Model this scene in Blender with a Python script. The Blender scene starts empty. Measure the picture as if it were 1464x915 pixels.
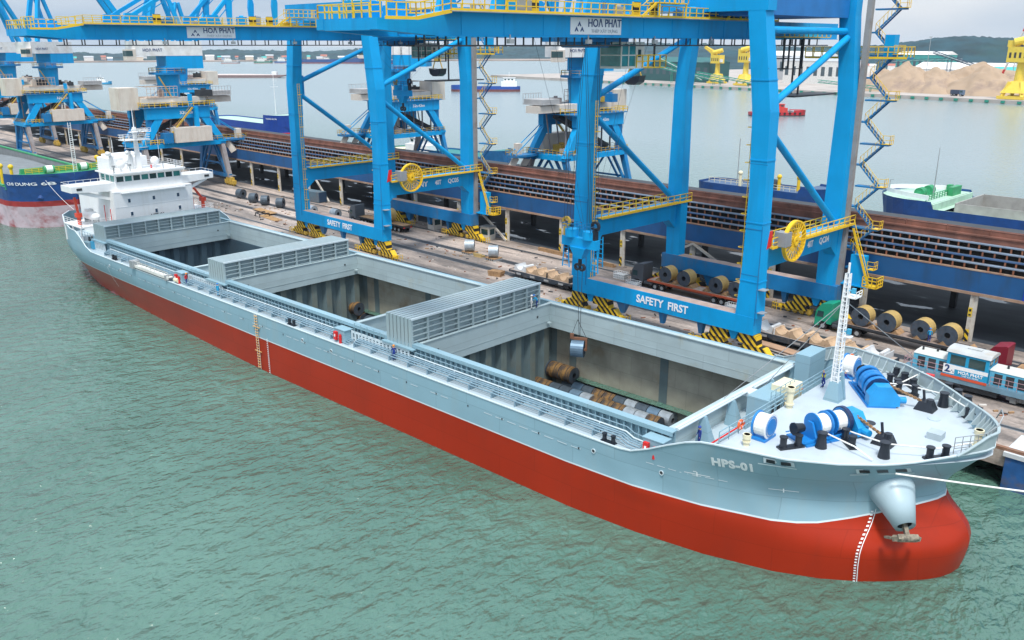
import bpy, math, random
from math import sin, cos, pi, radians, sqrt, atan2
from mathutils import Vector, Matrix
random.seed(7)
SC = bpy.context.scene
COL = SC.collection

# ---------------------------------------------------------------- camera, sky, sun
cam = bpy.data.cameras.new('camera'); cam_o = bpy.data.objects.new('camera', cam); COL.objects.link(cam_o)
cam.sensor_width = 36.0; cam.lens = 30.82; cam.clip_start = 1.0; cam.clip_end = 20000
cam_o.location = (0, 0, 40); cam_o.rotation_euler = (radians(90 - 17.43), 0, radians(43.18))
SC.camera = cam_o

SUN_EL, SUN_AZ = radians(64), radians(-50)       # azimuth of the sun measured from +X towards +Y
w = bpy.data.worlds.new("World"); SC.world = w; w.use_nodes = True
nt = w.node_tree; nt.nodes.clear()
sky = nt.nodes.new('ShaderNodeTexSky'); sky.sky_type = 'NISHITA'; sky.sun_disc = False
sky.sun_elevation = SUN_EL; sky.sun_rotation = radians(90) - SUN_AZ
sky.air_density = 1.0; sky.dust_density = 4.0; sky.ozone_density = 2.0; sky.altitude = 0
bg = nt.nodes.new('ShaderNodeBackground'); bg.inputs['Strength'].default_value = 0.115
hs = nt.nodes.new('ShaderNodeHueSaturation'); hs.inputs['Saturation'].default_value = 0.62
# overcast: soft cloud deck breaks the clear-sky gradient
tc = nt.nodes.new('ShaderNodeTexCoord'); mp = nt.nodes.new('ShaderNodeMapping'); mp.inputs['Scale'].default_value = (1.2, 1.2, 5.0)
ns = nt.nodes.new('ShaderNodeTexNoise'); ns.inputs['Scale'].default_value = 2.2; ns.inputs['Detail'].default_value = 6
rp = nt.nodes.new('ShaderNodeValToRGB'); rp.color_ramp.elements[0].position = 0.30; rp.color_ramp.elements[1].position = 0.72
rp.color_ramp.elements[0].color = (3.6, 4.9, 6.5, 1); rp.color_ramp.elements[1].color = (7.3, 7.7, 8.2, 1)
mx = nt.nodes.new('ShaderNodeMix'); mx.data_type = 'RGBA'; mx.inputs[0].default_value = 0.78
ow = nt.nodes.new('ShaderNodeOutputWorld')
L = nt.links.new
L(sky.outputs[0], hs.inputs['Color']); L(tc.outputs['Generated'], mp.inputs[0]); L(mp.outputs[0], ns.inputs['Vector'])
L(ns.outputs['Fac'], rp.inputs[0]); L(hs.outputs[0], mx.inputs[6]); L(rp.outputs[0], mx.inputs[7])
sz = nt.nodes.new('ShaderNodeSeparateXYZ'); L(tc.outputs['Generated'], sz.inputs[0])       # overcast: brighter overhead than at the horizon
zr = nt.nodes.new('ShaderNodeMapRange'); zr.inputs[1].default_value = 0.05; zr.inputs[2].default_value = 0.75; zr.inputs[3].default_value = 1.0; zr.inputs[4].default_value = 1.6; L(sz.outputs['Z'], zr.inputs[0])
vm = nt.nodes.new('ShaderNodeVectorMath'); vm.operation = 'SCALE'; L(mx.outputs[2], vm.inputs[0]); L(zr.outputs[0], vm.inputs['Scale'])
L(vm.outputs[0], bg.inputs['Color']); L(bg.outputs[0], ow.inputs['Surface'])

sl = bpy.data.lights.new('sun', 'SUN'); sl.energy = 3.1; sl.angle = radians(10); sl.color = (1.0, 0.965, 0.91)
so = bpy.data.objects.new('sun', sl); COL.objects.link(so); so.location = (0, 0, 200)
d = Vector((-cos(SUN_EL) * cos(SUN_AZ), -cos(SUN_EL) * sin(SUN_AZ), -sin(SUN_EL)))
so.rotation_euler = d.to_track_quat('-Z', 'Y').to_euler()

SC.view_settings.view_transform = 'Standard'; SC.view_settings.look = 'None'
SC.view_settings.gamma = 1.0; SC.view_settings.use_curve_mapping = False
SC.view_settings.exposure = 0.22

# ---------------------------------------------------------------- materials
MATS = {}
def mat(name, col, rough=0.55, metal=0.0, plates=None, var=0.12, scale=0.6, dirt=None, dirt_amt=0.0, dirt_scale=0.35, dirt_stretch=(1, 1, 1), bump=0.0, bscale=8.0, spec=0.5, dpos=(0.5, 0.72)):
    """painted / weathered surface: base colour broken up by noise, optional dirt or rust patches with a shape of their own"""
    if name in MATS: return MATS[name]
    m = bpy.data.materials.new(name); m.use_nodes = True; t = m.node_tree; n = t.nodes; n.clear()
    out = n.new('ShaderNodeOutputMaterial'); p = n.new('ShaderNodeBsdfPrincipled')
    p.inputs['Roughness'].default_value = rough; p.inputs['Metallic'].default_value = metal
    p.inputs['Specular IOR Level'].default_value = spec
    t.links.new(p.outputs[0], out.inputs[0])
    tc = n.new('ShaderNodeTexCoord')
    a = n.new('ShaderNodeTexNoise'); a.inputs['Scale'].default_value = scale; a.inputs['Detail'].default_value = 5
    t.links.new(tc.outputs['Object'], a.inputs['Vector'])
    r = n.new('ShaderNodeMapRange'); r.inputs[1].default_value = 0.3; r.inputs[2].default_value = 0.7
    r.inputs[3].default_value = 1 - var; r.inputs[4].default_value = 1 + var
    t.links.new(a.outputs['Fac'], r.inputs[0])
    mul = n.new('ShaderNodeMix'); mul.data_type = 'RGBA'; mul.blend_type = 'MULTIPLY'; mul.inputs[0].default_value = 1
    mul.inputs[6].default_value = (*col, 1); t.links.new(r.outputs[0], mul.inputs[7])
    c = mul.outputs[2]
    if dirt:
        mpn = n.new('ShaderNodeMapping'); mpn.inputs['Scale'].default_value = dirt_stretch
        t.links.new(tc.outputs['Object'], mpn.inputs[0])
        b = n.new('ShaderNodeTexNoise'); b.inputs['Scale'].default_value = dirt_scale; b.inputs['Detail'].default_value = 8; b.inputs['Roughness'].default_value = 0.65
        t.links.new(mpn.outputs[0], b.inputs['Vector'])
        rr = n.new('ShaderNodeMapRange'); rr.inputs[1].default_value = dpos[0]; rr.inputs[2].default_value = dpos[1]; rr.inputs[4].default_value = dirt_amt
        t.links.new(b.outputs['Fac'], rr.inputs[0])
        mm = n.new('ShaderNodeMix'); mm.data_type = 'RGBA'; mm.inputs[7].default_value = (*dirt, 1)
        t.links.new(rr.outputs[0], mm.inputs[0]); t.links.new(c, mm.inputs[6]); c = mm.outputs[2]
    if plates:                                            # welded shell plating: seams and slightly different plates
        sp = n.new('ShaderNodeSeparateXYZ'); cb_ = n.new('ShaderNodeCombineXYZ'); t.links.new(tc.outputs['Object'], sp.inputs[0])
        t.links.new(sp.outputs['X'], cb_.inputs[0]); t.links.new(sp.outputs['Z'], cb_.inputs[1])
        bk = n.new('ShaderNodeTexBrick'); bk.inputs['Scale'].default_value = 1.0; bk.inputs['Brick Width'].default_value = plates[0]; bk.inputs['Row Height'].default_value = plates[1]
        bk.inputs['Mortar Size'].default_value = 0.035; bk.inputs['Color1'].default_value = (1, 1, 1, 1); bk.inputs['Color2'].default_value = (.93, .93, .93, 1); bk.inputs['Mortar'].default_value = (.80, .80, .80, 1)
        t.links.new(cb_.outputs[0], bk.inputs['Vector']); pm_ = n.new('ShaderNodeMix'); pm_.data_type = 'RGBA'; pm_.blend_type = 'MULTIPLY'; pm_.inputs[0].default_value = 1
        t.links.new(c, pm_.inputs[6]); t.links.new(bk.outputs['Color'], pm_.inputs[7]); c = pm_.outputs[2]
    t.links.new(c, p.inputs['Base Color'])
    if bump:
        bn = n.new('ShaderNodeTexNoise'); bn.inputs['Scale'].default_value = bscale; bn.inputs['Detail'].default_value = 4
        t.links.new(tc.outputs['Object'], bn.inputs['Vector'])
        bb = n.new('ShaderNodeBump'); bb.inputs['Strength'].default_value = bump; bb.inputs['Distance'].default_value = 0.1
        t.links.new(bn.outputs['Fac'], bb.inputs['Height']); t.links.new(bb.outputs[0], p.inputs['Normal'])
    m.diffuse_color = (*col, 1)
    MATS[name] = m
    return m

RUST = (0.16, 0.055, 0.022)
GREY = mat('ship_grey_paint', (0.245, 0.395, 0.47), 0.42, plates=(9.0, 2.1), spec=0.3, var=0.05, scale=0.25, dirt=(0.30, 0.36, 0.36), dirt_amt=0.35, dirt_scale=0.5, dirt_stretch=(1, 1, 0.15))
DECK = mat('ship_deck_skylit_grey', (0.42, 0.51, 0.56), 0.32, var=0.05, scale=0.4, dirt=(0.36, 0.38, 0.38), dirt_amt=0.5, dirt_scale=0.4)  # hull grey made lighter, with the sky's reflection on top put into the colour
COAM = mat('coaming_paint', (0.40, 0.50, 0.52), 0.5, plates=(6.0, 4.0), var=0.07, scale=0.4, dirt=(0.42, 0.36, 0.20), dirt_amt=0.5, dirt_scale=0.22, dpos=(0.58, 0.75))
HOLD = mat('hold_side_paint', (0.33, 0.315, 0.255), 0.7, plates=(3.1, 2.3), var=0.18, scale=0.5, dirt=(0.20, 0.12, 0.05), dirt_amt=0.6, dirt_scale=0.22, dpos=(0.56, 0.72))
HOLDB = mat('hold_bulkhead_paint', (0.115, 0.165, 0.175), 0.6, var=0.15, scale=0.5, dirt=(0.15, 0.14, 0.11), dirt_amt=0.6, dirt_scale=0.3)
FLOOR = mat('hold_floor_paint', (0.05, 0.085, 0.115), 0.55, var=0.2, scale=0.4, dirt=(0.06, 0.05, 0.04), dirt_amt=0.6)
RED = mat('antifouling_red', (0.345, 0.024, 0.006), 0.33, plates=(9.0, 2.1), spec=0.22, var=0.10, scale=0.12, dirt=(0.27, 0.024, 0.009), dirt_amt=0.6, dirt_scale=0.3, dirt_stretch=(1, 1, 0.2))
PALE = mat('pale_line_paint', (0.55, 0.64, 0.68), 0.5, var=0.03)
WHITE = mat('white_paint', (0.80, 0.81, 0.81), 0.45, var=0.03, scale=0.5, dirt=(0.55, 0.50, 0.42), dirt_amt=0.25, dirt_scale=0.8, dirt_stretch=(1, 1, 0.15))
CREAM = mat('cream_paint', (0.72, 0.66, 0.46), 0.5, var=0.04)
BLUE = mat('crane_blue_paint', (0.004, 0.315, 0.66), 0.45, spec=0.2, var=0.07, scale=0.3, dirt=(0.016, 0.20, 0.40), dirt_amt=0.55, dirt_scale=0.5, dirt_stretch=(1, 1, 0.12))
BLUE2 = mat('aged_blue_paint', (0.008, 0.17, 0.40), 0.5, spec=0.25, var=0.14, scale=0.4, dirt=(0.12, 0.13, 0.14), dirt_amt=0.65, dirt_scale=0.45, dirt_stretch=(1, 1, 0.25), dpos=(0.48, 0.7))
WEAR = mat('worn_primer', (0.26, 0.24, 0.24), 0.7, var=0.15, dirt=RUST, dirt_amt=0.7, dirt_scale=0.6, dirt_stretch=(1, 1, 0.3))
YEL = mat('safety_yellow', (0.78, 0.50, 0.02), 0.5, var=0.08)
YELD = mat('dusty_yellow', (0.50, 0.33, 0.05), 0.65, var=0.2, dirt=RUST, dirt_amt=0.6, dirt_scale=1.2)
BLK = mat('black_paint', (0.012, 0.016, 0.024), 0.4, var=0.2)
DARK = mat('dark_steel', (0.03, 0.034, 0.04), 0.6, var=0.2)
STEEL = mat('bare_steel', (0.20, 0.22, 0.24), 0.35, metal=0.6, var=0.15)
GALV = mat('galvanised_steel', (0.34, 0.36, 0.37), 0.5, metal=0.3, var=0.1)
WINB = mat('winch_blue_paint', (0.012, 0.20, 0.55), 0.35, var=0.05)
ROPE = mat('white_rope', (0.78, 0.78, 0.74), 0.85, var=0.06, scale=6, bump=0.5, bscale=20)
ORANGE = mat('orange_lifebuoy', (0.85, 0.14, 0.03), 0.5)
REDP = mat('bright_red_paint', (0.62, 0.02, 0.02), 0.4, var=0.06)
GLASS = mat('window_glass', (0.02, 0.06, 0.065), 0.08, var=0.2, spec=0.8)
GLASSG = mat('green_window_glass', (0.04, 0.20, 0.19), 0.1, var=0.25, scale=1.4, spec=0.8)
RUSTM = mat('rusty_steel', (0.25, 0.095, 0.05), 0.85, var=0.3, scale=0.9, dirt=(0.06, 0.035, 0.03), dirt_amt=0.8, dirt_scale=0.8)
PIER = mat('shed_blue_panel', (0.010, 0.085, 0.235), 0.45, var=0.12, scale=0.3, dirt=(0.02, 0.05, 0.10), dirt_amt=0.7, dirt_scale=0.4, dirt_stretch=(1, 1, 0.2))
LEDGE = mat('shed_ledge_steel', (0.19, 0.25, 0.33), 0.55, var=0.15, scale=0.4, dirt=(0.14, 0.09, 0.07), dirt_amt=0.55, dirt_scale=0.5)
COLM = mat('shed_column_paint', (0.52, 0.49, 0.43), 0.7, var=0.1, dirt=RUST, dirt_amt=0.6, dirt_scale=0.9)
WOOD = mat('timber', (0.30, 0.18, 0.09), 0.85, var=0.3, scale=2.0)
CRADLE = mat('cradle_steel', (0.47, 0.33, 0.21), 0.8, var=0.2, dirt=(0.22, 0.12, 0.07), dirt_amt=0.6, dirt_scale=0.9)
CRADW = mat('cradle_pale_paint', (0.55, 0.57, 0.58), 0.7, var=0.15, dirt=(0.33, 0.2, 0.12), dirt_amt=0.6, dirt_scale=0.9)
COILS = mat('coil_steel', (0.34, 0.39, 0.43), 0.42, metal=0.35, var=0.22, scale=1.6)
COILD = mat('coil_dark_steel', (0.07, 0.095, 0.12), 0.45, metal=0.3, var=0.25, scale=1.6)
COILR = mat('coil_rusty_steel', (0.23, 0.125, 0.035), 0.7, var=0.3, scale=2.5, dirt=(0.035, 0.03, 0.03), dirt_amt=0.95, dirt_scale=1.3, dirt_stretch=(2.5, .4, .4), dpos=(.44, .56))
COILY = mat('coil_oiled_steel', (0.42, 0.29, 0.10), 0.5, var=0.15, scale=1.8)
COILF = mat('coil_end_face', (0.045, 0.062, 0.085), 0.6, var=0.25, scale=2.0, dirt=(0.14, 0.08, 0.04), dirt_amt=0.6, dirt_scale=1.2)
TYRE = mat('tyre_rubber', (0.018, 0.018, 0.02), 0.9, var=0.2)
SKIN = mat('skin', (0.42, 0.25, 0.17), 0.6)
NAVY = mat('navy_overall', (0.012, 0.035, 0.22), 0.85)
LTEXT = mat('white_lettering', (0.82, 0.84, 0.85), 0.5, var=0.03)
NTEXT = mat('navy_lettering', (0.010, 0.045, 0.16), 0.5, var=0.05)

def stripes(name, a, b, freq, direction=(1, 0, 1), rough=0.55):
    if name in MATS: return MATS[name]
    m = bpy.data.materials.new(name); m.use_nodes = True; t = m.node_tree; n = t.nodes; p = n['Principled BSDF']
    p.inputs['Roughness'].default_value = rough
    tc = n.new('ShaderNodeTexCoord'); dt = n.new('ShaderNodeVectorMath'); dt.operation = 'DOT_PRODUCT'; dt.inputs[1].default_value = direction
    mu = n.new('ShaderNodeMath'); mu.operation = 'MULTIPLY'; mu.inputs[1].default_value = freq
    fr = n.new('ShaderNodeMath'); fr.operation = 'FRACT'; gt = n.new('ShaderNodeMath'); gt.operation = 'GREATER_THAN'; gt.inputs[1].default_value = 0.5
    mxn = n.new('ShaderNodeMix'); mxn.data_type = 'RGBA'; mxn.inputs[6].default_value = (*a, 1); mxn.inputs[7].default_value = (*b, 1)
    t.links.new(tc.outputs['Object'], dt.inputs[0]); t.links.new(dt.outputs['Value'], mu.inputs[0]); t.links.new(mu.outputs[0], fr.inputs[0])
    t.links.new(fr.outputs[0], gt.inputs[0]); t.links.new(gt.outputs[0], mxn.inputs[0]); t.links.new(mxn.outputs[2], p.inputs['Base Color'])
    MATS[name] = m; return m
HAZ = stripes('hazard_stripes', (0.72, 0.47, 0.02), (0.012, 0.012, 0.012), 1.05, (1, 0, 1.0))

# ---------------------------------------------------------------- mesh builder
class M:
    def __init__(s): s.v = []; s.f = []; s.m = []; s.k = 0
    def add(s, vs, fs):
        b = len(s.v); s.v += [tuple(x) for x in vs]
        for f in fs: s.f.append([b + i for i in f]); s.m.append(s.k)
        return s
    def box(s, x0, x1, y0, y1, z0, z1):
        return s.add([(x0, y0, z0), (x1, y0, z0), (x1, y1, z0), (x0, y1, z0), (x0, y0, z1), (x1, y0, z1), (x1, y1, z1), (x0, y1, z1)],
                     [(3, 2, 1, 0), (4, 5, 6, 7), (0, 1, 5, 4), (1, 2, 6, 5), (2, 3, 7, 6), (3, 0, 4, 7)])
    def cbox(s, c, d): return s.box(c[0] - d[0] / 2, c[0] + d[0] / 2, c[1] - d[1] / 2, c[1] + d[1] / 2, c[2] - d[2] / 2, c[2] + d[2] / 2)
    def hexa(s, vs): return s.add(vs, [(3, 2, 1, 0), (4, 5, 6, 7), (0, 1, 5, 4), (1, 2, 6, 5), (2, 3, 7, 6), (3, 0, 4, 7)])
    def beam(s, p, q, a, b=None, up=(0, 0, 1)):
        """square bar from p to q, a wide, b high"""
        b = b or a; p = Vector(p); q = Vector(q); d = (q - p)
        if d.length < 1e-6: return s
        d.normalize(); u = Vector(up)
        if abs(d.dot(u)) > 0.98: u = Vector((1, 0, 0))
        r = d.cross(u).normalized(); u = r.cross(d)
        r *= a / 2; u *= b / 2
        return s.hexa([p - r - u, p + r - u, p + r + u, p - r + u, q - r - u, q + r - u, q + r + u, q - r + u])
    def cyl(s, p, q, r, n=12, r2=None, caps=True):
        r2 = r if r2 is None else r2; p = Vector(p); q = Vector(q); d = (q - p).normalized()
        u = Vector((0, 0, 1)) if abs(d.z) < 0.95 else Vector((1, 0, 0))
        a = d.cross(u).normalized(); b = d.cross(a)
        vs = []
        for i in range(n):
            t = 2 * pi * i / n; o = a * cos(t) + b * sin(t)
            vs.append(p + o * r)
        for i in range(n):
            t = 2 * pi * i / n; o = a * cos(t) + b * sin(t)
            vs.append(q + o * r2)
        fs = [(i, (i + 1) % n, n + (i + 1) % n, n + i) for i in range(n)]
        if caps: fs += [tuple(range(n - 1, -1, -1)), tuple(range(n, 2 * n))]
        return s.add(vs, fs)
    def ring(s, c, axis, ro, ri, w, n=24):
        """annulus of width w along axis, centred on c"""
        c = Vector(c); d = Vector(axis).normalized(); u = Vector((0, 0, 1)) if abs(d.z) < 0.9 else Vector((1, 0, 0))
        a = d.cross(u).normalized(); b = d.cross(a); vs = []
        for (r, h) in ((ro, -w / 2), (ro, w / 2), (ri, w / 2), (ri, -w / 2)):
            for i in range(n):
                t = 2 * pi * i / n; vs.append(c + (a * cos(t) + b * sin(t)) * r + d * h)
        fs = []
        for k in range(4):
            for i in range(n):
                j = (i + 1) % n; k2 = (k + 1) % 4
                fs.append((k * n + i, k * n + j, k2 * n + j, k2 * n + i))
        return s.add(vs, fs)
    def tube(s, pts, r, n=6):
        pts = [Vector(p) for p in pts]; rings = []
        for i, p in enumerate(pts):
            d = (pts[min(i + 1, len(pts) - 1)] - pts[max(i - 1, 0)]).normalized()
            u = Vector((0, 0, 1)) if abs(d.z) < 0.9 else Vector((1, 0, 0))
            a = d.cross(u).normalized(); b = d.cross(a)
            rings.append([p + (a * cos(2 * pi * k / n) + b * sin(2 * pi * k / n)) * r for k in range(n)])
        return s.loft(rings)
    def loft(s, rings, caps=True):
        n = len(rings[0]); vs = [v for r in rings for v in r]; fs = []
        for i in range(len(rings) - 1):
            for k in range(n):
                j = (k + 1) % n
                fs.append((i * n + k, i * n + j, (i + 1) * n + j, (i + 1) * n + k))
        if caps: fs += [tuple(range(n - 1, -1, -1)), tuple(range((len(rings) - 1) * n, len(rings) * n))]
        return s.add(vs, fs)
    def prism(s, poly, ax, a, b):
        """extrude a 2-D polygon along axis ax ('x','y','z') from a to b"""
        def P(q, t):
            return (t, q[0], q[1]) if ax == 'x' else ((q[0], t, q[1]) if ax == 'y' else (q[0], q[1], t))
        n = len(poly)
        return s.add([P(q, a) for q in poly] + [P(q, b) for q in poly],
                     [(i, (i + 1) % n, n + (i + 1) % n, n + i) for i in range(n)] + [tuple(range(n - 1, -1, -1)), tuple(range(n, 2 * n))])
    def legsec(s, pts, wx, wy):
        """tapering box column through centre points; wx, wy per point"""
        R = []
        for p, a, b in zip(pts, wx, wy):
            x, y, z = p; R.append([(x - a / 2, y - b / 2, z), (x + a / 2, y - b / 2, z), (x + a / 2, y + b / 2, z), (x - a / 2, y + b / 2, z)])
        return s.loft(R)
    def rail(s, pts, h=1.1, step=1.5, t=0.05, mids=1, kick=0.0):
        """guard rail along a polyline: posts, top rail and mid rails"""
        for p, q in zip(pts[:-1], pts[1:]):
            p = Vector(p); q = Vector(q); Ln = (q - p).length
            n = max(1, int(round(Ln / step)))
            for i in range(n + 1):
                c = p.lerp(q, i / n); s.beam(c, c + Vector((0, 0, h)), t)
            for k in range(mids + 1):
                z = Vector((0, 0, h * (k + 1) / (mids + 1))); s.beam(p + z, q + z, t)
            if kick: s.beam(p + Vector((0, 0, kick / 2)), q + Vector((0, 0, kick / 2)), t, kick)
        return s
    def sphere(s, c, r, n=12, m=8, sc=(1, 1, 1)):
        rings = []
        for j in range(m + 1):
            ph = -pi / 2 + pi * j / m; rr = max(cos(ph), 0.02)
            rings.append([(c[0] + r * sc[0] * rr * cos(2 * pi * i / n), c[1] + r * sc[1] * rr * sin(2 * pi * i / n), c[2] + r * sc[2] * sin(ph)) for i in range(n)])
        return s.loft(rings)
    def xf(s, fn): s.v = [tuple(fn(Vector(v))) for v in s.v]; return s

DEL = radians(-2.299)                     # the quay runs at a small angle to the ship
RQ = Matrix.Rotation(DEL, 3, 'Z')
def q2w(u, v, z=0.0): p = RQ @ Vector((u, v, z)); return p

def mesh_obj(name, mb, mats, smooth=False):
    me = bpy.data.meshes.new(name); me.from_pydata(mb.v, [], mb.f)
    if not isinstance(mats, (list, tuple)): mats = [mats]
    for m in mats: me.materials.append(m)
    if len(mats) > 1: me.polygons.foreach_set('material_index', [min(k, len(mats) - 1) for k in mb.m])
    if smooth: me.polygons.foreach_set('use_smooth', [True] * len(me.polygons))
    me.update(); o = bpy.data.objects.new(name, me); COL.objects.link(o); return o

def tag(o, label=None, cat=None, group=None, kind=None):
    if label: o['label'] = label
    if cat: o['category'] = cat
    if group: o['group'] = group
    if kind: o['kind'] = kind
    return o

def thing(name, label, cat, loc=(0, 0, 0), rz=0.0, group=None, fr='S'):
    """an Empty at the thing's base; loc and rz are given in the ship frame 'S' or the quay frame 'Q'"""
    o = bpy.data.objects.new(name, None); COL.objects.link(o); o.empty_display_size = 0.5
    if fr == 'Q': o.location = q2w(*loc); o.rotation_euler = (0, 0, rz + DEL)
    else: o.location = loc; o.rotation_euler = (0, 0, rz)
    tag(o, label, cat, group); o['_o'] = 0
    del o['_o']
    ORG[o.name] = Vector(loc)
    return o
ORG = {}

def part(name, mb, mats, T, absolute=False, smooth=False, label=None, stuff=False):
    """a part of thing T (or a sub-part of part T); absolute = the mesh is in frame coordinates rather than relative to the thing"""
    if absolute:
        o_ = ORG[root(T).name]; mb.v = [(x - o_.x, y - o_.y, z - o_.z) for x, y, z in mb.v]
    o = mesh_obj(name, mb, mats, smooth); o.parent = T
    if label: o['label'] = label
    if stuff: o['kind'] = 'stuff'
    return o
def components(mb):
    par = list(range(len(mb.v)))
    def fd(i):
        while par[i] != i: par[i] = par[par[i]]; i = par[i]
        return i
    for f in mb.f:
        for j in f[1:]: par[fd(j)] = fd(f[0])
    g = {}
    for f, k in zip(mb.f, mb.m): g.setdefault(fd(f[0]), []).append((f, k))
    for fs in g.values():
        c = M(); idx = {}
        for f, k in fs:
            c.f.append([idx.setdefault(i, len(idx)) for i in f]); c.m.append(k)
        c.v = [mb.v[i] for i in idx]; yield c
def parts_each(name, mb, mats, T, absolute=False, **kw):
    """every separate piece of mb becomes a part of its own"""
    return [part(name, c, mats, T, absolute, **kw) for c in components(mb)]
def root(o):
    while o.parent: o = o.parent
    return o
def solo(name, mb, mats, label, cat, loc=(0, 0, 0), rz=0.0, group=None, fr='S', smooth=False):
    """a thing that is one mesh, built around its own base"""
    o = mesh_obj(name, mb, mats, smooth)
    if fr == 'Q': o.location = q2w(*loc); o.rotation_euler = (0, 0, rz + DEL)
    else: o.location = loc; o.rotation_euler = (0, 0, rz)
    return tag(o, label, cat, group)
def struct(name, mb, mats, smooth=False, fr='S'):
    o = mesh_obj(name, mb, mats, smooth); o['kind'] = 'structure'
    if fr == 'Q': o.rotation_euler = (0, 0, DEL)
    return o
def copy_tree(o, parent=None):
    c = o.copy(); COL.objects.link(c)
    if parent is not None: c.parent = parent
    for ch in list(o.children): copy_tree(ch, c)
    return c
def dup(T, loc, rz=0.0, fr='S', label=None, group=None):
    c = copy_tree(T)
    if fr == 'Q': c.location = q2w(*loc); c.rotation_euler = (0, 0, rz + DEL)
    else: c.location = loc; c.rotation_euler = (0, 0, rz)
    if label: c['label'] = label
    if group: c['group'] = group
    return c

def text_mesh(s, size, depth=0.03, bold=0.0, space=1.0):
    cu = bpy.data.curves.new('lettering', 'FONT'); cu.body = s; cu.size = size; cu.extrude = depth / 2; cu.offset = bold
    cu.align_x = 'CENTER'; cu.align_y = 'CENTER'; cu.space_character = space; cu.resolution_u = 3
    o = bpy.data.objects.new('tmp', cu); COL.objects.link(o)
    dg = bpy.context.evaluated_depsgraph_get(); me = bpy.data.meshes.new_from_object(o.evaluated_get(dg))
    bpy.data.objects.remove(o); bpy.data.curves.remove(cu); return me
def lettering(s, size, T, at, right, up, m=None, bold=0.0, sx=1.0, space=1.0, absolute=True, name='lettering', depth=0.03):
    """solid letters lying on a face: right and up are the reading directions"""
    me = text_mesh(s, size, depth, bold, space); r = Vector(right).normalized(); u = Vector(up).normalized(); nrm = r.cross(u)
    o_ = ORG[root(T).name] if absolute else Vector((0, 0, 0)); c = Vector(at) - o_
    for v in me.vertices: v.co = c + r * (v.co.x * sx) + u * v.co.y + nrm * (v.co.z + depth / 2 + 0.004)
    me.materials.clear(); me.materials.append(m or LTEXT); me.name = name
    o = bpy.data.objects.new(name, me); COL.objects.link(o); o.parent = T; return o
# ---------------------------------------------------------------- water
def water_mat():
    m = bpy.data.materials.new('river_water'); m.use_nodes = True; t = m.node_tree; n = t.nodes; p = n['Principled BSDF']; Lk = t.links.new
    g = n.new('ShaderNodeNewGeometry')
    def noise(sc, stretch, rot, det, rough=0.55):
        mpn = n.new('ShaderNodeMapping'); mpn.inputs['Scale'].default_value = stretch; mpn.inputs['Rotation'].default_value = (0, 0, rot)
        Lk(g.outputs['Position'], mpn.inputs[0]); x = n.new('ShaderNodeTexNoise'); x.inputs['Scale'].default_value = sc
        x.inputs['Detail'].default_value = det; x.inputs['Roughness'].default_value = rough; x.inputs['Distortion'].default_value = 0.25
        Lk(mpn.outputs[0], x.inputs['Vector']); return x.outputs['Fac']
    big = noise(0.035, (1, 1, 1), 0.3, 3)
    a = noise(0.60, (1.0, 0.66, 1), 0.9, 3, 0.5); b = noise(2.1, (1.0, 0.6, 1), 0.6, 3, 0.5)
    cr = n.new('ShaderNodeValToRGB'); e = cr.color_ramp.elements
    e[0].position = 0.3; e[0].color = (0.054, 0.124, 0.094, 1); e[1].position = 0.7; e[1].color = (0.088, 0.182, 0.144, 1)
    Lk(big, cr.inputs[0])
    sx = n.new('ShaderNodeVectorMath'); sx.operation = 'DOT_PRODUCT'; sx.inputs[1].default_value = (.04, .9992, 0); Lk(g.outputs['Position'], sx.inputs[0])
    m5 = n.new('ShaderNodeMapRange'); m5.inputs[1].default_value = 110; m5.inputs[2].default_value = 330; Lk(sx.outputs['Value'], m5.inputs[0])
    mc = n.new('ShaderNodeMix'); mc.data_type = 'RGBA'; mc.inputs[7].default_value = (.20, .265, .275, 1); Lk(m5.outputs[0], mc.inputs[0]); Lk(cr.outputs[0], mc.inputs[6])     # bright sky reflection put into the body colour beyond the jetty
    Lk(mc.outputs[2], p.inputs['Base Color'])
    p.inputs['Roughness'].default_value = 0.06; p.inputs['IOR'].default_value = 1.6
    b1 = n.new('ShaderNodeBump'); b1.inputs['Strength'].default_value = 1.0; b1.inputs['Distance'].default_value = 0.85
    b2 = n.new('ShaderNodeBump'); b2.inputs['Strength'].default_value = 0.9; b2.inputs['Distance'].default_value = 0.21
    # sheltered channel beyond the jetty: much lower waves there
    mr = n.new('ShaderNodeMapRange'); mr.inputs[1].default_value = 120; mr.inputs[2].default_value = 240; mr.inputs[3].default_value = 1.0; mr.inputs[4].default_value = 0.22; Lk(sx.outputs['Value'], mr.inputs[0])
    m4 = n.new('ShaderNodeMapRange'); m4.inputs[1].default_value = 120; m4.inputs[2].default_value = 240; m4.inputs[3].default_value = 0.09; m4.inputs[4].default_value = 0.22; Lk(sx.outputs['Value'], m4.inputs[0]); Lk(m4.outputs[0], p.inputs['Roughness'])
    Lk(mr.outputs[0], b1.inputs['Strength']); Lk(mr.outputs[0], b2.inputs['Strength'])
    Lk(a, b1.inputs['Height']); Lk(b, b2.inputs['Height']); Lk(b1.outputs[0], b2.inputs['Normal']); Lk(b2.outputs[0], p.inputs['Normal'])
    return m
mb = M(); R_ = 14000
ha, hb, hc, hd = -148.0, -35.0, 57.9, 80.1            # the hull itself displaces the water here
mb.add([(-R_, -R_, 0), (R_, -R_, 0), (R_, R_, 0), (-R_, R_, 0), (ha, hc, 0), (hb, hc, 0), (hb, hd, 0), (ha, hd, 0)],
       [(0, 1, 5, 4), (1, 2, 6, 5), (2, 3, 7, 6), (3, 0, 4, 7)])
struct('water', mb, water_mat())

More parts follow.
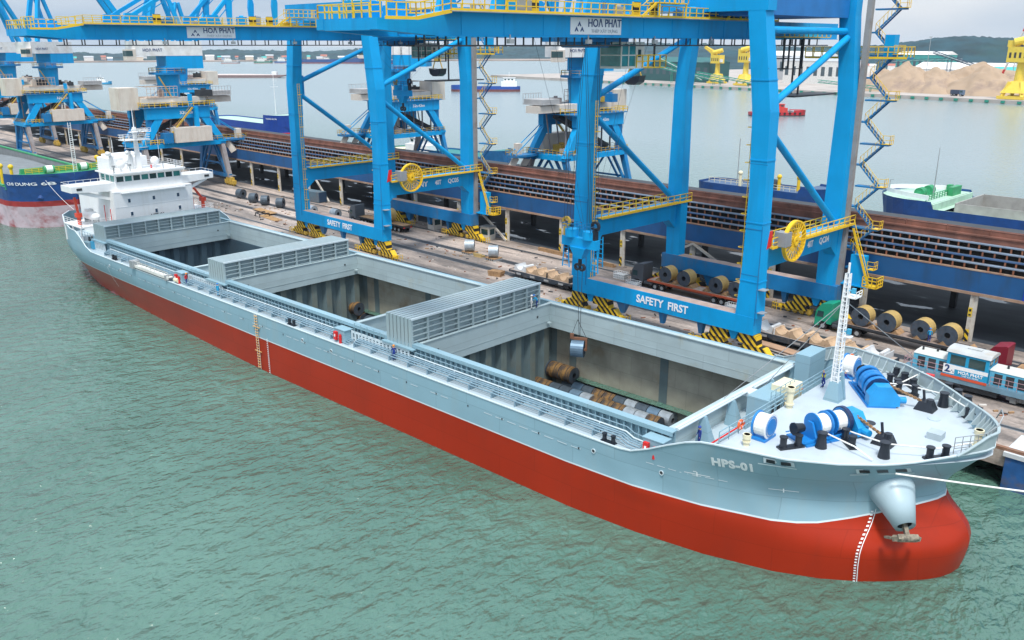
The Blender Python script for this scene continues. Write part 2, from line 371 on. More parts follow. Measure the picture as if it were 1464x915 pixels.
# ---------------------------------------------------------------- jetty deck
ZQ = 3.7
def quay_mat():
    m = bpy.data.materials.new('jetty_concrete'); m.use_nodes = True; t = m.node_tree; n = t.nodes; p = n['Principled BSDF']; Lk = t.links.new
    tc = n.new('ShaderNodeTexCoord')
    def noise(sc, stretch, det=6):
        mpn = n.new('ShaderNodeMapping'); mpn.inputs['Scale'].default_value = stretch
        Lk(tc.outputs['Object'], mpn.inputs[0]); x = n.new('ShaderNodeTexNoise'); x.inputs['Scale'].default_value = sc; x.inputs['Detail'].default_value = det; x.inputs['Roughness'].default_value = 0.65
        Lk(mpn.outputs[0], x.inputs['Vector']); return x.outputs['Fac']
    a = noise(0.09, (0.45, 1.6, 1)); b = noise(0.35, (0.25, 1.8, 1)); c = noise(2.2, (1, 1, 1))
    r1 = n.new('ShaderNodeValToRGB'); e = r1.color_ramp.elements; e[0].position = 0.36; e[0].color = (0.15, 0.128, 0.115, 1); e[1].position = 0.62; e[1].color = (0.47, 0.385, 0.33, 1)
    Lk(a, r1.inputs[0])
    r2 = n.new('ShaderNodeMapRange'); r2.inputs[1].default_value = 0.52; r2.inputs[2].default_value = 0.66; r2.inputs[4].default_value = 0.75; Lk(b, r2.inputs[0])
    m1 = n.new('ShaderNodeMix'); m1.data_type = 'RGBA'; m1.inputs[7].default_value = (0.085, 0.07, 0.062, 1); Lk(r2.outputs[0], m1.inputs[0]); Lk(r1.outputs[0], m1.inputs[6])
    r3 = n.new('ShaderNodeMapRange'); r3.inputs[1].default_value = 0.35; r3.inputs[2].default_value = 0.65; r3.inputs[3].default_value = 0.8; r3.inputs[4].default_value = 1.15; Lk(c, r3.inputs[0])
    m2 = n.new('ShaderNodeMix'); m2.data_type = 'RGBA'; m2.blend_type = 'MULTIPLY'; m2.inputs[0].default_value = 1; Lk(m1.outputs[2], m2.inputs[6]); Lk(r3.outputs[0], m2.inputs[7])
    Lk(m2.outputs[2], p.inputs['Base Color'])
    rr = n.new('ShaderNodeMapRange'); rr.inputs[1].default_value = 0.4; rr.inputs[2].default_value = 0.6; rr.inputs[3].default_value = 0.85; rr.inputs[4].default_value = 0.5; Lk(b, rr.inputs[0]); Lk(rr.outputs[0], p.inputs['Roughness'])
    return m
QM = quay_mat()
mb = M(); mb.box(-700, 160, 85.3, 181, ZQ - 1.6, ZQ)
struct('jetty_deck', mb, QM, fr='Q')
# rails of the crane and the railway set in the deck: one sheet of grooves
mb = M()
for v in (91.0, 91.6, 112.0, 112.6, 98.0, 99.5, 103.6, 105.1): mb.box(-560, 120, v - 0.09, v + 0.09, ZQ + 0.004, ZQ + 0.012)
mb.k = 1
for v in (91.3, 112.3): mb.box(-560, 120, v - 0.2, v + 0.2, ZQ + 0.004, ZQ + 0.008)
for v in (98.75, 104.35): mb.box(-560, 120, v - 0.62, v + 0.62, ZQ + 0.004, ZQ + 0.008)
struct('crane_rails', mb, [STEEL, DARK], fr='Q')
mb = M(); mb.box(-560, 120, 85.3, 85.75, ZQ + 0.004, ZQ + 0.3)
struct('quay_kerb', mb, mat('kerb_rust', (0.20, 0.10, 0.06), 0.85, var=0.3, dirt=(0.25, 0.2, 0.16), dirt_amt=0.8), fr='Q')
mb = M()
for i in range(60): mb.cyl((-560 + i * 11.6, 87.2, -6), (-560 + i * 11.6, 87.2, ZQ - 1.6), 0.6, 10)
for i in range(60): mb.cyl((-560 + i * 11.6, 99.2, -6), (-560 + i * 11.6, 99.2, ZQ - 1.6), 0.6, 10)
struct('jetty_piles', mb, mat('pile_concrete', (0.16, 0.15, 0.14), 0.9))
bpy.data.objects['jetty_piles'].rotation_euler = (0, 0, DEL)

# ---------------------------------------------------------------- the main ship
YC, HB = 69.0, 13.75
def lerp_tab(tab, x):
    if x <= tab[0][0]: return tab[0][1]
    for (a, b), (c, d_) in zip(tab[:-1], tab[1:]):
        if x <= c: return b + (d_ - b) * (x - a) / (c - a)
    return tab[-1][1]
XS = [(-6, -17.5), (-2, -16.0), (0, -15.75), (1.5, -15.3), (2.6, -15.25), (3.4, -15.45), (4.0, -15.85), (4.6, -16.45), (5.2, -17.0), (5.8, -17.45), (6.6, -17.9), (7.4, -17.6), (8.5, -16.6), (9.5, -15.7), (10.4, -15.0), (12.6, -13.9)]
BT = {0: [(0, 0), (.25, 1.3), (.6, 2.2), (1.2, 3.2), (2.1, 4.3), (3.5, 5.8), (5.1, 7.3), (7.5, 9.0), (10.7, 10.6), (16, 12.2), (22, 13.2), (29, 13.75)],
      2.6: [(0, 0), (.25, 1.3), (.6, 2.2), (1.2, 3.2), (2.1, 4.3), (3.5, 5.8), (5.1, 7.3), (7.5, 9.0), (10.7, 10.6), (16, 12.2), (22, 13.2), (29, 13.75)],
      4.3: [(0, 0), (.25, 0.9), (.6, 1.5), (1.2, 2.4), (2.1, 3.6), (3.5, 5.2), (5.1, 6.8), (7.5, 8.8), (10.7, 10.6), (16, 12.3), (22, 13.4), (29, 13.75)],
      6.8: [(0, 0), (.25, 1.1), (.6, 1.9), (1.2, 3.0), (2.1, 4.4), (3.5, 6.1), (5.1, 7.6), (7.5, 9.3), (10.7, 11.1), (16, 12.85), (22, 13.65), (29, 13.75)],
      10.4: [(0, 0), (.25, 1.0), (.6, 1.7), (1.2, 2.7), (2.1, 4.0), (3.5, 5.9), (5.1, 7.7), (7.5, 9.8), (10.7, 11.7), (16, 13.1), (20, 13.6), (24, 13.75)]}
def smooth(x): x = max(0, min(1, x)); return x * x * (3 - 2 * x)
def bow_hw(t, z):
    ks = sorted(BT)
    if z <= ks[0]: return lerp_tab(BT[ks[0]], t)
    if z >= ks[-1]: return lerp_tab(BT[ks[-1]], t) * 1.0 + 0.18 * (z - ks[-1]) * (1 if t < 15 else 0)
    for a, b in zip(ks[:-1], ks[1:]):
        if z <= b: f = smooth((z - a) / (b - a)); return lerp_tab(BT[a], t) * (1 - f) + lerp_tab(BT[b], t) * f
ST0 = [(-169, 2.5), (-163.5, 8.0), (-153, 10.2), (-137, 11.6), (-122, 12.6), (-108, 13.3), (-95, 13.75)]
ST1 = [(-173.5, 6.5), (-170, 9.0), (-163, 11.4), (-156, 13.1), (-150, 13.55), (-140, 13.75)]
def stern_hw(x, z):
    f = smooth((z + 1) / 8.0); return lerp_tab(ST0, max(x, -169)) * (1 - f) + lerp_tab(ST1, x) * f
def ztop(x):
    if x > -20: return 10.4 + 0.55 * smooth((x + 20) / 5)
    if x > -39: return 7.45 + 2.95 * smooth((x + 39) / 8.0) ** 0.8 if x < -31 else 10.4
    if x > -147: return 7.45
    return 7.45 + 2.6 * smooth((-147 - x) / 6.5)
def zred(x):
    return 4.33 + (1.55 * smooth((x + 26) / 9) if x > -26 else 0)
TS = [0, .12, .25, .42, .6, .9, 1.2, 1.6, 2.1, 2.8, 3.5, 4.3, 5.1, 6.3, 7.5, 9, 10.7, 11.6, 12.5, 13.3, 14, 15, 16, 17, 18, 19, 20, 21, 22, 23, 24, 25, 26, 27.5, 29]
FIX = [-48, -52, -60, -70, -80, -90, -95, -102, -108, -115, -122, -130, -137, -141, -144, -147, -149, -151, -153.5, -156, -159, -163, -166.5, -170, -173.5]
def hull_point(i, lv):
    """station i, level function lv(x) -> x, half-breadth, z"""
    if i < len(TS):
        t = TS[i]; z = lv(-15 - t)
        for _ in range(4):
            x = lerp_tab(XS, z) - t; z = lv(x)
        return x, bow_hw(t, z), z
    x = FIX[i - len(TS)]; z = lv(x); return x, stern_hw(x, z) if x < -90 else 13.75, z
def levels():
    Ls = [lambda x: -5.0, lambda x: -2.0, lambda x: -0.4, lambda x: 1.0, lambda x: 2.1, lambda x: 2.7, lambda x: 3.1, lambda x: 3.5, lambda x: 3.9, lambda x: 3.9 + (zred(x) - 3.9) * .35, lambda x: 3.9 + (zred(x) - 3.9) * .7, lambda x: zred(x), lambda x: zred(x) + 0.14]
    for f in (0.2, 0.4, 0.6, 0.8, 1.0): Ls.append(lambda x, f=f: zred(x) + 0.14 + (ztop(x) - zred(x) - 0.14) * f)
    return Ls
SHIP = thing('cargo_ship', 'long grey and red bulk carrier with three open holds moored along the jetty', 'cargo ship', (-94, YC, 0))
NST = len(TS) + len(FIX)
hull = M(); LV = levels(); NL = len(LV)
P_ = []
for side in (-1, 1):
    for i in range(NST):
        for lv in LV:
            x, h, z = hull_point(i, lv); P_.append((x, YC + side * h, z))
hull.v = P_
for s_ in (0, 1):
    o_ = s_ * NST * NL
    for i in range(NST - 1):
        for k in range(NL - 1):
            a = o_ + i * NL + k; b = a + 1; c = a + NL + 1; d_ = a + NL
            hull.f.append([a, d_, c, b] if s_ == 1 else [a, b, c, d_]); hull.m.append(0 if k < 11 else (2 if k == 11 else 1))
for k in range(NL - 1):                                   # transom
    a = (NST - 1) * NL + k; b = NST * NL + (NST - 1) * NL + k
    hull.f.append([a, a + 1, b + 1, b]); hull.m.append(0 if k < 11 else 1)
ho = part('hull', hull, [RED, GREY, PALE], SHIP, True, smooth=True)

def deck_edge(x):
    """half-breadth of the hull at the sheer line at x"""
    best = None
    for i in range(NST):
        px, h, z = hull_point(i, LV[-1])
        if best is not None and px <= x <= best[0]:
            f = (x - px) / (best[0] - px + 1e-9); return h + (best[1] - h) * f
        best = (px, h)
    return 0
SHEER = [hull_point(i, LV[-1]) for i in range(NST)]
ZM, ZF = 7.40, 10.32
# sheer lip: a half-round edge bar along the top of the hull plating
lip = M()
for side in (-1, 1):
    pts = [(x, YC + side * (h - 0.02), z + 0.03) for x, h, z in SHEER]
    for p, q in zip(pts[:-1], pts[1:]): lip.beam(p, q, 0.16, 0.10)
part('sheer_strake', lip, PALE, SHIP, True)

# decks
HX = [(-67.9, -36.4), (-106.9, -79.2), (-144.6, -117.4)]         # hold openings
YN, YF = 58.1, 79.3                                             # inner faces of the coamings
md = M()
xs = [-30.7, -34, -36.0]; 
def strip(mb, xa, xb, y0, y1, z, n=1):
    mb.add([(xa, y0, z), (xb, y0, z), (xb, y1, z), (xa, y1, z)], [(0, 1, 2, 3)])
st = [x for x in [-30.7] + [x for x, h, z in SHEER if -170 < x < -31] ]
st = sorted(set([round(x, 2) for x in st] + [-36.4, -67.9, -79.2, -106.9, -117.4, -144.6]), reverse=True)
def md_w(x):
    if x > -45: return min(deck_edge(x), bow_hw(max(0, lerp_tab(XS, ZM) - x), ZM)) - 0.06
    return deck_edge(x) - 0.06
def in_hold(a, b):
    return any(h0 - 1e-3 <= b and a <= h1 + 1e-3 for h0, h1 in HX)
for a, b in zip(st[:-1], st[1:]):
    ha, hb = md_w(a), md_w(b)
    if in_hold(a, b):
        md.add([(b, YC - hb, ZM), (a, YC - ha, ZM), (a, YN - 0.3, ZM), (b, YN - 0.3, ZM)], [(0, 1, 2, 3)])
        md.add([(b, YF + 0.3, ZM), (a, YF + 0.3, ZM), (a, YC + ha, ZM), (b, YC + hb, ZM)], [(0, 1, 2, 3)])
    else:
        md.add([(b, YC - hb, ZM), (a, YC - ha, ZM), (a, YC + ha, ZM), (b, YC + hb, ZM)], [(0, 1, 2, 3)])
part('main_deck', md, DECK, SHIP, True)
fd = M()
fx = [-30.7] + [x for x, h, z in SHEER if x > -30.6]
fx = sorted(fx)
for a, b in zip(fx[:-1], fx[1:]):
    ha, hb = max(deck_edge(a) - 0.05, 0), max(deck_edge(b) - 0.05, 0)
    fd.add([(a, YC - ha, ZF), (b, YC - hb, ZF), (b, YC + hb, ZF), (a, YC + ha, ZF)], [(0, 1, 2, 3)])
hh = deck_edge(-30.7)
hl = md_w(-30.7) - .05; hh -= .06
fd.add([(-30.7, YC - hl, ZM), (-30.7, YC - hh, ZF), (-30.7, YC + hh, ZF), (-30.7, YC + hl, ZM)], [(0, 1, 2, 3)])
part('forecastle_deck', fd, mat('forecastle_deck_skylit_grey', (0.46, 0.53, 0.58), 0.30, var=0.05, scale=0.25, dirt=(0.34, 0.37, 0.38), dirt_amt=0.6, dirt_scale=0.35), SHIP, True)  # lightened grey: sky reflection on the foredeck is part of this colour
# bulwark with stays round the far side of the forecastle and the stem
bw = M(); pts = []
for i in range(NST):
    x, h, z = SHEER[i]
    if x > -41: pts.append((x, h, z))
fine = []
for a, b in zip(pts[:-1], pts[1:]):
    n_ = max(1, int(abs(a[0] - b[0]) / 1.2 + abs(a[1] - b[1]) / 1.2))
    for k in range(n_): fine.append(tuple(a[j] + (b[j] - a[j]) * k / n_ for j in range(3)))
line = [(x, YC + h, z) for x, h, z in reversed(fine)] + [(x, YC - h, z) for x, h, z in fine if x > -16.6]
def bulk_h(p): return (1.25 if p[1] > YC - 1.2 else max(0.05, 1.25 * (1 - (YC - 1.2 - p[1]) / 2.2)))
for p, q in zip(line[:-1], line[1:]):
    p = Vector(p); q = Vector(q); dirn = (q - p); nr = Vector((dirn.y, -dirn.x, 0)).normalized()
    hp, hq = bulk_h(p), bulk_h(q); fl = nr * -0.10
    a, b = p + Vector((0, 0, 0.0)), q
    bw.hexa([a, b, b - nr * -0.05, a - nr * -0.05, a + fl + Vector((0, 0, hp)), b + fl + Vector((0, 0, hq)), b + fl + nr * 0.05 + Vector((0, 0, hq)), a + fl + nr * 0.05 + Vector((0, 0, hp))])
    bw.beam(a + fl + Vector((0, 0, hp)), b + fl + Vector((0, 0, hq)), 0.22, 0.08)
    if hp > 0.6:
        ins = nr * 0.75
        bw.add([a + nr * .06, a + ins, a + fl + nr * 0.12 + Vector((0, 0, hp - .06)), a + nr * .06 + Vector((.07, 0, 0)), a + ins + Vector((.07, 0, 0)), a + fl + nr * 0.12 + Vector((.07, 0, hp - .06))], [(0, 1, 2), (5, 4, 3), (0, 3, 4, 1), (1, 4, 5, 2), (2, 5, 3, 0)])
part('bulwark', bw, mat('bulwark_paint', (0.34, 0.42, 0.44), 0.5, var=0.05), SHIP, True)

SLATE = mat('hold_slate_tone', (0.055, 0.095, 0.125), 0.5, var=0.1, scale=0.2, dirt=(0.12, 0.06, 0.05), dirt_amt=0.4, dirt_scale=0.08)  # plain dark slate tone for the lining of the aft hold
# holds: lining, tank top, corrugated bulkheads, coaming
for n_, (x0, x1) in enumerate(HX):
    zf, zc, zt = -2.2, 6.35, 9.4
    hx0, hx1 = x0 - 1.2, x1 + 1.2; hy0, hy1 = (YN - 1.4, YF + 2.0) if n_ < 2 else (YN + 1.3, YF - .2)
    h = M(); h.k = 0
    nseg = 14
    for i in range(nseg):                                  # far side lining in plates
        a = hx0 + (hx1 - hx0) * i / nseg; b = hx0 + (hx1 - hx0) * (i + 1) / nseg
        h.add([(a, hy1, zf), (b, hy1, zf), (b, hy1, zc), (a, hy1, zc)], [(0, 1, 2, 3)])
        h.add([(a, hy0, zf), (b, hy0, zf), (b, hy0, zc), (a, hy0, zc)], [(3, 2, 1, 0)])
    for k in (0.1, 0.5, 0.88):
        a = hx0 + (hx1 - hx0) * k; h.k = 1; h.box(a - 0.55, a + 0.55, hy1 - 0.05, hy1 - 0.004, zf, zc - 0.05)
    h.k = 1
    for xx, sgn in ((hx0, 1), (hx1, -1)):                   # corrugated bulkheads
        yy = hy0; k = 0; prev = (xx, hy0)
        while yy < hy1 - 0.1:
            for dy, dx in ((0.95, 0.0), (0.35, 0.7), (0.95, 0.0), (0.35, -0.7)):
                nx = (prev[0] + sgn * dx, min(prev[1] + dy, hy1))
                h.k = 1 + (k % 4 >= 2) * 1; k += 1
                h.add([(prev[0], prev[1], zf), (nx[0], nx[1], zf), (nx[0], nx[1], zc), (prev[0], prev[1], zc)], [(0, 1, 2, 3)])
                prev = nx
            yy = prev[1]
    h.k = 3
    h.add([(hx0, hy0, zf), (hx1, hy0, zf), (hx1, hy1, zf), (hx0, hy1, zf)], [(0, 1, 2, 3)])
    h.k = 0
    for (a, b, c, d_) in ((hx0, x0, hy0, hy1), (x1, hx1, hy0, hy1), (x0, x1, min(hy0, YN), max(hy0, YN)), (x0, x1, min(YF, hy1), max(YF, hy1))):   # underside of the deck
        h.add([(a, c, zc), (b, c, zc), (b, d_, zc), (a, d_, zc)], [(3, 2, 1, 0)])
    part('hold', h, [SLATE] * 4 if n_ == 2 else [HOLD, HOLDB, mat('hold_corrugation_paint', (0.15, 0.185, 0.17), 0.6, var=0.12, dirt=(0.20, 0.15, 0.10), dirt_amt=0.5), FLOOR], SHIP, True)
    c = M()
    c.box(x0 - 0.3, x0, YN - 0.3, YF + 0.3, zc, zt); c.box(x1, x1 + 0.3, YN - 0.3, YF + 0.3, zc, zt)
    c.box(x0, x1, YN - 0.3, YN, zc, zt - 0.004); c.box(x0, x1, YF, YF + 0.3, zc, zt - 0.004)
    for a in (x0 + 0.015, x1 - 0.035): c.box(a, a + .02, YN + .02, YF - .02, zc + 0.85, zc + 0.92)       # weld bands
    c.box(x0 + .05, x1 - .05, YF - .02, YF - .002, zc + 0.85, zc + 0.92)
    c.box(x0 - .45, x1 + .45, YF - 0.12, YF + 0.5, zt, zt + 0.10)
    c.box(x0 - .3, x0 + 0.1, YN, YF - .12, zt + .004, zt + 0.09); c.box(x1 - 0.1, x1 + .5, YN, YF - .12, zt, zt + 0.09)
    co = part('hatch_coaming', c, COAM, SHIP, True)
    k = M()
    for xx in (x0 + .12, x1 - .3):
        for yy in (YN + .3, YF - .8): k.box(xx, xx + .5 if xx < (x0 + x1) / 2 else xx + .2, yy, yy + .45, zc + .7, zc + .85)
    parts_each('corner_step', k, COAM, co, True)
    k = M()                                              # small round drain holes
    for yy in (YN + 2.4, YF - 2.4): k.cyl((x0 + .02, yy, zt - 1.2), (x0 + .05, yy, zt - 1.2), .14, 10)
    parts_each('drain_port', k, DARK, co, True)

# longitudinal track on both sides: rail, face, brackets
XA, XB = -150.2, -35.6
tr = M()
tr.box(XA, XB, 57.25, 58.06, 9.40, 9.50)
tr.box(XA, XB, 57.25, 57.33, 9.12, 9.40)
tr.box(XA, XB, 57.72, 57.80, ZM, 9.38)
x = XA + .4; i = 0
while x < XB:
    tr.add([(x, 57.70, ZM), (x, 57.28, ZM), (x, 57.34, 9.12), (x, 57.70, 9.12), (x + .09, 57.70, ZM), (x + .09, 57.28, ZM), (x + .09, 57.34, 9.12), (x + .09, 57.70, 9.12)],
           [(0, 1, 2, 3), (7, 6, 5, 4), (0, 4, 5, 1), (1, 5, 6, 2), (2, 6, 7, 3), (3, 7, 4, 0)])
    x += 0.78
part('coaming_track', tr, GREY, SHIP, True)
tr = M()
tr.box(XA, XB, YF + .52, YF + 1.0, 9.36, 9.48); tr.box(XA, XB, YF + .55, YF + .62, ZM, 9.36)
tr.box(XA, XB, 82.35, 82.5, 8.25, 8.55)
x = XA
while x < XB: tr.box(x, x + .08, 82.38, 82.46, ZM, 8.25); x += 1.6
part('coaming_track', tr, GREY, SHIP, True)
# recessed black slots seen between the brackets and bracket blocks at each cross deck
for xa, xb in ((-78.6, -68.4), (-116.8, -107.4), (-150, -145)):
    gr = M(); gr.box(xa, xb, 56.86, 56.94, 8.62, 8.86); gr.box(xa, xb, 56.86, 56.94, ZM + .02, ZM + .3)
    x = xa
    while x <= xb: gr.box(x, x + .28, 56.85, 56.95, ZM + .3, 8.62); x += .62
    part('cross_deck_grating', gr, PALE, SHIP, True)
PIPEG = mat('pipe_grey', (.20, .31, .38), .5)
# deck pipes along the near side
for j, (yy, r, zz) in enumerate(((56.98, .07, 8.35), (56.70, .07, 8.25), (56.46, .07, 8.2), (56.22, .07, 8.1), (55.98, .06, 7.95), (57.08, .05, 8.75))):
    pp = M(); x = XA + 6
    for xa, xb in ((-143, -117.8), (-115.5, -80), (-77, -40)):
        pp.tube([(xa, yy, zz), (xb, yy, zz), (xb + .8, yy, zz - .35), (xb + 2.0, yy, zz - .4)], r, 6)
        x = xa
        while x < xb: pp.box(x, x + .1, yy - .10, yy + .10, ZM, zz - r + .02); x += 3.1
    part('deck_pipe', pp, PALE if j == 0 else PIPEG, SHIP, True)
# coaming end posts where the tracks change (red hose boxes stand there)
for xx in (-79.6, -117.9, -36.6):
    b_ = M(); b_.box(xx - 1.0, xx + .9, 56.0, 57.2, ZM, 8.9); b_.box(xx - 1.1, xx + 1.0, 55.95, 57.22, 8.9, 8.98)
    part('valve_locker', b_, GREY, SHIP, True)
    b_ = M(); b_.cbox((xx - .55, 55.82, ZM + .75), (.5, .3, 1.0))
    fb = part('fire_hose_box', b_, REDP, SHIP, True)
    b_ = M(); b_.cbox((xx - .55, 55.66, ZM + .8), (.2, .02, .3)); part('box_sign', b_, WHITE, fb, True)
    b_ = M(); b_.cyl((xx + .25, 55.85, ZM), (xx + .25, 55.85, ZM + .95), .17, 10); b_.cyl((xx + .25, 55.85, ZM + .95), (xx + .25, 55.85, ZM + 1.1), .08, 8)
    part('fire_extinguisher', b_, REDP, SHIP, True)

# hatch covers: seven upright folded panels in each stack
def cover_panel():
    """one panel standing on its edge: plate with a grid of stiffeners on its +x face"""
    p = M(); W_, H_, T_ = 20.7, 3.14, 0.47
    p.box(-T_ / 2, -T_ / 2 + .06, 0, W_, 0, H_)
    for k in range(6): z = (H_ - .12) * k / 5; p.box(-T_ / 2 + .06, T_ / 2 - .03, 0.14, W_ - .14, z, z + .14 if k in (0, 5) else z + .10)
    for k in range(10):
        y = (W_ - .26) * k / 9; p.box(-T_ / 2 + .06, T_ / 2, y, y + .26, 0, H_ + .003)
    p.box(-T_ / 2 + .03, T_ / 2 + .02, 0, W_, H_ + .004, H_ + .10)
    return p
CV = mat('hatch_cover_paint', (0.31, 0.395, 0.42), 0.5, var=0.06, scale=0.3, dirt=(0.30, 0.33, 0.32), dirt_amt=0.4)
first = None
for (xf, top) in ((-68.3, 12.25), (-107.0, 11.95), (-145.0, 11.75)):
    for k in range(7):
        zb = 9.0; x = xf - .28 - .62 * k
        if first is None:
            pm = cover_panel(); pm.v = [(a + x + 94, b + 57.2 - YC, c + zb) for a, b, c in pm.v]
            first = part('hatch_cover', pm, CV, SHIP); fx0 = x; ftop = top; fz = zb
            wm = M(); 
            for yy in (0.4, 20.2): wm.cyl((x + 94 - .15, yy + 57.2 - YC, 8.94), (x + 94 + .15, yy + 57.2 - YC, 8.94), .16, 10)
            parts_each('roller', wm, DARK, first)
            continue
        c = copy_tree(first, SHIP); s_ = (top - 8.95) / (12.25 - 8.95)
        c.scale = (1, 1, s_); c.location = (x - fx0, 0, 8.95 * (1 - s_))
for xf, top in ((-68.3, 12.25), (-107.0, 11.95), (-145.0, 11.75)):
    b_ = M(); b_.box(xf - .12, xf + .03, 57.2, 77.92, top - .16, top + .05); part('cover_edge', b_, PALE, SHIP, True)
# walkway and hinge boxes at the stack ends
for xf in (-68.3, -107.0, -145.0):
    b_ = M(); b_.box(xf - 4.6, xf + .6, 56.7, 57.22, 8.95, 9.1); b_.rail([(xf - 4.9, 56.8, 8.9), (xf - 9.5, 56.8, 8.9)], 1.0, 1.2, .05)
    part('end_platform', b_, GREY, SHIP, True)
# ---------------------------------------------------------------- superstructure
sup = M(); X1, X0 = -152.0, -167.0; Y0, Y1 = 62.3, 76.6
sup.box(X0, X1, Y0, Y1, ZM, 15.9)
house = part('deckhouse', sup, WHITE, SHIP, True)
def win(yc, zc, wy=.42, wz=.62, x=X1):
    w_ = M(); w_.cbox((x + .03, yc, zc), (.06, wy + .14, wz + .14)); f = part('window', w_, WHITE, house, True)
    g = M(); g.cbox((x + .068, yc, zc), (.03, wy, wz)); part('pane', g, mat('cabin_glass', (0.03, 0.07, 0.12), 0.1), f, True)
for z, ys in ((14.2, (64.9, 69.3, 73.8)), (11.9, (65.1, 69.5, 73.9))):
    for y in ys: win(y, z)
hp = M()
for zz in (15.75, 13.2): hp.box(X1, X1 + .05, Y0 + .1, Y1 - .1, zz, zz + .05)
hp.box(X1, X1 + .7, 63.6, 75.2, 15.55, 15.7)
part('ledge', hp, WHITE, house, True)
lettering('HPS-01', .62, house, (X1 + .03, 69.7, 11.15), (0, 1, 0), (0, 0, 1), BLK, .012, 1.35)
# wheelhouse with a raked window band
wh = M(); a0, a1, b0, b1 = -153.0, -159.5, 63.4, 75.4
wh.box(a1, a0, b0, b1, 15.9, 17.35)
wh.box(a1, a0 - .12, b0 + .12, b1 - .12, 17.35, 18.45)
wh.box(a1, a0, b0, b1, 18.45, 18.7)
for k in range(9): y = b0 + .12 + (b1 - b0 - .24) * k / 8; wh.box(a0 - .13, a0 - .02, y - .11, y + .11, 17.35, 18.45)
for k in range(4): x = a0 - .3 - 1.9 * k; wh.box(x - .1, x + .1, b0, b0 + .1, 17.35, 18.45); wh.box(x - .1, x + .1, b1 - .1, b1, 17.35, 18.45)
bridge = part('wheelhouse', wh, WHITE, SHIP, True)
for k in range(8):
    y = b0 + .12 + (b1 - b0 - .24) * (k + .5) / 8; g = M(); g.cbox((a0 - .10, y, 17.9), (.03, 1.2, 1.0)); part('bridge_window', g, GLASSG if k % 2 else GLASS, bridge, True)
for k in range(3):
    x = a0 - 1.25 - 1.9 * k; g = M(); g.cbox((x, b0 + .10, 17.9), (1.65, .03, 1.0)); part('bridge_window', g, GLASSG, bridge, True)
rf = M(); rf.box(a1 - .3, a0 + .75, b0 - .5, b1 + .5, 18.72, 18.95); rf.add([(a0 + .75, b0 - .5, 18.72), (a0 + .75, b1 + .5, 18.72), (a0 + .02, b1 + .1, 18.3), (a0 + .02, b0 - .1, 18.3)], [(0, 1, 2, 3)])
roof = part('roof', rf, WHITE, bridge, True)
rr = M(); rr.rail([(a0 + .5, b0 - .3, 18.95), (a0 + .5, b1 + .3, 18.95), (a1, b1 + .3, 18.95), (a1, b0 - .3, 18.95), (a0 + .5, b0 - .3, 18.95)], 1.0, 1.2, .045, 2)
part('guard_rail', rr, WHITE, bridge, True)
for sgn, ya, yb in ((-1, 56.0, 63.4), (1, 75.4, 81.6)):
    w_ = M(); yo, yi = (ya, yb) if sgn < 0 else (yb, ya)
    poly = [(yi, 15.9), (yo, 16.35), (yo, 17.35), (yi, 17.35)]
    if sgn < 0: poly = poly[::-1]
    w_.prism(poly, 'x', -153.25, -153.15); w_.prism(poly, 'x', -157.4, -157.3)
    w_.box(-157.3, -153.25, min(yo, yi), max(yo, yi), 16.30, 16.42)
    w_.box(-157.35, -153.2, yo - .06, yo + .06, 16.35, 17.35)
    w_.beam((-153.6, yi, 14.3), (-153.6, yo - sgn * 1.2, 16.3), .25, .5)
    w_.beam((-156.6, yi, 14.3), (-156.6, yo - sgn * 1.2, 16.3), .25, .5)
    wing = part('bridge_wing', w_, WHITE, SHIP, True)
    r = M(); r.rail([(-153.2, yo, 17.35), (-157.3, yo, 17.35)], .45, 1.2, .045, 0); r.rail([(-157.3, yo, 17.35), (-157.3, yi, 17.35)], .45, 1.2, .045, 0); part('guard_rail', r, WHITE, wing, True)
    l = M(); l.cbox((-153.12, yo + (-sgn) * 1.3, 16.85), (.06, .9, .4)); part('side_light_recess', l, DARK, wing, True)
# monkey island: mast, domes, ducts
ms = M(); ms.legsec([(-156, 69.1, 18.9), (-156, 69.1, 26.2)], [.7, .45], [.8, .5]); ms.cyl((-156, 69.1, 26.2), (-156, 69.1, 29.3), .10, 8, .05)
ms.box(-157.2, -154.6, 66.6, 71.2, 24.0, 24.12); ms.box(-156.6, -155.0, 68.2, 71.6, 25.3, 25.4)
ms.rail([(-154.6, 66.6, 24.12), (-154.6, 71.2, 24.12), (-157.2, 71.2, 24.12), (-157.2, 66.6, 24.12), (-154.6, 66.6, 24.12)], .8, 1.0, .06, 1)
ms.rail([(-155.0, 68.2, 25.4), (-155.0, 71.6, 25.4)], .6, 1, .06, 1)
ms.beam((-156, 67.0, 22.6), (-156, 71.2, 22.6), .1)
for y in (67.2, 70.9): ms.cyl((-156, y, 22.6), (-156, y, 23.6), .04, 5)
mast = part('mast', ms, WHITE, SHIP, True)
r = M(); r.cbox((-154.9, 69.6, 25.75), (.3, 3.0, .22)); r.cyl((-154.9, 69.6, 25.4), (-154.9, 69.6, 25.7), .25, 10); part('radar_scanner', r, WHITE, mast, True)
for (x, y, z, r_) in ((-154.6, 65.3, 20.1, .75), (-155.5, 71.9, 20.2, .75), (-157.5, 67.6, 20.4, .5)):
    d_ = M(); d_.sphere((x, y, z), r_, 12, 8); d_.cyl((x, y, 18.9), (x, y, z - r_ * .6), .22, 8); part('satellite_dome', d_, WHITE, SHIP, True, smooth=True)
for (x, y) in ((-157.2, 64.9), (-156.4, 68.0)):
    d_ = M(); d_.tube([(x, y, 18.9), (x, y, 21.2), (x + .25, y - .3, 21.8), (x + .9, y - .9, 22.0)], .38, 10); part('cowl_vent', d_, mat('vent_white', (0.72, 0.74, 0.74), 0.5), SHIP, True, smooth=True)
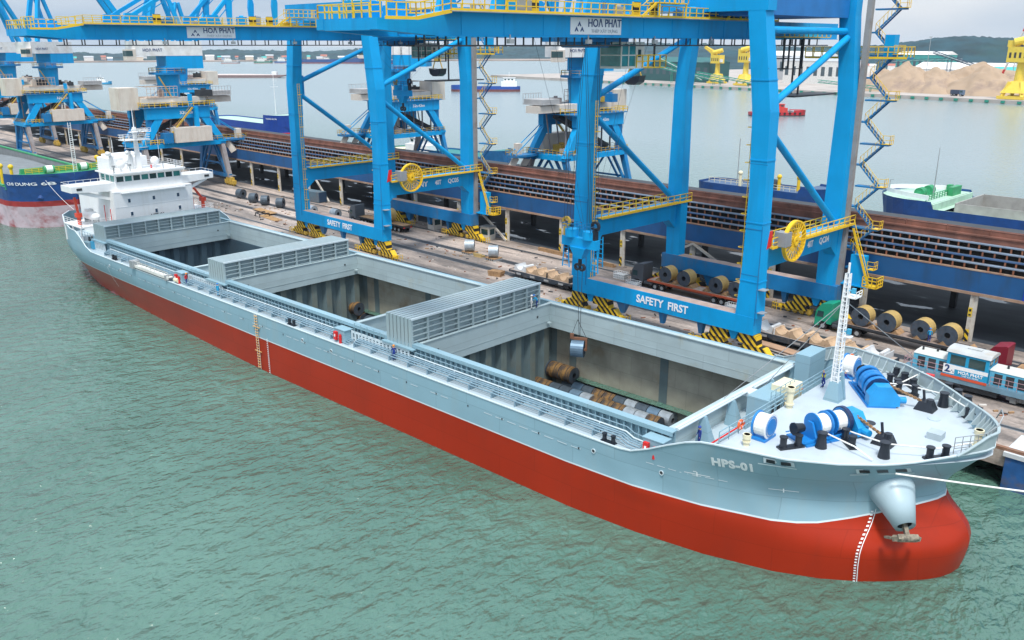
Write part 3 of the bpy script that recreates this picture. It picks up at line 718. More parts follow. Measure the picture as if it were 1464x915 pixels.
for (x, y) in ((-153.5, 63.6), (-153.5, 66.4), (-153.3, 72.3), (-153.3, 74.6)):
    d_ = M(); d_.cyl((x, y, 18.95), (x, y, 19.9), .10, 8); d_.cbox((x, y, 20.05), (.45, .45, .35)); part('searchlight', d_, GALV, SHIP, True)
for (x, y) in ((-154.0, 64.1), (-158.4, 74.2), (-158.8, 66.0)):
    d_ = M(); d_.cyl((x, y, 18.9), (x, y, 24.5), .03, 5); part('whip_aerial', d_, WHITE, SHIP, True)
b_ = M(); b_.cyl((-155, 70.9, 19.0), (-155, 70.9, 19.55), .16, 8); part('red_lamp', b_, REDP, SHIP, True)
# funnel block aft of the wheelhouse
f_ = M(); f_.box(-166, -161, 66, 73, 15.9, 20.5); f_.box(-165.4, -161.6, 66.6, 72.4, 20.5, 21.0)
part('funnel', f_, WHITE, SHIP, True)
# boat decks on both sides of the deckhouse
for sgn, ya, yb in ((-1, 56.7, 62.3), (1, 76.6, 81.4)):
    b_ = M(); b_.box(-160.6, -153.2, ya, yb, 10.25, 10.45)
    for x in (-153.5, -157.0, -160.4): b_.box(x - .1, x + .1, (ya if sgn < 0 else yb - .2), (ya + .2 if sgn < 0 else yb), ZM, 10.25)
    bd = part('boat_deck', b_, WHITE, SHIP, True)
    yo = ya + .15 if sgn < 0 else yb - .15
    r = M(); r.rail([(-153.3, yo, 10.45), (-160.6, yo, 10.45)], 1.05, 1.4, .05, 2); r.rail([(-153.3, yo, 10.45), (-153.3, (yb if sgn < 0 else ya), 10.45)], 1.05, 1.4, .05, 2); part('guard_rail', r, WHITE, bd, True)
    yd = 57.7 if sgn < 0 else 80.6
    d_ = M(); d_.cyl((-156.2, yd, 10.45), (-156.2, yd, 11.9), .36, 10, .3); d_.cbox((-156.2, yd, 12.1), (1.0, .9, .7))
    d_.beam((-156.2, yd, 12.2), (-157.2, yd - sgn * (.1 if sgn < 0 else 1.6), 15.0), .34, .4); part('davit', d_, mat('davit_red', (0.72, 0.07, 0.03), 0.45), SHIP, True)
    if sgn < 0:
        l = M(); 
        rings = [[(-156.4 + t * 3.0, 59.9 + (.95 * sqrt(max(0, 1 - (abs(t)) ** 2.5)) + .03) * cos(a), 11.75 + (.75 * sqrt(max(0, 1 - abs(t) ** 3)) + .03) * sin(a)) for a in [2 * pi * i / 12 for i in range(12)]] for t in [-1, -.9, -.7, -.4, 0, .4, .7, .9, 1]]
        l.loft(rings); l.cbox((-157.2, 59.9, 12.55), (1.5, 1.0, .5)); bo = part('rescue_boat', l, WHITE, SHIP, True, smooth=True)
        c_ = M(); c_.box(-158.4, -158.2, 59.4, 60.4, 10.45, 11.2); c_.box(-154.7, -154.5, 59.4, 60.4, 10.45, 11.2); parts_each('boat_cradle', c_, GALV, bo, True)
    for k, x in enumerate((-153.0, -155.4)):
        f_ = M(); yy = 61.9 if sgn < 0 else 77.1
        f_.tube([(x, yy, 10.5), (x, yy, 13.0)] if k == 0 else [(x, yy, 10.5), (x, yy, 13.4)], .07, 6); part('fire_main_pipe', f_, REDP, SHIP, True)
# lower mooring deck forward of the house on the near side
b_ = M(); b_.box(-152, -149.9, 56.2, 57.6, ZM, 8.4); part('mooring_winch_bed', b_, GREY, SHIP, True)
b_ = M(); b_.cyl((-151.2, 57.0, 8.7), (-151.2, 59.2, 8.7), .5, 12); b_.cbox((-151.2, 59.5, 8.5), (1.2, .6, 1.4)); part('capstan_winch', b_, DARK, SHIP, True)
b_ = M(); b_.cbox((-149.2, 56.85, 8.1), (.9, .7, 1.3)); part('ventilator_box', b_, mat('deck_cyan', (0.05, 0.30, 0.48), 0.5), SHIP, True)

# ---------------------------------------------------------------- forecastle gear
def bollard(p, ang, big=.88):
    b_ = M(); x, y, z = p; dx, dy = cos(ang) * .75, sin(ang) * .75
    b_.beam((x - dx * 1.6, y - dy * 1.6, z + .08), (x + dx * 1.6, y + dy * 1.6, z + .08), .72, .16)
    for s_ in (-1, 1):
        c = (x + dx * s_, y + dy * s_)
        b_.cyl((*c, z + .16), (*c, z + 1.05), .30, 14); b_.cyl((*c, z + 1.05), (*c, z + 1.16), .37, 14); b_.cyl((*c, z + .16), (*c, z + .3), .36, 14)
    b_.xf(lambda v: Vector((x + (v.x - x) * big, y + (v.y - y) * big, z + (v.z - z) * big))); part('bollard', b_, BLK, SHIP, True)
def rollerped(p):
    b_ = M(); x, y, z = p; b_.cyl((x, y, z), (x, y, z + .95), .46, 14, .32); b_.cyl((x, y, z + .95), (x, y, z + 1.2), .36, 14, .30); b_.cyl((x, y, z + 1.2), (x, y, z + 1.28), .4, 14)
    part('pedestal_roller', b_, BLK, SHIP, True)
def dirang(a, b): return atan2(b[1] - a[1], b[0] - a[0])
for a, b in (((-26.9, 59.0), (-26.1, 60.3)), ((-24.1, 63.9), (-22.9, 62.7)), ((-18.0, 64.9), (-17.2, 66.0)), ((-24.8, 76.6), (-23.2, 77.0)), ((-26.2, 78.4), (-24.9, 77.2)), ((-18.3, 74.9), (-17.3, 74.0))):
    bollard(((a[0] + b[0]) / 2, (a[1] + b[1]) / 2, ZF), dirang(a, b))
for p in ((-24.8, 61.3), (-20.6, 62.9), (-20.7, 76.2)): rollerped((*p, ZF))
def winch(p, flip=1, covered=False, turn=0.0):
    """windlass: two rope drums, warping end, gear case; its axis lies along +y*flip from p"""
    x, y, z = p
    def Y(t): return y + t * flip
    bed = M(); bed.box(x - 1.2, x + 1.2, min(Y(-.6), Y(5.2)), max(Y(-.6), Y(5.2)), z, z + .16)
    for t in (.55, 2.2, 3.85): bed.prism([(x - .9, z + .16), (x + .9, z + .16), (x + .25, z + 1.5), (x - .25, z + 1.5)], 'y', min(Y(t), Y(t + .18)), max(Y(t), Y(t + .18)))
    for xx in (-1.05, 1.05): bed.cyl((x + xx, Y(-.8), z + .45), (x + xx, Y(5.2), z + .45), .05, 6)
    w_ = part('mooring_winch', bed, WINB, SHIP, True)
    for t in (.85, 2.5):
        dr = M(); cz = z + 1.15
        d_ = None
        for q in (0, 1.2):
            dr = M(); dr.cyl((x, Y(t + q), cz), (x, Y(t + q + .12), cz), 1.0, 20)
            e_ = part('drum_flange', dr, WINB, w_, True); d_ = d_ or e_
        rp_ = M(); rp_.cyl((x, Y(t + .14), cz), (x, Y(t + 1.18), cz), .8, 20)
        part('rope_wrap' if not covered else 'drum_cover', rp_, ROPE if not covered else WINB, d_, True, smooth=False)
        if covered:
            cv = M(); cv.ring((x, Y(t + .66), cz), (0, 1, 0), .86, .70, .30, 20); part('rope_wrap', cv, ROPE, d_, True)
            hood = M(); hood.ring((x, Y(t + .1), cz), (0, 1, 0), 1.12, 1.0, .5, 20); hood.ring((x, Y(t + 1.2), cz), (0, 1, 0), 1.12, 1.0, .5, 20); parts_each('hood', hood, WINB, d_, True)
    we = M(); we.cyl((x, Y(-.1), z + 1.15), (x, Y(-.9), z + 1.15), .34, 14, .46); we.cyl((x, Y(-.9), z + 1.15), (x, Y(-1.0), z + 1.15), .52, 14); part('warping_end', we, BLK, w_, True)
    gc = M(); gc.prism([(x - 1.1, z + .16), (x + 1.5, z + .16), (x + 1.5, z + .9), (x + .7, z + 1.9), (x - .5, z + 1.9), (x - 1.1, z + 1.1)], 'y', min(Y(4.1), Y(5.2)), max(Y(4.1), Y(5.2))); gc.cyl((x + 1.2, Y(4.7), z + .6), (x + 2.1, Y(4.7), z + .6), .3, 10)
    part('gear_case', gc, mat('winch_cyan_paint', (0.012, 0.27, 0.60), 0.4), w_, True)
    ch = M(); ch.cyl((x, Y(3.7), z + 1.15), (x, Y(4.0), z + 1.15), 1.1, 20); part('chain_wheel', ch, mat('winch_navy', (0.01, 0.03, 0.10), 0.4), w_, True)
    pv = Vector((x + 94, y - YC, 0)); R_ = Matrix.Translation(pv) @ Matrix.Rotation(turn, 4, 'Z') @ Matrix.Translation(-pv)
    for o_ in [w_] + list(w_.children_recursive): o_.data.transform(R_)
winch((-26.4, 61.5, ZF), 1, False, radians(-24)); winch((-27.6, 76.3, ZF), -1, True, radians(38))
for (x, y) in ((-29.0, 59.9), (-29.6, 77.8)):                       # spare rope reels
    r = M(); r.cyl((x - .4, y, ZF + 1.1), (x + .55, y, ZF + 1.1), .92, 22); rl = part('rope_reel', r, ROPE, SHIP, True)
    f = M(); f.cyl((x + .56, y, ZF + 1.1), (x + .66, y, ZF + 1.1), 1.05, 22); part('reel_rim', f, WHITE, rl, True)
    f = M(); f.cyl((x + .67, y, ZF + 1.1), (x + .72, y, ZF + 1.1), .68, 22); part('reel_hub', f, WINB, rl, True)
    f = M(); f.ring((x + .69, y, ZF + 1.1), (1, 0, 0), .86, .80, .03, 22); part('reel_band', f, WINB, rl, True)
    f = M(); f.cyl((x - .55, y, ZF + 1.1), (x - .42, y, ZF + 1.1), 1.05, 22); f.beam((x + .1, y - .9, ZF + .12), (x + .1, y + .9, ZF + .12), 1.2, .2); f.hexa([(x - .5, y - .7, ZF), (x + .7, y - .7, ZF), (x + .7, y + .7, ZF), (x - .5, y + .7, ZF), (x - .3, y - .15, ZF + 1.1), (x + .5, y - .15, ZF + 1.1), (x + .5, y + .15, ZF + 1.1), (x - .3, y + .15, ZF + 1.1)]); part('reel_stand', f, WINB, rl, True)
# chains and chain stoppers
CH = mat('rusty_chain', (0.27, 0.16, 0.08), 0.8, var=0.4, scale=4)
for a, b in (((-24.2, 65.3, ZF + 1.8), (-21.9, 65.3, ZF + .75)), ((-24.4, 73.3, ZF + 1.8), (-21.9, 74.4, ZF + .7))):
    c_ = M(); a = Vector(a); b = Vector(b); n_ = 16
    for i in range(n_):
        p = a.lerp(b, i / n_); q = a.lerp(b, (i + 1.25) / n_); c_.beam(p, q, .24 if i % 2 else .09, .09 if i % 2 else .24)
    part('anchor_chain', c_, CH, SHIP, True)
    s_ = M(); d_ = (b - a).normalized(); x, y = b.x + d_.x * .4, b.y + d_.y * .4
    s_.hexa([(x - .8, y - .7, ZF), (x + .8, y - .7, ZF), (x + .8, y + .7, ZF), (x - .8, y + .7, ZF), (x - .5, y - .45, ZF + .75), (x + .5, y - .45, ZF + .75), (x + .5, y + .45, ZF + .75), (x - .5, y + .45, ZF + .75)])
    s_.beam((x - .3, y + .35, ZF + .7), (x - .5, y + .5, ZF + 1.5), .16); s_.cyl((x + .35, y - .2, ZF + .7), (x + .35, y - .2, ZF + 1.05), .3, 10)
    part('chain_stopper', s_, BLK, SHIP, True)
for (x, y) in ((-23.9, 68.4), (-20.3, 72.9)):
    h = M(); h.cyl((x, y, ZF), (x, y, ZF + .06), .5, 16); part('deck_manhole', h, DARK if x < -22 else DECK, SHIP, True)
h = M(); h.box(-19.5, -18.4, 68.6, 69.7, ZF, ZF + .55); part('booby_hatch', h, mat('hatch_box_paint', (0.36, 0.43, 0.46), 0.4), SHIP, True)
for (x, y, hh_, r) in ((-30.2, 66.9, 1.9, .38), (-31.6, 80.0, 1.8, .38), (-15.9, 69.0, 1.7, .36), (-29.2, 57.7, 0.95, .33)):
    v = M(); v.cyl((x, y, ZF), (x, y, ZF + hh_), r * .75, 14); v.cyl((x, y, ZF + hh_ - .35), (x, y, ZF + hh_), r, 14); v.cyl((x, y, ZF + .3), (x, y, ZF + .42), r, 14); part('mushroom_vent', v, CREAM, SHIP, True)
v = M(); v.box(-32.9, -31.1, 68.8, 71.2, ZM, ZF + .9); part('store_locker', v, CREAM, SHIP, True)
v = M(); v.box(-34.9, -33.4, 77.6, 81.0, ZM, ZF + 1.0); part('mast_house', v, GREY, SHIP, True)
v = M(); v.box(-33.8, -31.6, 66.2, 70.6, ZM, ZF + .35); v.rail([(-31.6, 66.2, ZF + .35), (-31.6, 70.6, ZF + .35)], .9, .9, .05, 1); part('deck_store', v, GREY, SHIP, True)
v = M()
for k in range(4): v.box(-31.59, -31.54, 66.5 + k * 1.0, 67.0 + k * 1.0, ZF - 1.8, ZF - .2)
parts_each('store_grille', v, DARK, SHIP, True)
# forecastle after rail
r = M(); r.rail([(-30.75, 56.2, ZF), (-30.75, 82.0, ZF)], 1.15, 1.5, .06, 2); part('forecastle_rail', r, GREY, SHIP, True)
# fore end hatch: round rail bar on brackets, panel brackets
r = M(); r.tube([(-35.3, 57.6, 9.75), (-35.3, 69.0, 9.75)], .11, 8); r.tube([(-35.3, 70.4, 9.75), (-35.3, 80.0, 9.75)], .11, 8); parts_each('hatch_bar', r, PALE, SHIP, True)
r = M()
for y in (61.6, 66.4, 73.6, 78.4): r.hexa([(-35.7, y - .5, ZM), (-34.3, y - .5, ZM), (-34.3, y + .5, ZM), (-35.7, y + .5, ZM), (-35.55, y - .14, 9.7), (-35.05, y - .14, 9.7), (-35.05, y + .14, 9.7), (-35.55, y + .14, 9.7)])
parts_each('bar_bracket', r, GREY, SHIP, True)
r = M(); r.box(-36.05, -35.75, 58.2, 79.2, 9.42, 9.56); r.box(-35.75, -34.6, 69.0, 70.5, 9.3, 9.62); part('hatch_end_beam', r, PALE, SHIP, True)
r = M(); r.tube([(-33.9, 59.5, ZM + .5), (-33.9, 79.5, ZM + .5)], .08, 6); part('fire_main_pipe', r, REDP, SHIP, True)
# red hose box, extinguisher, light posts at the far bulwark
b_ = M(); b_.cbox((-23.3, 80.4, ZF + .6), (.7, .4, 1.0)); f_ = part('fire_hose_box', b_, REDP, SHIP, True)
b_ = M(); b_.cbox((-23.25, 80.18, ZF + .62), (.3, .02, .35)); part('box_sign', b_, WHITE, f_, True)
b_ = M(); b_.cyl((-25.6, 81.0, ZF), (-25.6, 81.0, ZF + 1.2), .14, 8); part('hydrant', b_, REDP, SHIP, True)
for a in ((-25.3, 79.9), (-20.4, 79.0)):
    b_ = M(); x, y = a; dx, dy = .55, -.5
    b_.beam((x - dx * 3, y - dy * 3, ZF + .1), (x + dx * 3, y + dy * 3, ZF + .1), .8, .2)
    for k in (-1, 0, 1): b_.cyl((x + dx * k * 2, y + dy * k * 2, ZF + .2), (x + dx * k * 2, y + dy * k * 2, ZF + .75), .42, 12, .3); b_.cyl((x + dx * k * 2, y + dy * k * 2, ZF + .75), (x + dx * k * 2, y + dy * k * 2, ZF + .85), .36, 12)
    part('roller_fairlead', b_, BLK, SHIP, True)
# bow rail hoop and stem ladder
r = M(); r.rail([(-16.8, 66.4, ZF + .3), (-15.2, 68.2, ZF + .5), (-14.9, 70.4, ZF + .6)], 1.35, .6, .05, 2)
r.tube([(-15.0, 70.0, ZF + 1.6), (-14.9, 71.0, ZF + 2.5), (-15.3, 72.0, ZF + 2.6), (-15.7, 72.6, ZF + 1.6)], .05, 6)
part('bow_rail', r, GALV, SHIP, True)
# lattice bow mast
m_ = M(); bx, by = -28.2, 71.3
for k, (dx, dy) in enumerate(((-.30, -.30), (.30, -.30), (.30, .30), (-.30, .30))):
    m_.beam((bx + dx, by + dy, ZF + 1.6), (bx + dx * .55, by + dy * .55, ZF + 11.4), .10)
for i in range(24):
    z = ZF + 1.8 + i * .4; f = 1 - .45 * i / 24
    for s_ in (-1, 1):
        m_.beam((bx - .30 * f, by + s_ * .30 * f, z), (bx + .30 * f, by + s_ * .30 * f, z), .05)
        m_.beam((bx + s_ * .30 * f, by - .30 * f, z), (bx + s_ * .30 * f, by + .30 * f, z), .05)
m_.box(bx - .22, bx - .10, by - .14, by + .14, ZF + 1.6, ZF + 11.2)
m_.box(bx - .1, bx + .9, by - .1, by + 1.1, ZF + 9.3, ZF + 9.4); m_.rail([(bx + .9, by - .1, ZF + 9.4), (bx + .9, by + 1.1, ZF + 9.4)], .5, .5, .05)
m_.cyl((bx, by, ZF + 11.4), (bx, by, ZF + 12.3), .1, 8); m_.box(bx, bx + .8, by, by + .6, ZF + 5.8, ZF + 5.9)
fm = part('foremast', m_, WHITE, SHIP, True)
m_ = M(); m_.hexa([(bx - .7, by - .7, ZF), (bx + .7, by - .7, ZF), (bx + .7, by + .7, ZF), (bx - .7, by + .7, ZF), (bx - .4, by - .4, ZF + 1.7), (bx + .4, by - .4, ZF + 1.7), (bx + .4, by + .4, ZF + 1.7), (bx - .4, by + .4, ZF + 1.7)]); m_.beam((bx + .6, by + .6, ZF), (bx + .3, by + .3, ZF + 2.6), .3); part('mast_foot', m_, GREY, fm, True)
for z, s_ in ((ZF + 9.9, .3), (ZF + 6.3, .32)):
    l = M(); l.cbox((bx + .5, by + .3, z), (s_, s_, s_ * 1.4)); l.cyl((bx, by, z), (bx + .4, by + .3, z), .06, 6); part('mast_lamp', l, mat('lamp_cyan', (0.05, 0.35, 0.55), 0.4), fm, True)
for q in ((-34.6, 70.3, ZM + 2.4), (-36.2, 66.5, 9.6), (-24.9, 82.6, ZF + 1.2)):
    l = M(); l.tube([(bx, by, ZF + 9.0), q], .035, 5); part('mast_stay', l, GALV, fm, True)

# ---------------------------------------------------------------- hull fittings and marks
def hull_near(x, z):
    if x > -45: t = lerp_tab(XS, z) - x; return YC - bow_hw(max(t, 0), z)
    return YC - (13.75 if x > -95 else stern_hw(x, z))
def hull_lettering(s, size, x, z, m=LTEXT, bold=0.0, sx=1.0, tilt=0.0, space=1.0):
    me = text_mesh(s, size, .02, bold, space)
    for v in me.vertices:
        a, b = v.co.x * sx, v.co.y; X_ = x + a; Z_ = z + b + a * tilt
        v.co = Vector((X_ + 94, hull_near(X_, Z_) - .035 - v.co.z - YC, Z_))
    me.materials.clear(); me.materials.append(m); o = bpy.data.objects.new('lettering', me); COL.objects.link(o); o.parent = SHIP
hull_lettering('HPS-01', 1.02, -29.7, 8.78, LTEXT, .05, .98, .055, 1.10)
dm = M()
def hull_patch(mb, x0, x1, z0, z1, off=.03):
    mb.add([(x0, hull_near(x0, z0) - off, z0), (x1, hull_near(x1, z0) - off, z0), (x1, hull_near(x1, z1) - off, z1), (x0, hull_near(x0, z1) - off, z1)], [(0, 1, 2, 3)])
def draft(x, z0, z1, lean=0.0):
    m_ = M(); z = z0
    while z < z1:
        xx = x + lean * (z - z0); hull_patch(m_, xx - .17, xx - .02, z, z + .12, .11); z += .26
        hull_patch(m_, xx + .05, xx + .10, z - .26, z, .11)
    part('draft_marks', m_, LTEXT, SHIP, True)
TUGM = ((-32.6, 7.05), (-26.4, 6.9))
draft(-20.95, 0.0, 5.7, 0.02); draft(-94.0, 0.1, 4.6, 0); draft(-140.8, 2.5, 5.9, .0)
m_ = M(); rnd = random.Random(3)                         # weld-seam stitch line along the sheer
x = -147.0
while x < -43:
    if rnd.random() < .86: hull_patch(m_, x, x + 1.1, 6.02, 6.10)
    x += 1.55
x = -37
while x < -30.5: hull_patch(m_, x, x + .7, 6.9 - (x + 37) * .0, 6.96); x += 1.0
part('fender_seam', m_, PALE, SHIP, True)
for x0, z0 in TUGM:
    m_ = M(); hull_patch(m_, x0 - 1.0, x0 + 1.0, z0, z0 + .05, .05); hull_patch(m_, x0 - .04, x0 + .04, z0 - .18, z0 + .22, .06); hull_patch(m_, x0 - .3, x0 + .3, z0 + .22, z0 + .28, .06)
    part('hull_mark', m_, LTEXT, SHIP, True)
m_ = M()
x = -146.2
while x < -43: hull_patch(m_, x, x + .16, 6.0, 6.2, .04); x += 4.65
part('scupper', m_, DARK, SHIP, True)
for x in (-140, -136, -86.2, -80.4, -42.2, -35.6):
    m_ = M(); y = hull_near(x, 6.3); m_.cyl((x, y + .05, 6.35), (x, y - .04, 6.35), .16, 12); part('freeing_port', m_, DARK, SHIP, True)
    m_ = M(); m_.ring((x, y - .03, 6.35), (0, 1, 0), .22, .16, .06, 14); part('port_rim', m_, PALE, SHIP, True)
# bollards on the side deck
for x in (-139.0, -89.2, -41.0): bollard((x, 55.85, ZM), 0, .62)
# fairleads through the bow plating
for x0, x1, z0 in ((-27.3, -25.2, 9.72), (-21.6, -18.7, 9.45)):
    m_ = M(); hull_patch(m_, x0, x1, z0, z0 + .5, .06); n_ = 3 if x1 - x0 > 2.5 else 2
    fl = part('fairlead', m_, PALE, SHIP, True)
    m_ = M()
    for k in range(n_):
        a = x0 + (x1 - x0) * (k + .2) / n_; b = x0 + (x1 - x0) * (k + .8) / n_; hull_patch(m_, a, b, z0 + .1, z0 + .42, .075)
    parts_each('fairlead_opening', m_, BLK, fl, True)
    m_ = M(); hull_patch(m_, x0 - .35, x1 + .15, z0 - .14, z0 - .04, .22); part('chafing_bar', m_, PALE, fl, True)
# anchor bolster and anchor
A, B = Vector((-19.75, 63.75, 7.15)), Vector((-18.15, 62.25, 5.65))
m_ = M(); dn = (B - A).normalized(); sd = dn.cross(Vector((0, 0, 1))).normalized(); up_ = sd.cross(dn); rings = []
for c_, r_ in (((-23.4, 66.9, 8.1), 2.0), ((-21.2, 65.0, 7.75), 1.95), ((-20.0, 63.95, 7.3), 1.72), ((-19.1, 63.1, 6.6), 1.25), (tuple(B), .76), (tuple(B - dn * .15), .52)):
    rings.append([Vector(c_) + (sd * cos(2 * pi * i / 28) + up_ * sin(2 * pi * i / 28)) * r_ for i in range(28)])
m_.loft(rings, False)
part('anchor_bolster', m_, mat('bolster_paint', (0.36, 0.47, 0.52), 0.42, var=.04), SHIP, True, smooth=True)
m_ = M(); dn = Vector((.55, -.62, -.56)).normalized(); c = B + dn * .25 + Vector((0, 0, -.15)); sd = Vector((.75, .66, 0)).normalized(); up_ = sd.cross(dn)
m_.beam(B - dn * .4, c + dn * .55, .30, .36); m_.cyl(c + dn * .5 - sd * .55, c + dn * .5 + sd * .55, .30, 12)
for s_ in (-1, 1):
    r0 = c + dn * .5 + sd * s_ * .5; r1 = r0 + sd * s_ * .45 + up_ * .35 - dn * .15; r2 = r1 + sd * s_ * .15 + up_ * .75 - dn * .45
    m_.beam(r0, r1, .42, .34); m_.beam(r1, r2, .34, .16); m_.beam(r0 - up_ * .25, r0 + up_ * .25, .5, .4)
for k in range(3): m_.ring(B - dn * (.1 + .28 * k) + up_ * .1, sd if k % 2 else up_, .20, .11, .09, 10)
part('anchor', m_, mat('anchor_mud', (0.23, 0.20, 0.15), 0.85, var=.4, scale=3, dirt=(0.02, 0.02, 0.025), dirt_amt=.9, dirt_scale=2), SHIP, True)

# pilot ladder on the near side: its own thing, hung from the deck edge
T = thing('pilot_ladder', 'orange rope pilot ladder hung down the ship side to the water', 'ladder', (-96.3, 55.1, ZM))
LAD = mat('ladder_wood', (0.55, 0.32, 0.12), 0.8, var=.2)
m_ = M()
for s_ in (-.25, .25): m_.beam((s_, 0, .1), (s_, .02, -7.3), .05)
part('side_rope', m_, ROPE, T)
m_ = M(); z = -.2
while z > -7.2: m_.cbox((0, 0, z), (.62 if abs(z + 1.6) > .2 and abs(z + 5) > .2 else 1.5, .14, .07)); z -= .36
parts_each('ladder_step', m_, LAD, T)
# gangway stowed on the near side of the aft hold
T = thing('stowed_gangway', 'long white gangway stowed along the near deck edge beside the aft hold', 'gangway', (-125, 55.5, ZM))
m_ = M(); m_.box(-5.5, 5.5, -.35, .45, .55, .68); m_.rail([(-5.5, -.35, .6), (5.5, -.35, .6)], .75, 1.3, .06, 0); m_.box(-5.5, 5.5, -.4, -.3, .35, .75); part('walkway', m_, mat('gangway_white', (0.62, 0.62, 0.58), 0.6), T)
m_ = M(); m_.box(-6.3, -5.2, -.7, .5, .2, 1.35); m_.box(4.6, 5.0, -.5, .5, .1, .9); parts_each('end_frame', m_, GALV, T)
m_ = M(); m_.cyl((6.4, .2, .45), (7.4, .2, .45), .3, 12); part('canvas_roll', m_, CREAM, T)
# ---------------------------------------------------------------- canopy shed along the jetty
SV = 116.3; U0, U1 = -470, 30
SHED = thing('conveyor_shed', 'long open shed with blue fascia and four rusty roof tiers along the jetty', 'shed', (-150, SV, ZQ), fr='Q')
m_ = M(); m_.box(U0, U1, SV - .15, SV + .15, 10.25, 12.95); part('fascia', m_, PIER, SHED, True)
m_ = M(); m_.box(U0, U1, SV - .32, SV + .4, 9.9, 10.24); m_.box(U0, U1, SV - .2, SV + .25, 12.96, 13.12); part('edge_beam', m_, mat('edge_beam_paint', (0.30, 0.19, 0.13), .8, var=.2, dirt=(0.42, 0.37, 0.3), dirt_amt=.7), SHED, True)
zt, vt = 13.12, SV
for k in range(4):
    hgt = (.62, .52, .6, .58)[k]
    m_ = M(); z0 = zt; z1 = zt + hgt
    m_.box(U0, U1, vt + .05, vt + .22, z1, z1 + .14); m_.add([(U0, vt + .22, z1 + .10), (U1, vt + .22, z1 + .10), (U1, vt + .8, z1 + .12), (U0, vt + .8, z1 + .12)], [(0, 1, 2, 3)])
    part('roof_ledge', m_, LEDGE if k != 1 else mat('ledge_blue', (0.05, 0.10, 0.20), .5, var=.15), SHED, True)
    m_ = M(); u = U0; rnd = random.Random(k)
    st = 1.42 if k % 2 == 0 else 1.25
    while u < U1:
        if rnd.random() > .04: m_.box(u, u + .2, vt + .08, vt + .2, z0, z1)
        u += st
    part('ledge_post', m_, RUSTM, SHED, True, stuff=True)
    m_ = M(); m_.box(U0, U1, vt + .62, vt + .7, z0 - .1, z1 + .09); part('tier_backing', m_, mat('tier_dark', (0.018, 0.015, 0.014), .9), SHED, True)
    zt = z1 + .12; vt += .8
    m_ = M(); m_.add([(U0, vt - .33, zt - .30 + .1), (U1, vt - .33, zt - .3 + .1), (U1, vt + .1, zt), (U0, vt + .1, zt)], [(0, 1, 2, 3)])
m_ = M(); m_.box(U0, U1, vt + .02, vt + .3, zt - .2, zt + .75); m_.box(U0, U1, vt - .12, vt + .35, zt + .75, zt + .95); m_.box(U0, U1, vt + .3, vt + 1.2, zt + .95, zt + 1.6); m_.box(U0, U1, vt + .26, vt + .3, zt + .95, zt + 1.0)
u = U0
while u < U1: m_.box(u, u + .1, vt + .2, vt + .3, zt + .97, zt + 1.75); u += 5.3
m_.box(U0, U1, vt + .22, vt + .3, zt + 1.68, zt + 1.76)
part('ridge_wall', m_, mat('ridge_rust', (0.20, 0.085, 0.060), .85, var=.3, scale=.5, dirt=(0.075, 0.04, 0.032), dirt_amt=.8, dirt_scale=.5, dirt_stretch=(1, 1, .3)), SHED, True)
m_ = M(); m_.box(U0, U1, SV + .2, 148, 12.2, 12.6); m_.box(U0, U1, vt + 1.2, 148, 12.7, 13.0); part('roof', m_, DARK, SHED, True)  # unseen slab, made deep to keep the shed's inside dark
CYEL = mat('column_yellow', (0.62, 0.43, 0.03), .6)
for i in range(26):
    u = -34.9 - 14.1 * i + 14.1 * 2
    m_ = M(); m_.box(u - .5, u - .05, SV - .1, SV + .35, ZQ, 9.9); m_.box(u - .05, u + .38, SV + .0, SV + .25, ZQ, 9.9)
    c_ = part('column', m_, COLM, SHED, True)
    m_ = M(); m_.box(u - .52, u - .03, SV - .13, SV - .1, 7.0, 8.2); m_.k = 1; m_.box(u - .4, u - .15, SV - .15, SV - .13, 7.7, 8.0); m_.box(u - .42, u - .13, SV - .15, SV - .13, 7.15, 7.35)
    part('bay_plate', m_, [CYEL, BLK], c_, True)
    m_ = M(); m_.box(u - .52, u - .03, SV - .13, SV - .1, ZQ, 5.3); part('hazard_band', m_, HAZ, c_, True)
for i in range(18):
    u = -28 - 14.1 * i; m_ = M(); m_.box(u - .4, u + .4, 130.6, 131.4, ZQ, 12.2); part('inner_column', m_, DARK, SHED, True)
for (u, d_) in ((-119.6, -9.5), (-77, 6), (-77, -6), (-181, -6.5)):
    m_ = M(); m_.beam((u, SV - .2, ZQ + .1 if abs(d_) > 6.2 else 9.9), (u + d_, SV - .2, 9.8 if abs(d_) > 6.2 else 7.0), .35, .35); part('raking_strut', m_, COLM, SHED, True)
# site board at the right end of the fascia
T = thing('site_board', 'bright blue site board with white B and yellow letters on the shed fascia', 'sign', (-27.6, SV - .2, 10.3), fr='Q')
m_ = M(); m_.box(-1.9, 5.2, -.06, .0, .0, 2.2); part('board', m_, mat('board_blue', (0.01, 0.05, 0.48), .4), T)
lettering('B', 1.15, T, (-1.0, -.07, 1.5), (1, 0, 0), (0, 0, 1), LTEXT, .03, absolute=False)
lettering('BE', .9, T, (-.75, -.07, .55), (1, 0, 0), (0, 0, 1), CYEL, .02, absolute=False)
m_ = M(); m_.box(-1.5, 3.0, -.075, -.062, 1.0, 1.04); part('rule', m_, LTEXT, T)
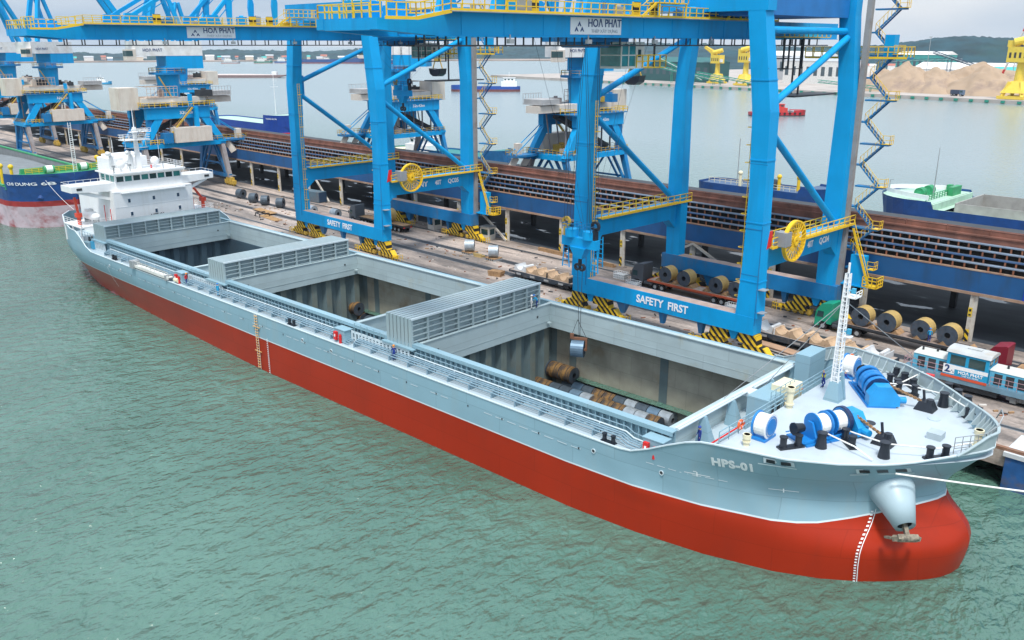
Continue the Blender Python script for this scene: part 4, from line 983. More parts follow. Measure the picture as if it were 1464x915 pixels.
# wet floor under the roof
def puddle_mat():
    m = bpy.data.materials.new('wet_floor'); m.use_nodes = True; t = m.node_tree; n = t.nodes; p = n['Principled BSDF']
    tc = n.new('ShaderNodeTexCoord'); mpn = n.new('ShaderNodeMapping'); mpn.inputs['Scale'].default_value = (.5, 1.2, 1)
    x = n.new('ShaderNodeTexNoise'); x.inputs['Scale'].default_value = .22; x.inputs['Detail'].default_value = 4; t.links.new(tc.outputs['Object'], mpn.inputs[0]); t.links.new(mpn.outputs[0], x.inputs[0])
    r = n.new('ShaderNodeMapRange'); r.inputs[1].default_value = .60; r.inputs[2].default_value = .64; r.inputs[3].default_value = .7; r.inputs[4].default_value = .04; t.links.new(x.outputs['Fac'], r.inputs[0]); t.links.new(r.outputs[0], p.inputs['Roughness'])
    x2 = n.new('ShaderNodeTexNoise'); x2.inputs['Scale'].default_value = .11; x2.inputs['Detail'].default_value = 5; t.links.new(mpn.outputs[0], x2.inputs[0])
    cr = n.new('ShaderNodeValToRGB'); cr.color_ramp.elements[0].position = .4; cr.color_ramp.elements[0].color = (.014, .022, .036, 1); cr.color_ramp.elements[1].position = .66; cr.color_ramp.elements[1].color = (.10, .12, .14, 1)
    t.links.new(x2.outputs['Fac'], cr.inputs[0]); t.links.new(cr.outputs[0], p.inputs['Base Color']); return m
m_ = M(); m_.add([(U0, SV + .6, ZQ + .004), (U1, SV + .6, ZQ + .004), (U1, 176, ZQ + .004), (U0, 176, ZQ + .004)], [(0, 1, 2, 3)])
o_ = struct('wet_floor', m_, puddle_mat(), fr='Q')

# ---------------------------------------------------------------- ship-to-shore gantry cranes
V1, V2 = 91.3, 112.3
SIGNW = mat('sign_white', (0.72, 0.75, 0.78), .45, var=.02)
def logo(T, at, w):
    """three stacked chevron triangles, facing -x or +x side given by right vector"""
    m_ = M(); x, y, z = at
    def tri(cy, cz, s):
        return [[(cy, cz + s * .55), (cy - s * .62, cz - s * .45), (cy - s * .3, cz - s * .45), (cy, cz - s * .02)],
                [(cy, cz + s * .55), (cy, cz - s * .02), (cy + s * .3, cz - s * .45), (cy + s * .62, cz - s * .45)]]
    for cy, cz in ((0, .30), (-.62, -.42), (.62, -.42)):
        for poly in tri(cy * w, cz * w, w * .68): m_.prism([(y + a, z + b) for a, b in poly], 'x', x, x + .03)
    return m_
def boom_sign(T, x, yc, zc, w, h, second=True):
    m_ = M(); m_.box(x, x + .05, yc - w / 2, yc + w / 2, zc - h / 2, zc + h / 2); sg = part('sign', m_, SIGNW, T, True)
    part('emblem', logo(T, (x + .052, yc - w * .335, zc - h * .02), h * .42), NTEXT, sg, True)
    lettering('HO\u039b PH\u039bT', h * .66, sg, (x + .055, yc + w * .16, zc + (h * .16 if second else 0)), (0, 1, 0), (0, 0, 1), NTEXT, .012, .98)
    if second: lettering('THÉP XÂY DỰNG', h * .27, sg, (x + .055, yc + w * .16, zc - h * .30), (0, 1, 0), (0, 0, 1), mat('grey_lettering', (0.35, .40, .46), .5), 0, 1.22)
    return sg
def gantry(uc, code, label, tv, hook_z, v_tip, has_coil, stair=True):
    T = thing('gantry_crane', label, 'gantry crane', (uc, V1, ZQ), 0, 'tall blue ship to shore cranes', fr='Q')
    hs = 13.25
    # sills
    for v in (V1, V2):
        m_ = M(); z0, z1 = (6.75, 8.95) if v == V1 else (6.6, 8.8)
        m_.box(uc - hs - 1.15, uc + hs + 1.15, v - .95, v + .95, z0, z1); si = part('sill_beam', m_, BLUE if v == V1 else BLUE2, T, True)
        m_ = M(); m_.box(uc - hs + .9, uc + hs - .9, v - .86, v + .86, z1 + .004, z1 + .02); part('sill_top', m_, mat('dusty_top', (.36, .27, .23), .85, var=.2), si, True)
        for k in (-.45, .05, .5):
            m_ = M(); m_.legsec([(uc + k * hs, v, z0 - 1.7), (uc + k * hs, v, z0)], [.5, 1.9 if k == -.45 else .9], [.5, 1.0]); part('cable_anchor', m_, BLUE2, si, True)
        if v == V1: lettering('SAFETY  FIRST', 1.42, si, (uc + 1.0, v - .96, 7.85), (1, 0, 0), (0, 0, 1), LTEXT, .035, .92)
        for s_ in (-1, 1):                                    # bogies
            bu = uc + s_ * 11.5
            m_ = M(); m_.prism([(bu - .75, z0), (bu + .75, z0), (bu + .25, z0 - 1.15), (bu - .25, z0 - 1.15)], 'y', v - .5, v + .5); bg = part('bogie', m_, BLUE, T, True)
            for w_ in (-1, 1):
                e = M(); a0, a1 = bu + w_ * .55, bu + w_ * 3.2
                pl = [(a0, z0 - .95), (a1, z0 - .5), (a1 + w_ * .1, z0 - .12), (a0 + w_ * .55, z0 - .12)]
                pl = [(a0, z0 - 1.25), (a1 + w_ * .2, z0 - 1.45), (a1, z0 - .1), (a0 + w_ * .3, z0 - .1)]
                e.prism(pl if w_ > 0 else pl[::-1], 'y', v - .62, v + .62)
                pl = [(a0 + w_ * .5, z0 - 2.2), (a0 + w_ * 4.6, z0 - 2.45), (a0 + w_ * 3.8, z0 - 1.5), (a0 + w_ * 1.0, z0 - 1.3)]
                e.prism(pl if w_ > 0 else pl[::-1], 'y', v - .5, v + .5)
                part('equaliser', e, HAZ, bg, True)
                e = M()
                for j in range(4):
                    c = bu + w_ * (.95 + j * 1.05); e.cyl((c, v - .25, ZQ + .42), (c, v + .25, ZQ + .42), .40, 14)
                    e.box(c - .35, c + .35, v - .45, v - .27, ZQ + .3, ZQ + .95); e.box(c - .35, c + .35, v + .27, v + .45, ZQ + .3, ZQ + .95)
                part('wheel_set', e, YELD, bg, True)
                e = M(); e.cyl((bu + w_ * 5.0, v, ZQ + .6), (bu + w_ * 5.6, v, ZQ + .6), .35, 10); e.rail([(bu + w_ * 5.0, v - .6, ZQ), (bu + w_ * 6.4, v - .6, ZQ), (bu + w_ * 6.4, v + .6, ZQ)], 1.0, .8, .06); part('buffer', e, YEL, bg, True)
    # legs
    WS = [(hs + .0, 8.9), (hs + .1, 15), (hs + .1, 24), (hs - .15, 32.8), (hs - 1.9, 44.5)]
    for s_ in (-1, 1):
        m_ = M(); kn = [(uc + s_ * a, V1, z) for a, z in WS]
        m_.legsec(kn, [2.9, 2.3, 2.05, 2.25, 2.1], [1.8, 1.8, 1.75, 2.0, 1.75]); lg = part('leg', m_, BLUE, T, True)
        m_ = M()
        for z in (14, 19.5, 27, 33, 37.5): 
            f = lerp_tab([(z_, a_) for a_, z_ in WS], z); m_.box(uc + s_ * f - 1.2, uc + s_ * f + 1.2, V1 - .93, V1 - .9, z, z + .06)
        m_.tube([(uc + s_ * hs + 1.25, V1 - .98, 8), (uc + s_ * hs + 1.25, V1 - .98, 20)], .05, 5)
        parts_each('plate_seam', m_, BLUE2, lg, True)
        for z in (13.2, 20.2, 27.4, 36.2):
            f = lerp_tab([(z_, a_) for a_, z_ in WS], z); wx = lerp_tab([(8.9, 2.9), (15, 2.3), (24, 2.05), (32.8, 2.25), (44.5, 2.1)], z); wy = lerp_tab([(8.9, 1.8), (24, 1.75), (32.8, 2.0), (44.5, 1.75)], z)
            m_ = M(); x_ = uc + s_ * f; m_.box(x_ - wx / 2 - .06, x_ + wx / 2 + .06, V1 - wy / 2 - .06, V1 + wy / 2 + .06, z, z + .14); part('bolted_flange', m_, BLUE, lg, True)
        m_ = M(); xl = uc + s_ * hs - s_ * 1.5
        for o_ in (-.22, .22): m_.beam((xl, V1 + o_, 9), (xl - s_ * .1, V1 + o_, 33), .06)
        z = 9.4
        while z < 33: m_.beam((xl, V1 - .22, z), (xl, V1 + .22, z), .04); z += .5
        for z in range(11, 33, 2): m_.ring((xl - s_ * .35, V1, z), (0, 0, 1), .40, .36, .06, 10)
        part('caged_ladder', m_, YEL, lg, True)
        m_ = M(); m_.legsec([(uc + s_ * (hs - .7), V2, 8.8), (uc + s_ * (hs - .6), V2, 17.5), (uc + s_ * (hs - .55), V2, 33.6), (uc + s_ * (hs - 1.5), V2, 44)], [2.3, 2.6, 2.1, 2.1], [1.7, 1.7, 1.7, 1.7]); part('leg', m_, BLUE, T, True)
        # cross beam with haunches
        m_ = M(); x = uc + s_ * (hs - .25)
        zb, zt_ = 14.5, 17.1
        poly = [(V1 + .7, zb - 1.6), (V1 + 2.6, zb), (V2 - 2.6, zb), (V2 - .7, zb - 1.6), (V2 - .7, zt_), (V1 + .7, zt_)]
        m_.prism(poly, 'x', x - .8, x + .8); cb = part('cross_beam', m_, BLUE, T, True)
        m_ = M(); m_.box(x + .82, x + 1.75, V1 + 1.2, V2 + 1.8, zt_ - .02, zt_ + .06)
        m_.rail([(x + 1.7, V1 + 1.2, zt_ + .06), (x + 1.7, V2 + 1.8, zt_ + .06)], 1.15, 1.5, .09, 1); m_.rail([(x - .75, V1 + 1.4, zt_ + .004), (x - .75, V2 - 1.4, zt_ + .004)], 1.15, 1.5, .09, 1)
        m_.box(x + 1.72, x + 1.8, V1 + 1.2, V2 + 1.8, zt_ - .1, zt_ + .2)
        part('walkway_rail', m_, YEL, cb, True)
        if s_ == 1:
            lettering('SANY', 1.25, cb, (x + .81, V1 + 8.2, 15.75), (0, 1, 0), (0, 0, 1), LTEXT, .04, 1.15, name='lettering')
            lettering('40T', 1.15, cb, (x + .81, V1 + 12.5, 15.75), (0, 1, 0), (0, 0, 1), LTEXT, .03, .8); lettering(code, 1.1, cb, (x + .81, V1 + 16.2, 15.75), (0, 1, 0), (0, 0, 1), LTEXT, .03, .95)
        # braces
        m_ = M(); x = uc + s_ * (hs - .3)
        m_.cyl((x, V1 + .7, 31.2), (x, V2 - .7, 17.4), .42, 14); part('brace', m_, BLUE, T, True)
        m_ = M(); m_.cyl((x, V1 + .8, 33.2), (x - s_ * .8, V2 - .9, 40.8), .42, 14); part('brace', m_, BLUE, T, True)
        m_ = M(); m_.cyl((x - s_ * 1.2, V1 + .9, 41.6), (x - s_ * 1.2, V2 - .9, 41.6), .42, 14); part('brace', m_, BLUE, T, True)
        m_ = M(); m_.prism([(V1 + .8, 31.0), (V1 + 2.0, 30.6), (V1 + 2.0, 34.4), (V1 + .8, 34.4)], 'x', x - .12, x + .12); part('gusset', m_, BLUE, T, True)
        # red plate
        if s_ == 1:
            m_ = M(); m_.prism([(V1 + .4, 17.1), (V1 + 1.5, 17.4), (V1 + 1.5, 19.2), (V1 + .9, 19.2)], 'x', uc + hs + 1.2, uc + hs + 1.26); part('red_plate', m_, REDP, T, True)
            m_ = M()
            for z in (12.4, 9.6): m_.box(uc + hs + 1.1, uc + hs + 2.2, V1 - .9, V1 + .2, z, z + .08)
            parts_each('ladder_stage', m_, GALV, T, True)
    # portal beams on top
    m_ = M(); m_.box(uc - hs + .4, uc + hs - .4, V1 - .9, V1 + .9, 43.6, 47); part('portal_beam', m_, BLUE, T, True)
    m_ = M(); m_.box(uc - hs + .4, uc + hs - .4, V2 - .8, V2 + .8, 43.3, 46.5); part('portal_beam', m_, BLUE, T, True)
    m_ = M(); m_.box(uc + 1, uc + hs - 1.2, V1 + 1.2, V2 - 1.0, 43.2, 46); part('machinery_house', m_, mat('machinery_blue', (.008, .16, .45), .5, var=.1), T, True)
    # boom: two girders, end beam, diaphragms
    for s_ in (-1, 1):
        x = uc + s_ * 3.9; m_ = M()
        prof = [(v_tip, 41.2), (v_tip + 5.5, 40.78), (V2 + 12, 40.78), (V2 + 12, 42.8), (V2 - 8, 42.8), (v_tip + 44, 42.8), (v_tip + 7, 42.8), (v_tip + 3.6, 42.15), (v_tip, 42.1)]
        m_.prism(prof, 'x', x - .55, x + .55); bo = part('boom_girder', m_, BLUE, T, True)
        m_ = M(); v = v_tip + 9
        while v < V2 + 8: m_.box(x - .60, x - .55, v, v + .09, 40.85, 42.75); m_.box(x + .55, x + .60, v, v + .09, 40.85, 42.75); v += 5.2
        m_.box(x - .66, x + .66, v_tip + 6, V2 + 12, 40.70, 40.78)
        part('web_stiffener', m_, BLUE, bo, True, stuff=False)
        m_ = M(); m_.box(x + s_ * .7 - .2, x + s_ * .7 + .75, v_tip + 7, V2 - 6, 42.72, 42.8) if s_ > 0 else m_.box(x - 1.4, x - .56, v_tip + 7, V2 - 6, 42.72, 42.8)
        part('boom_walkway', m_, GALV, bo, True)
        rx = x + s_ * 1.35
        m_ = M(); m_.rail([(rx, v_tip + 7.2, 42.8), (rx, V2 - 6, 42.8)], 1.15, 1.3, .085, 1)
        if s_ > 0: m_.rail([(rx, v_tip + .4, 42.15), (rx, v_tip + 3.4, 42.15), (rx, v_tip + 7.2, 42.8)], 1.15, 1.0, .085, 1); m_.beam((rx + .05, v_tip + 3.4, 42.1), (rx + .05, v_tip + 7.2, 42.75), .1, .3); m_.beam((rx + .05, v_tip + .2, 42.1), (rx + .05, v_tip + 3.4, 42.1), .1, .25)
        m_.box(rx - .05, rx + .05, v_tip + 7.2, V2 - 6, 42.8, 43.0)
        part('walkway_rail', m_, YEL, bo, True)
        if s_ > 0:
            boom_sign(T, x + .56, 71.7 if code == 'QC04' else 66.9, 41.79, 7.9, 1.62)
            m_ = M(); lz = 39.85
            m_.box(x + .2, x + .34, v_tip + 4, V2 + 10, lz, lz + .14)
            v = v_tip + 5
            while v < V2 + 9: m_.box(x + .2, x + .3, v, v + .14, lz, 40.78); m_.box(x - .9, x - .8, v, v + .14, lz, 40.78); v += 2.4
            m_.box(x - .95, x - .8, v_tip + 4, V2 + 10, lz, lz + .1)
            part('festoon_rail', m_, DARK, bo, True)
    m_ = M(); m_.box(uc - 3.4, uc + 3.4, v_tip + .05, v_tip + 1.2, 41.15, 42.05); m_.box(uc - 3.3, uc + 3.3, v_tip + .3, v_tip + 6.5, 42.06, 42.12); part('end_beam', m_, BLUE, T, True); m_ = M(); m_.box(uc - 3.4, uc + 3.4, v_tip + 20, v_tip + 20.8, 41.1, 42.4); part('cross_tie', m_, BLUE, T, True)
    m_ = M(); m_.rail([(uc + 3.2, v_tip + .2, 42.12), (uc - 4.4, v_tip + .2, 42.12), (uc - 4.4, v_tip + 7, 42.12)], 1.15, 1.1, .085, 1); m_.rail([(uc - 2.5, v_tip + 1.6, 42.12), (uc + 2.8, v_tip + 1.6, 42.12)], 1.6, 1.2, .085, 2); part('tip_rail', m_, YEL, T, True)
    m_ = M(); m_.cbox((uc - 1.5, v_tip + 3, 42.9), (2.4, 2.2, 1.4)); m_.cbox((uc + 1.6, v_tip + 4, 42.7), (1.3, 1.6, 1.0)); parts_each('winch_house', m_, BLUE, T, True)
    # forestay brackets, stays, buffer posts on the boom
    for k, v in enumerate((v_tip + 14.5, v_tip + 27)):
        for s_ in (-1, 1):
            m_ = M(); x = uc + s_ * 3.9; m_.prism([(v - 1.4, 42.8), (v + 1.4, 42.8), (v + .9, 44.4), (v - .9, 44.4)], 'x', x - .3, x + .3); st = part('stay_bracket', m_, BLUE, T, True)
            m_ = M(); dv = (V1 + 2 - v); m_.beam((x, v, 44.0), (x * .5 + uc * .5, v + dv, 44.0 + (26 if k else 22)), .45, .55); m_.beam((x, v + .8, 43.6), (x * .5 + uc * .5, v + dv + .8, 43.2 + (26 if k else 22)), .12, .12); part('forestay', m_, BLUE, st, True)
    for v in (v_tip + 18.0, v_tip + 33.5, v_tip + 36.5):
        m_ = M(); m_.box(uc + 4.4, uc + 4.7, v - .55, v + .55, 42.8, 44.3); part('striped_post', m_, HAZ, T, True)
    for v in (v_tip + 30, v_tip + 38):
        m_ = M(); m_.prism([(v - .35, 43.0), (v + .25, 43.0), (v + .5, 46.5), (v - .1, 49), (v - .5, 46)], 'x', uc + 3.6, uc + 4.1); part('sheave_arm', m_, BLUE, T, True)
        m_ = M(); m_.prism([(v - .35, 43.0), (v + .25, 43.0), (v + .5, 46.5), (v - .1, 49), (v - .5, 46)], 'x', uc - 4.1, uc - 3.6); part('sheave_arm', m_, BLUE, T, True)
    m_ = M()
    for j in range(3): m_.box(uc - 2.4 + j * 1.7, uc - 1.2 + j * 1.7, V2 - 17 + j * 3, V2 - 14 + j * 3, 42.9, 44.2 + .3 * j)
    parts_each('electrical_cabinet', m_, BLUE2, T, True)
    rg = random.Random(int(-uc))
    for k in range(16):
        v = rg.uniform(v_tip + 8, V2 - 4); x_ = uc + rg.choice((-3.9, 3.9, 3.9)) + rg.uniform(-.6, .6); a_, b_, c_ = rg.uniform(.3, .7), rg.uniform(.4, 1.5), rg.uniform(.5, 1.5)
        m_ = M(); m_.box(x_ - a_, x_ + a_, v - b_, v + b_, 42.84, 42.84 + c_); m_.cyl((x_, v - b_ * .4, 42.84 + c_), (x_, v + b_ * .4, 42.84 + c_ + .02), .22, 8); part('machinery_box', m_, rg.choice((BLUE, BLUE2, GALV, BLUE, YEL)), T, True)
    for v in (V1 - 9, V1 + 7):
        m_ = M(); m_.box(uc + 4.6, uc + 6.3, v - 2.6, v + 2.6, 44.2, 44.3); m_.rail([(uc + 4.6, v - 2.6, 44.3), (uc + 6.3, v - 2.6, 44.3), (uc + 6.3, v + 2.6, 44.3), (uc + 4.6, v + 2.6, 44.3)], 1.15, .9, .08, 1)
        m_.beam((uc + 5.9, v - 2.6, 44.2), (uc + 5.9, v - 5.0, 42.8), .08, .25); m_.beam((uc + 5.9, v - 2.6, 45.3), (uc + 5.9, v - 5.0, 43.9), .06)
        for y_ in (-2.4, 2.4): m_.box(uc + 6.1, uc + 6.25, v + y_ - .06, v + y_ + .06, 42.8, 44.2)
        part('upper_landing', m_, YEL, T, True)
    m_ = M()
    for k in range(14): v = v_tip + 8 + k * 4.6; m_.beam((uc - 3.3, v, 41.0), (uc + 3.3, v + 2.3, 41.0), .14); m_.beam((uc + 3.3, v + 2.3, 41.0), (uc - 3.3, v + 4.6, 41.0), .14)
    part('wind_bracing', m_, BLUE2, T, True)
    for k in range(5):
        v = V1 - 32 + k * 11; m_ = M(); m_.box(uc + 4.5, uc + 4.9, v - .3, v + .3, 40.1, 40.5); m_.box(uc + 4.6, uc + 4.7, v - .05, v + .05, 40.5, 40.9); part('floodlight', m_, GALV, T, True)
    # hanging steps at the landside end
    m_ = M(); m_.box(uc + 4.5, uc + 6.0, V2 - 5.5, V2 + 7, 40.9, 41.0); m_.rail([(uc + 6.0, V2 - 5.5, 41.0), (uc + 6.0, V2 + 7, 41.0)], 1.2, 1.2, .09, 1); part('landing_rail', m_, YEL, T, True)
    # trolley, cab
    m_ = M(); m_.box(uc - 3.4, uc + 3.4, tv - 3.2, tv + 3.2, 40.3, 40.75)
    for y in (-1.6, 1.6): m_.cyl((uc - 1.8, tv + y, 40.2), (uc + 1.8, tv + y, 40.2), .5, 12)
    part('trolley', m_, BLUE2, T, True)
    cu = uc + 1.6; cv = tv + 4.4
    m_ = M(); m_.box(cu - 1.5, cu + 1.5, cv - 2.0, cv + 2.0, 37.5, 37.75); m_.box(cu - 1.5, cu + 1.5, cv - 2.0, cv + 2.0, 40.1, 40.3); m_.box(cu - 1.5, cu + 1.5, cv + .5, cv + 2.0, 37.75, 40.1)
    for a, b in ((-1.45, -1.95), (1.45, -1.95), (1.45, -.7)): m_.box(cu + a - .06, cu + a + .06, cv + b - .06, cv + b + .06, 37.75, 40.1)
    m_.box(cu + 1.42, cu + 1.5, cv - 2, cv + .5, 38.85, 38.97); m_.box(cu - 1.5, cu + 1.5, cv - 2.0, cv - 1.92, 38.85, 38.97)
    cab = part('operator_cab', m_, mat('cab_cream', (.68, .66, .60), .5, dirt=(.4, .3, .2), dirt_amt=.4), T, True)
    m_ = M(); m_.box(cu - 1.4, cu + 1.44, cv - 1.96, cv + .5, 37.78, 40.08); part('cab_window', m_, GLASSG, cab, True)
    m_ = M(); m_.box(cu + 1.51, cu + 1.54, cv + .9, cv + 1.4, 38.7, 39.5); part('door_window', m_, GLASS, cab, True)
    m_ = M(); m_.box(cu - 1, cu + 1.6, cv + 2.05, cv + 6.0, 37.5, 37.6); m_.rail([(cu + 1.6, cv + .6, 37.6), (cu + 1.6, cv + 6.0, 37.6), (cu - 1, cv + 6.0, 37.6)], 1.3, 1.0, .09, 1); part('cab_platform', m_, YEL, cab, True)
    m_ = M()
    for y in (2.2, 3.6, 5.8): m_.box(cu - .1, cu + .1, cv + y, cv + y + .15, 37.6, 40.3)
    parts_each('cab_hanger', m_, DARK, cab, True)
    # maintenance cage
    m_ = M(); gv = V2 - 3.5
    for (x, y) in ((uc + 3, gv), (uc + 5, gv), (uc + 3, gv + 5), (uc + 5, gv + 5), (uc + 4, gv + 6.5), (uc + 2.2, gv + 8)): m_.box(x - .1, x + .1, y - .1, y + .1, 36.9 if y < gv + 6 else 33.5, 40.8)
    for z in (36.9, 38.2): m_.box(uc + 2.9, uc + 3.1, gv, gv + 5, z, z + .1); m_.box(uc + 4.9, uc + 5.1, gv, gv + 5, z, z + .1); m_.box(uc + 3, uc + 5, gv - .05, gv + .05, z, z + .1)
    m_.box(uc + 2, uc + 6, gv + 2, gv + 14, 33.3, 33.5)
    part('hanging_cage', m_, DARK, T, True)
    # ropes and head block
    hv = tv
    m_ = M()
    for a in (-2.1, -1.7, 1.7, 2.1):
        for b in (-.5, .5): m_.beam((uc + a * .55, hv + b * 2.2, 40.2), (uc + a, hv + b, hook_z + 2.2), .035)
    for b in (-9, -6, 7, 10): m_.beam((uc + 1, hv + b, 40.7), (uc + 1, hv + b * .12, hook_z + 2.2), .02)
    part('hoist_rope', m_, DARK, T, True)
    m_ = M(); m_.box(uc - 2.6, uc + 2.6, hv - .35, hv + .35, hook_z - .9, hook_z + .2)
    m_.hexa([(uc - .5, hv - .4, hook_z - 2.2), (uc + .5, hv - .4, hook_z - 2.2), (uc + .5, hv + .4, hook_z - 2.2), (uc - .5, hv + .4, hook_z - 2.2), (uc - 1.2, hv - .6, hook_z - .9), (uc + 1.2, hv - .6, hook_z - .9), (uc + 1.2, hv + .6, hook_z - .9), (uc - 1.2, hv + .6, hook_z - .9)])
    hb = part('head_block', m_, BLUE, T, True)
    for a in (-1.35, 1.35):
        m_ = M(); m_.cyl((uc + a, hv, hook_z + .2), (uc + a, hv, hook_z + 1.1), .8, 14); part('rope_basket', m_, BLUE, hb, True)
        m_ = M(); m_.rail([(uc + a - .8, hv - .8, hook_z + 1.1), (uc + a + .8, hv - .8, hook_z + 1.1), (uc + a + .8, hv + .8, hook_z + 1.1), (uc + a - .8, hv + .8, hook_z + 1.1), (uc + a - .8, hv - .8, hook_z + 1.1)], .7, .8, .05, 1); part('basket_rail', m_, BLUE2, hb, True)
    for a in (-2.2, 2.2):
        m_ = M(); m_.ring((uc + a, hv, hook_z + 1.8), (0, 1, 0), .62, .35, .3, 14); m_.box(uc + a - .2, uc + a + .2, hv - .3, hv + .3, hook_z, hook_z + 1.6); part('sheave', m_, BLK if a > 0 else YELD, hb, True)
        m_ = M()
        for d_ in (-.3, .3): m_.beam((uc + a + d_, hv, hook_z - .8), (uc + a + d_ * 1.8, hv, hook_z - 3.6), .1)
        for j in range(4): m_.beam((uc + a - .35, hv, hook_z - 1.3 - j * .7), (uc + a + .35, hv, hook_z - 1.3 - j * .7), .07)
        part('landing_leg', m_, BLUE, hb, True)
    m_ = M(); m_.cyl((uc, hv, hook_z - 2.2), (uc, hv, hook_z - 3.0), .22, 8); m_.ring((uc - .35, hv, hook_z - 3.3), (0, 1, 0), .45, .25, .3, 12); m_.ring((uc + .35, hv, hook_z - 3.3), (0, 1, 0), .45, .25, .3, 12); part('ram_hook', m_, BLK, hb, True)
    # cable reel
    m_ = M(); x = uc + hs + 2.2; c = (x, V1 + 5.0, 17.6)
    m_.ring(c, (1, 0, 0), 2.5, 2.3, .5, 32); m_.ring(c, (1, 0, 0), .55, .2, .7, 16)
    for i in range(22):
        a = 2 * pi * i / 22; 
        for o_ in (-.22, .22): m_.beam((x + o_, c[1] + .4 * cos(a), c[2] + .4 * sin(a)), (x + o_, c[1] + 2.4 * cos(a), c[2] + 2.4 * sin(a)), .07)
    rl = part('cable_reel', m_, YEL, T, True)
    m_ = M(); m_.box(x - 1.2, x + .3, V1 + 2.4, V1 + 3.8, 17.2, 18.9); part('reel_drive', m_, GALV, rl, True)
    # platform around the landside leg, lift trunk and zigzag stairs
    x = uc + hs - .6
    m_ = M(); m_.box(x - 7.0, x + 6.5, V2 + 1.0, V2 + 3.0, 38.3, 38.5); pf = part('platform', m_, BLUE2, T, True)
    m_ = M(); m_.rail([(x - 7, V2 + 1.0, 38.5), (x + 6.5, V2 + 1.0, 38.5), (x + 6.5, V2 + 3.0, 38.5), (x - 7, V2 + 3, 38.5)], 1.25, 1.2, .1, 1); m_.box(x - 7, x + 6.5, V2 + .96, V2 + 1.0, 38.3, 38.55); part('walkway_rail', m_, YEL, pf, True)
    m_ = M(); m_.box(x + 3.4, x + 4.6, V2 + 1.2, V2 + 2.6, 38.5, 41.2); part('lift_car_house', m_, BLUE, pf, True)
    m_ = M(); m_.box(x + 1.06, x + 1.72, V2 + .25, V2 + .95, 6.0, 47)
    part('lift_trunk', m_, mat('trunk_grey', (.28, .27, .26), .7, var=.1, dirt=RUST, dirt_amt=.5), T, True)
    zs = 8.5; k = 0; STEP = 2.75
    while zs < 46:
        a, b = (x + 2.0, x + 4.7) if k % 2 == 0 else (x + 4.7, x + 2.0)
        m_ = M(); y0 = V2 + 1.3
        for y in (y0, y0 + .8): m_.beam((a, y, zs), (b, y, zs + STEP), .07, .20)
        for j in range(12): f = (j + .5) / 12; m_.box(a + (b - a) * f - .14, a + (b - a) * f + .14, y0, y0 + .8, zs + STEP * f - .02, zs + STEP * f + .02)
        m_.box(x + 1.7, x + 5.4, y0 - .05, y0 + 1.0, zs + STEP - .14, zs + STEP + .06) if k % 2 == 0 else m_.box(x + 1.0, x + 2.2, y0 - .05, y0 + 1.0, zs + STEP - .14, zs + STEP + .06)
        sf = part('stair_flight', m_, BLUE2, T, True)
        m_ = M()
        for j in range(7): f = j / 6; m_.beam((a + (b - a) * f, y0 - .02, zs + STEP * f), (a + (b - a) * f, y0 - .02, zs + STEP * f + 1.05), .05)
        m_.beam((a, y0 - .02, zs + 1.05), (b, y0 - .02, zs + STEP + 1.05), .05)
        if k % 2 == 0: m_.rail([(x + 4.7, y0 - .05, zs + STEP + .08), (x + 5.6, y0 - .05, zs + STEP + .08), (x + 5.6, y0 + 1.0, zs + STEP + .08)], 1.1, .6, .06, 1); m_.box(x + 4.5, x + 5.6, y0 - .1, y0 + 1.0, zs + STEP + .07, zs + STEP + .13)
        part('stair_rail', m_, YEL, sf, True)
        zs += STEP; k += 1
    # control box on the landside sill
    m_ = M(); m_.box(x + 2.6, x + 4.6, V2 + .6, V2 + 1.6, 9.2, 13.2); m_.box(x + 1.2, x + 5.2, V2 + .3, V2 + 1.9, 9.0, 9.18); cbx = part('control_cabin', m_, BLUE, T, True)
    m_ = M(); m_.rail([(x + 4.7, V2 + .3, 9.2), (x + 6.6, V2 + .3, 9.2), (x + 6.6, V2 + 2.2, 9.2)], 1.4, .7, .1, 2); m_.beam((x + 2.6, V2 + .3, 16.8), (x + 5.5, V2 + .3, 9.4), .1, .3); m_.beam((x + 2.6, V2 + .3, 17.9), (x + 5.5, V2 + .3, 10.5), .08); m_.box(x + 4.7, x + 6.6, V2 + .3, V2 + 2.2, 9.12, 9.2); part('stair_rail', m_, YEL, cbx, True)
    return T
QC4 = gantry(-65.2, 'QC04', 'nearest blue gantry crane with a coil on its hook over the foremost hold', 75.2, 18.6, 44.5, True)
QC5 = gantry(-138.8, 'QC05', 'second blue gantry crane with no load on its hook in the middle of the jetty', 107.0, 31.5, 40.5, False)

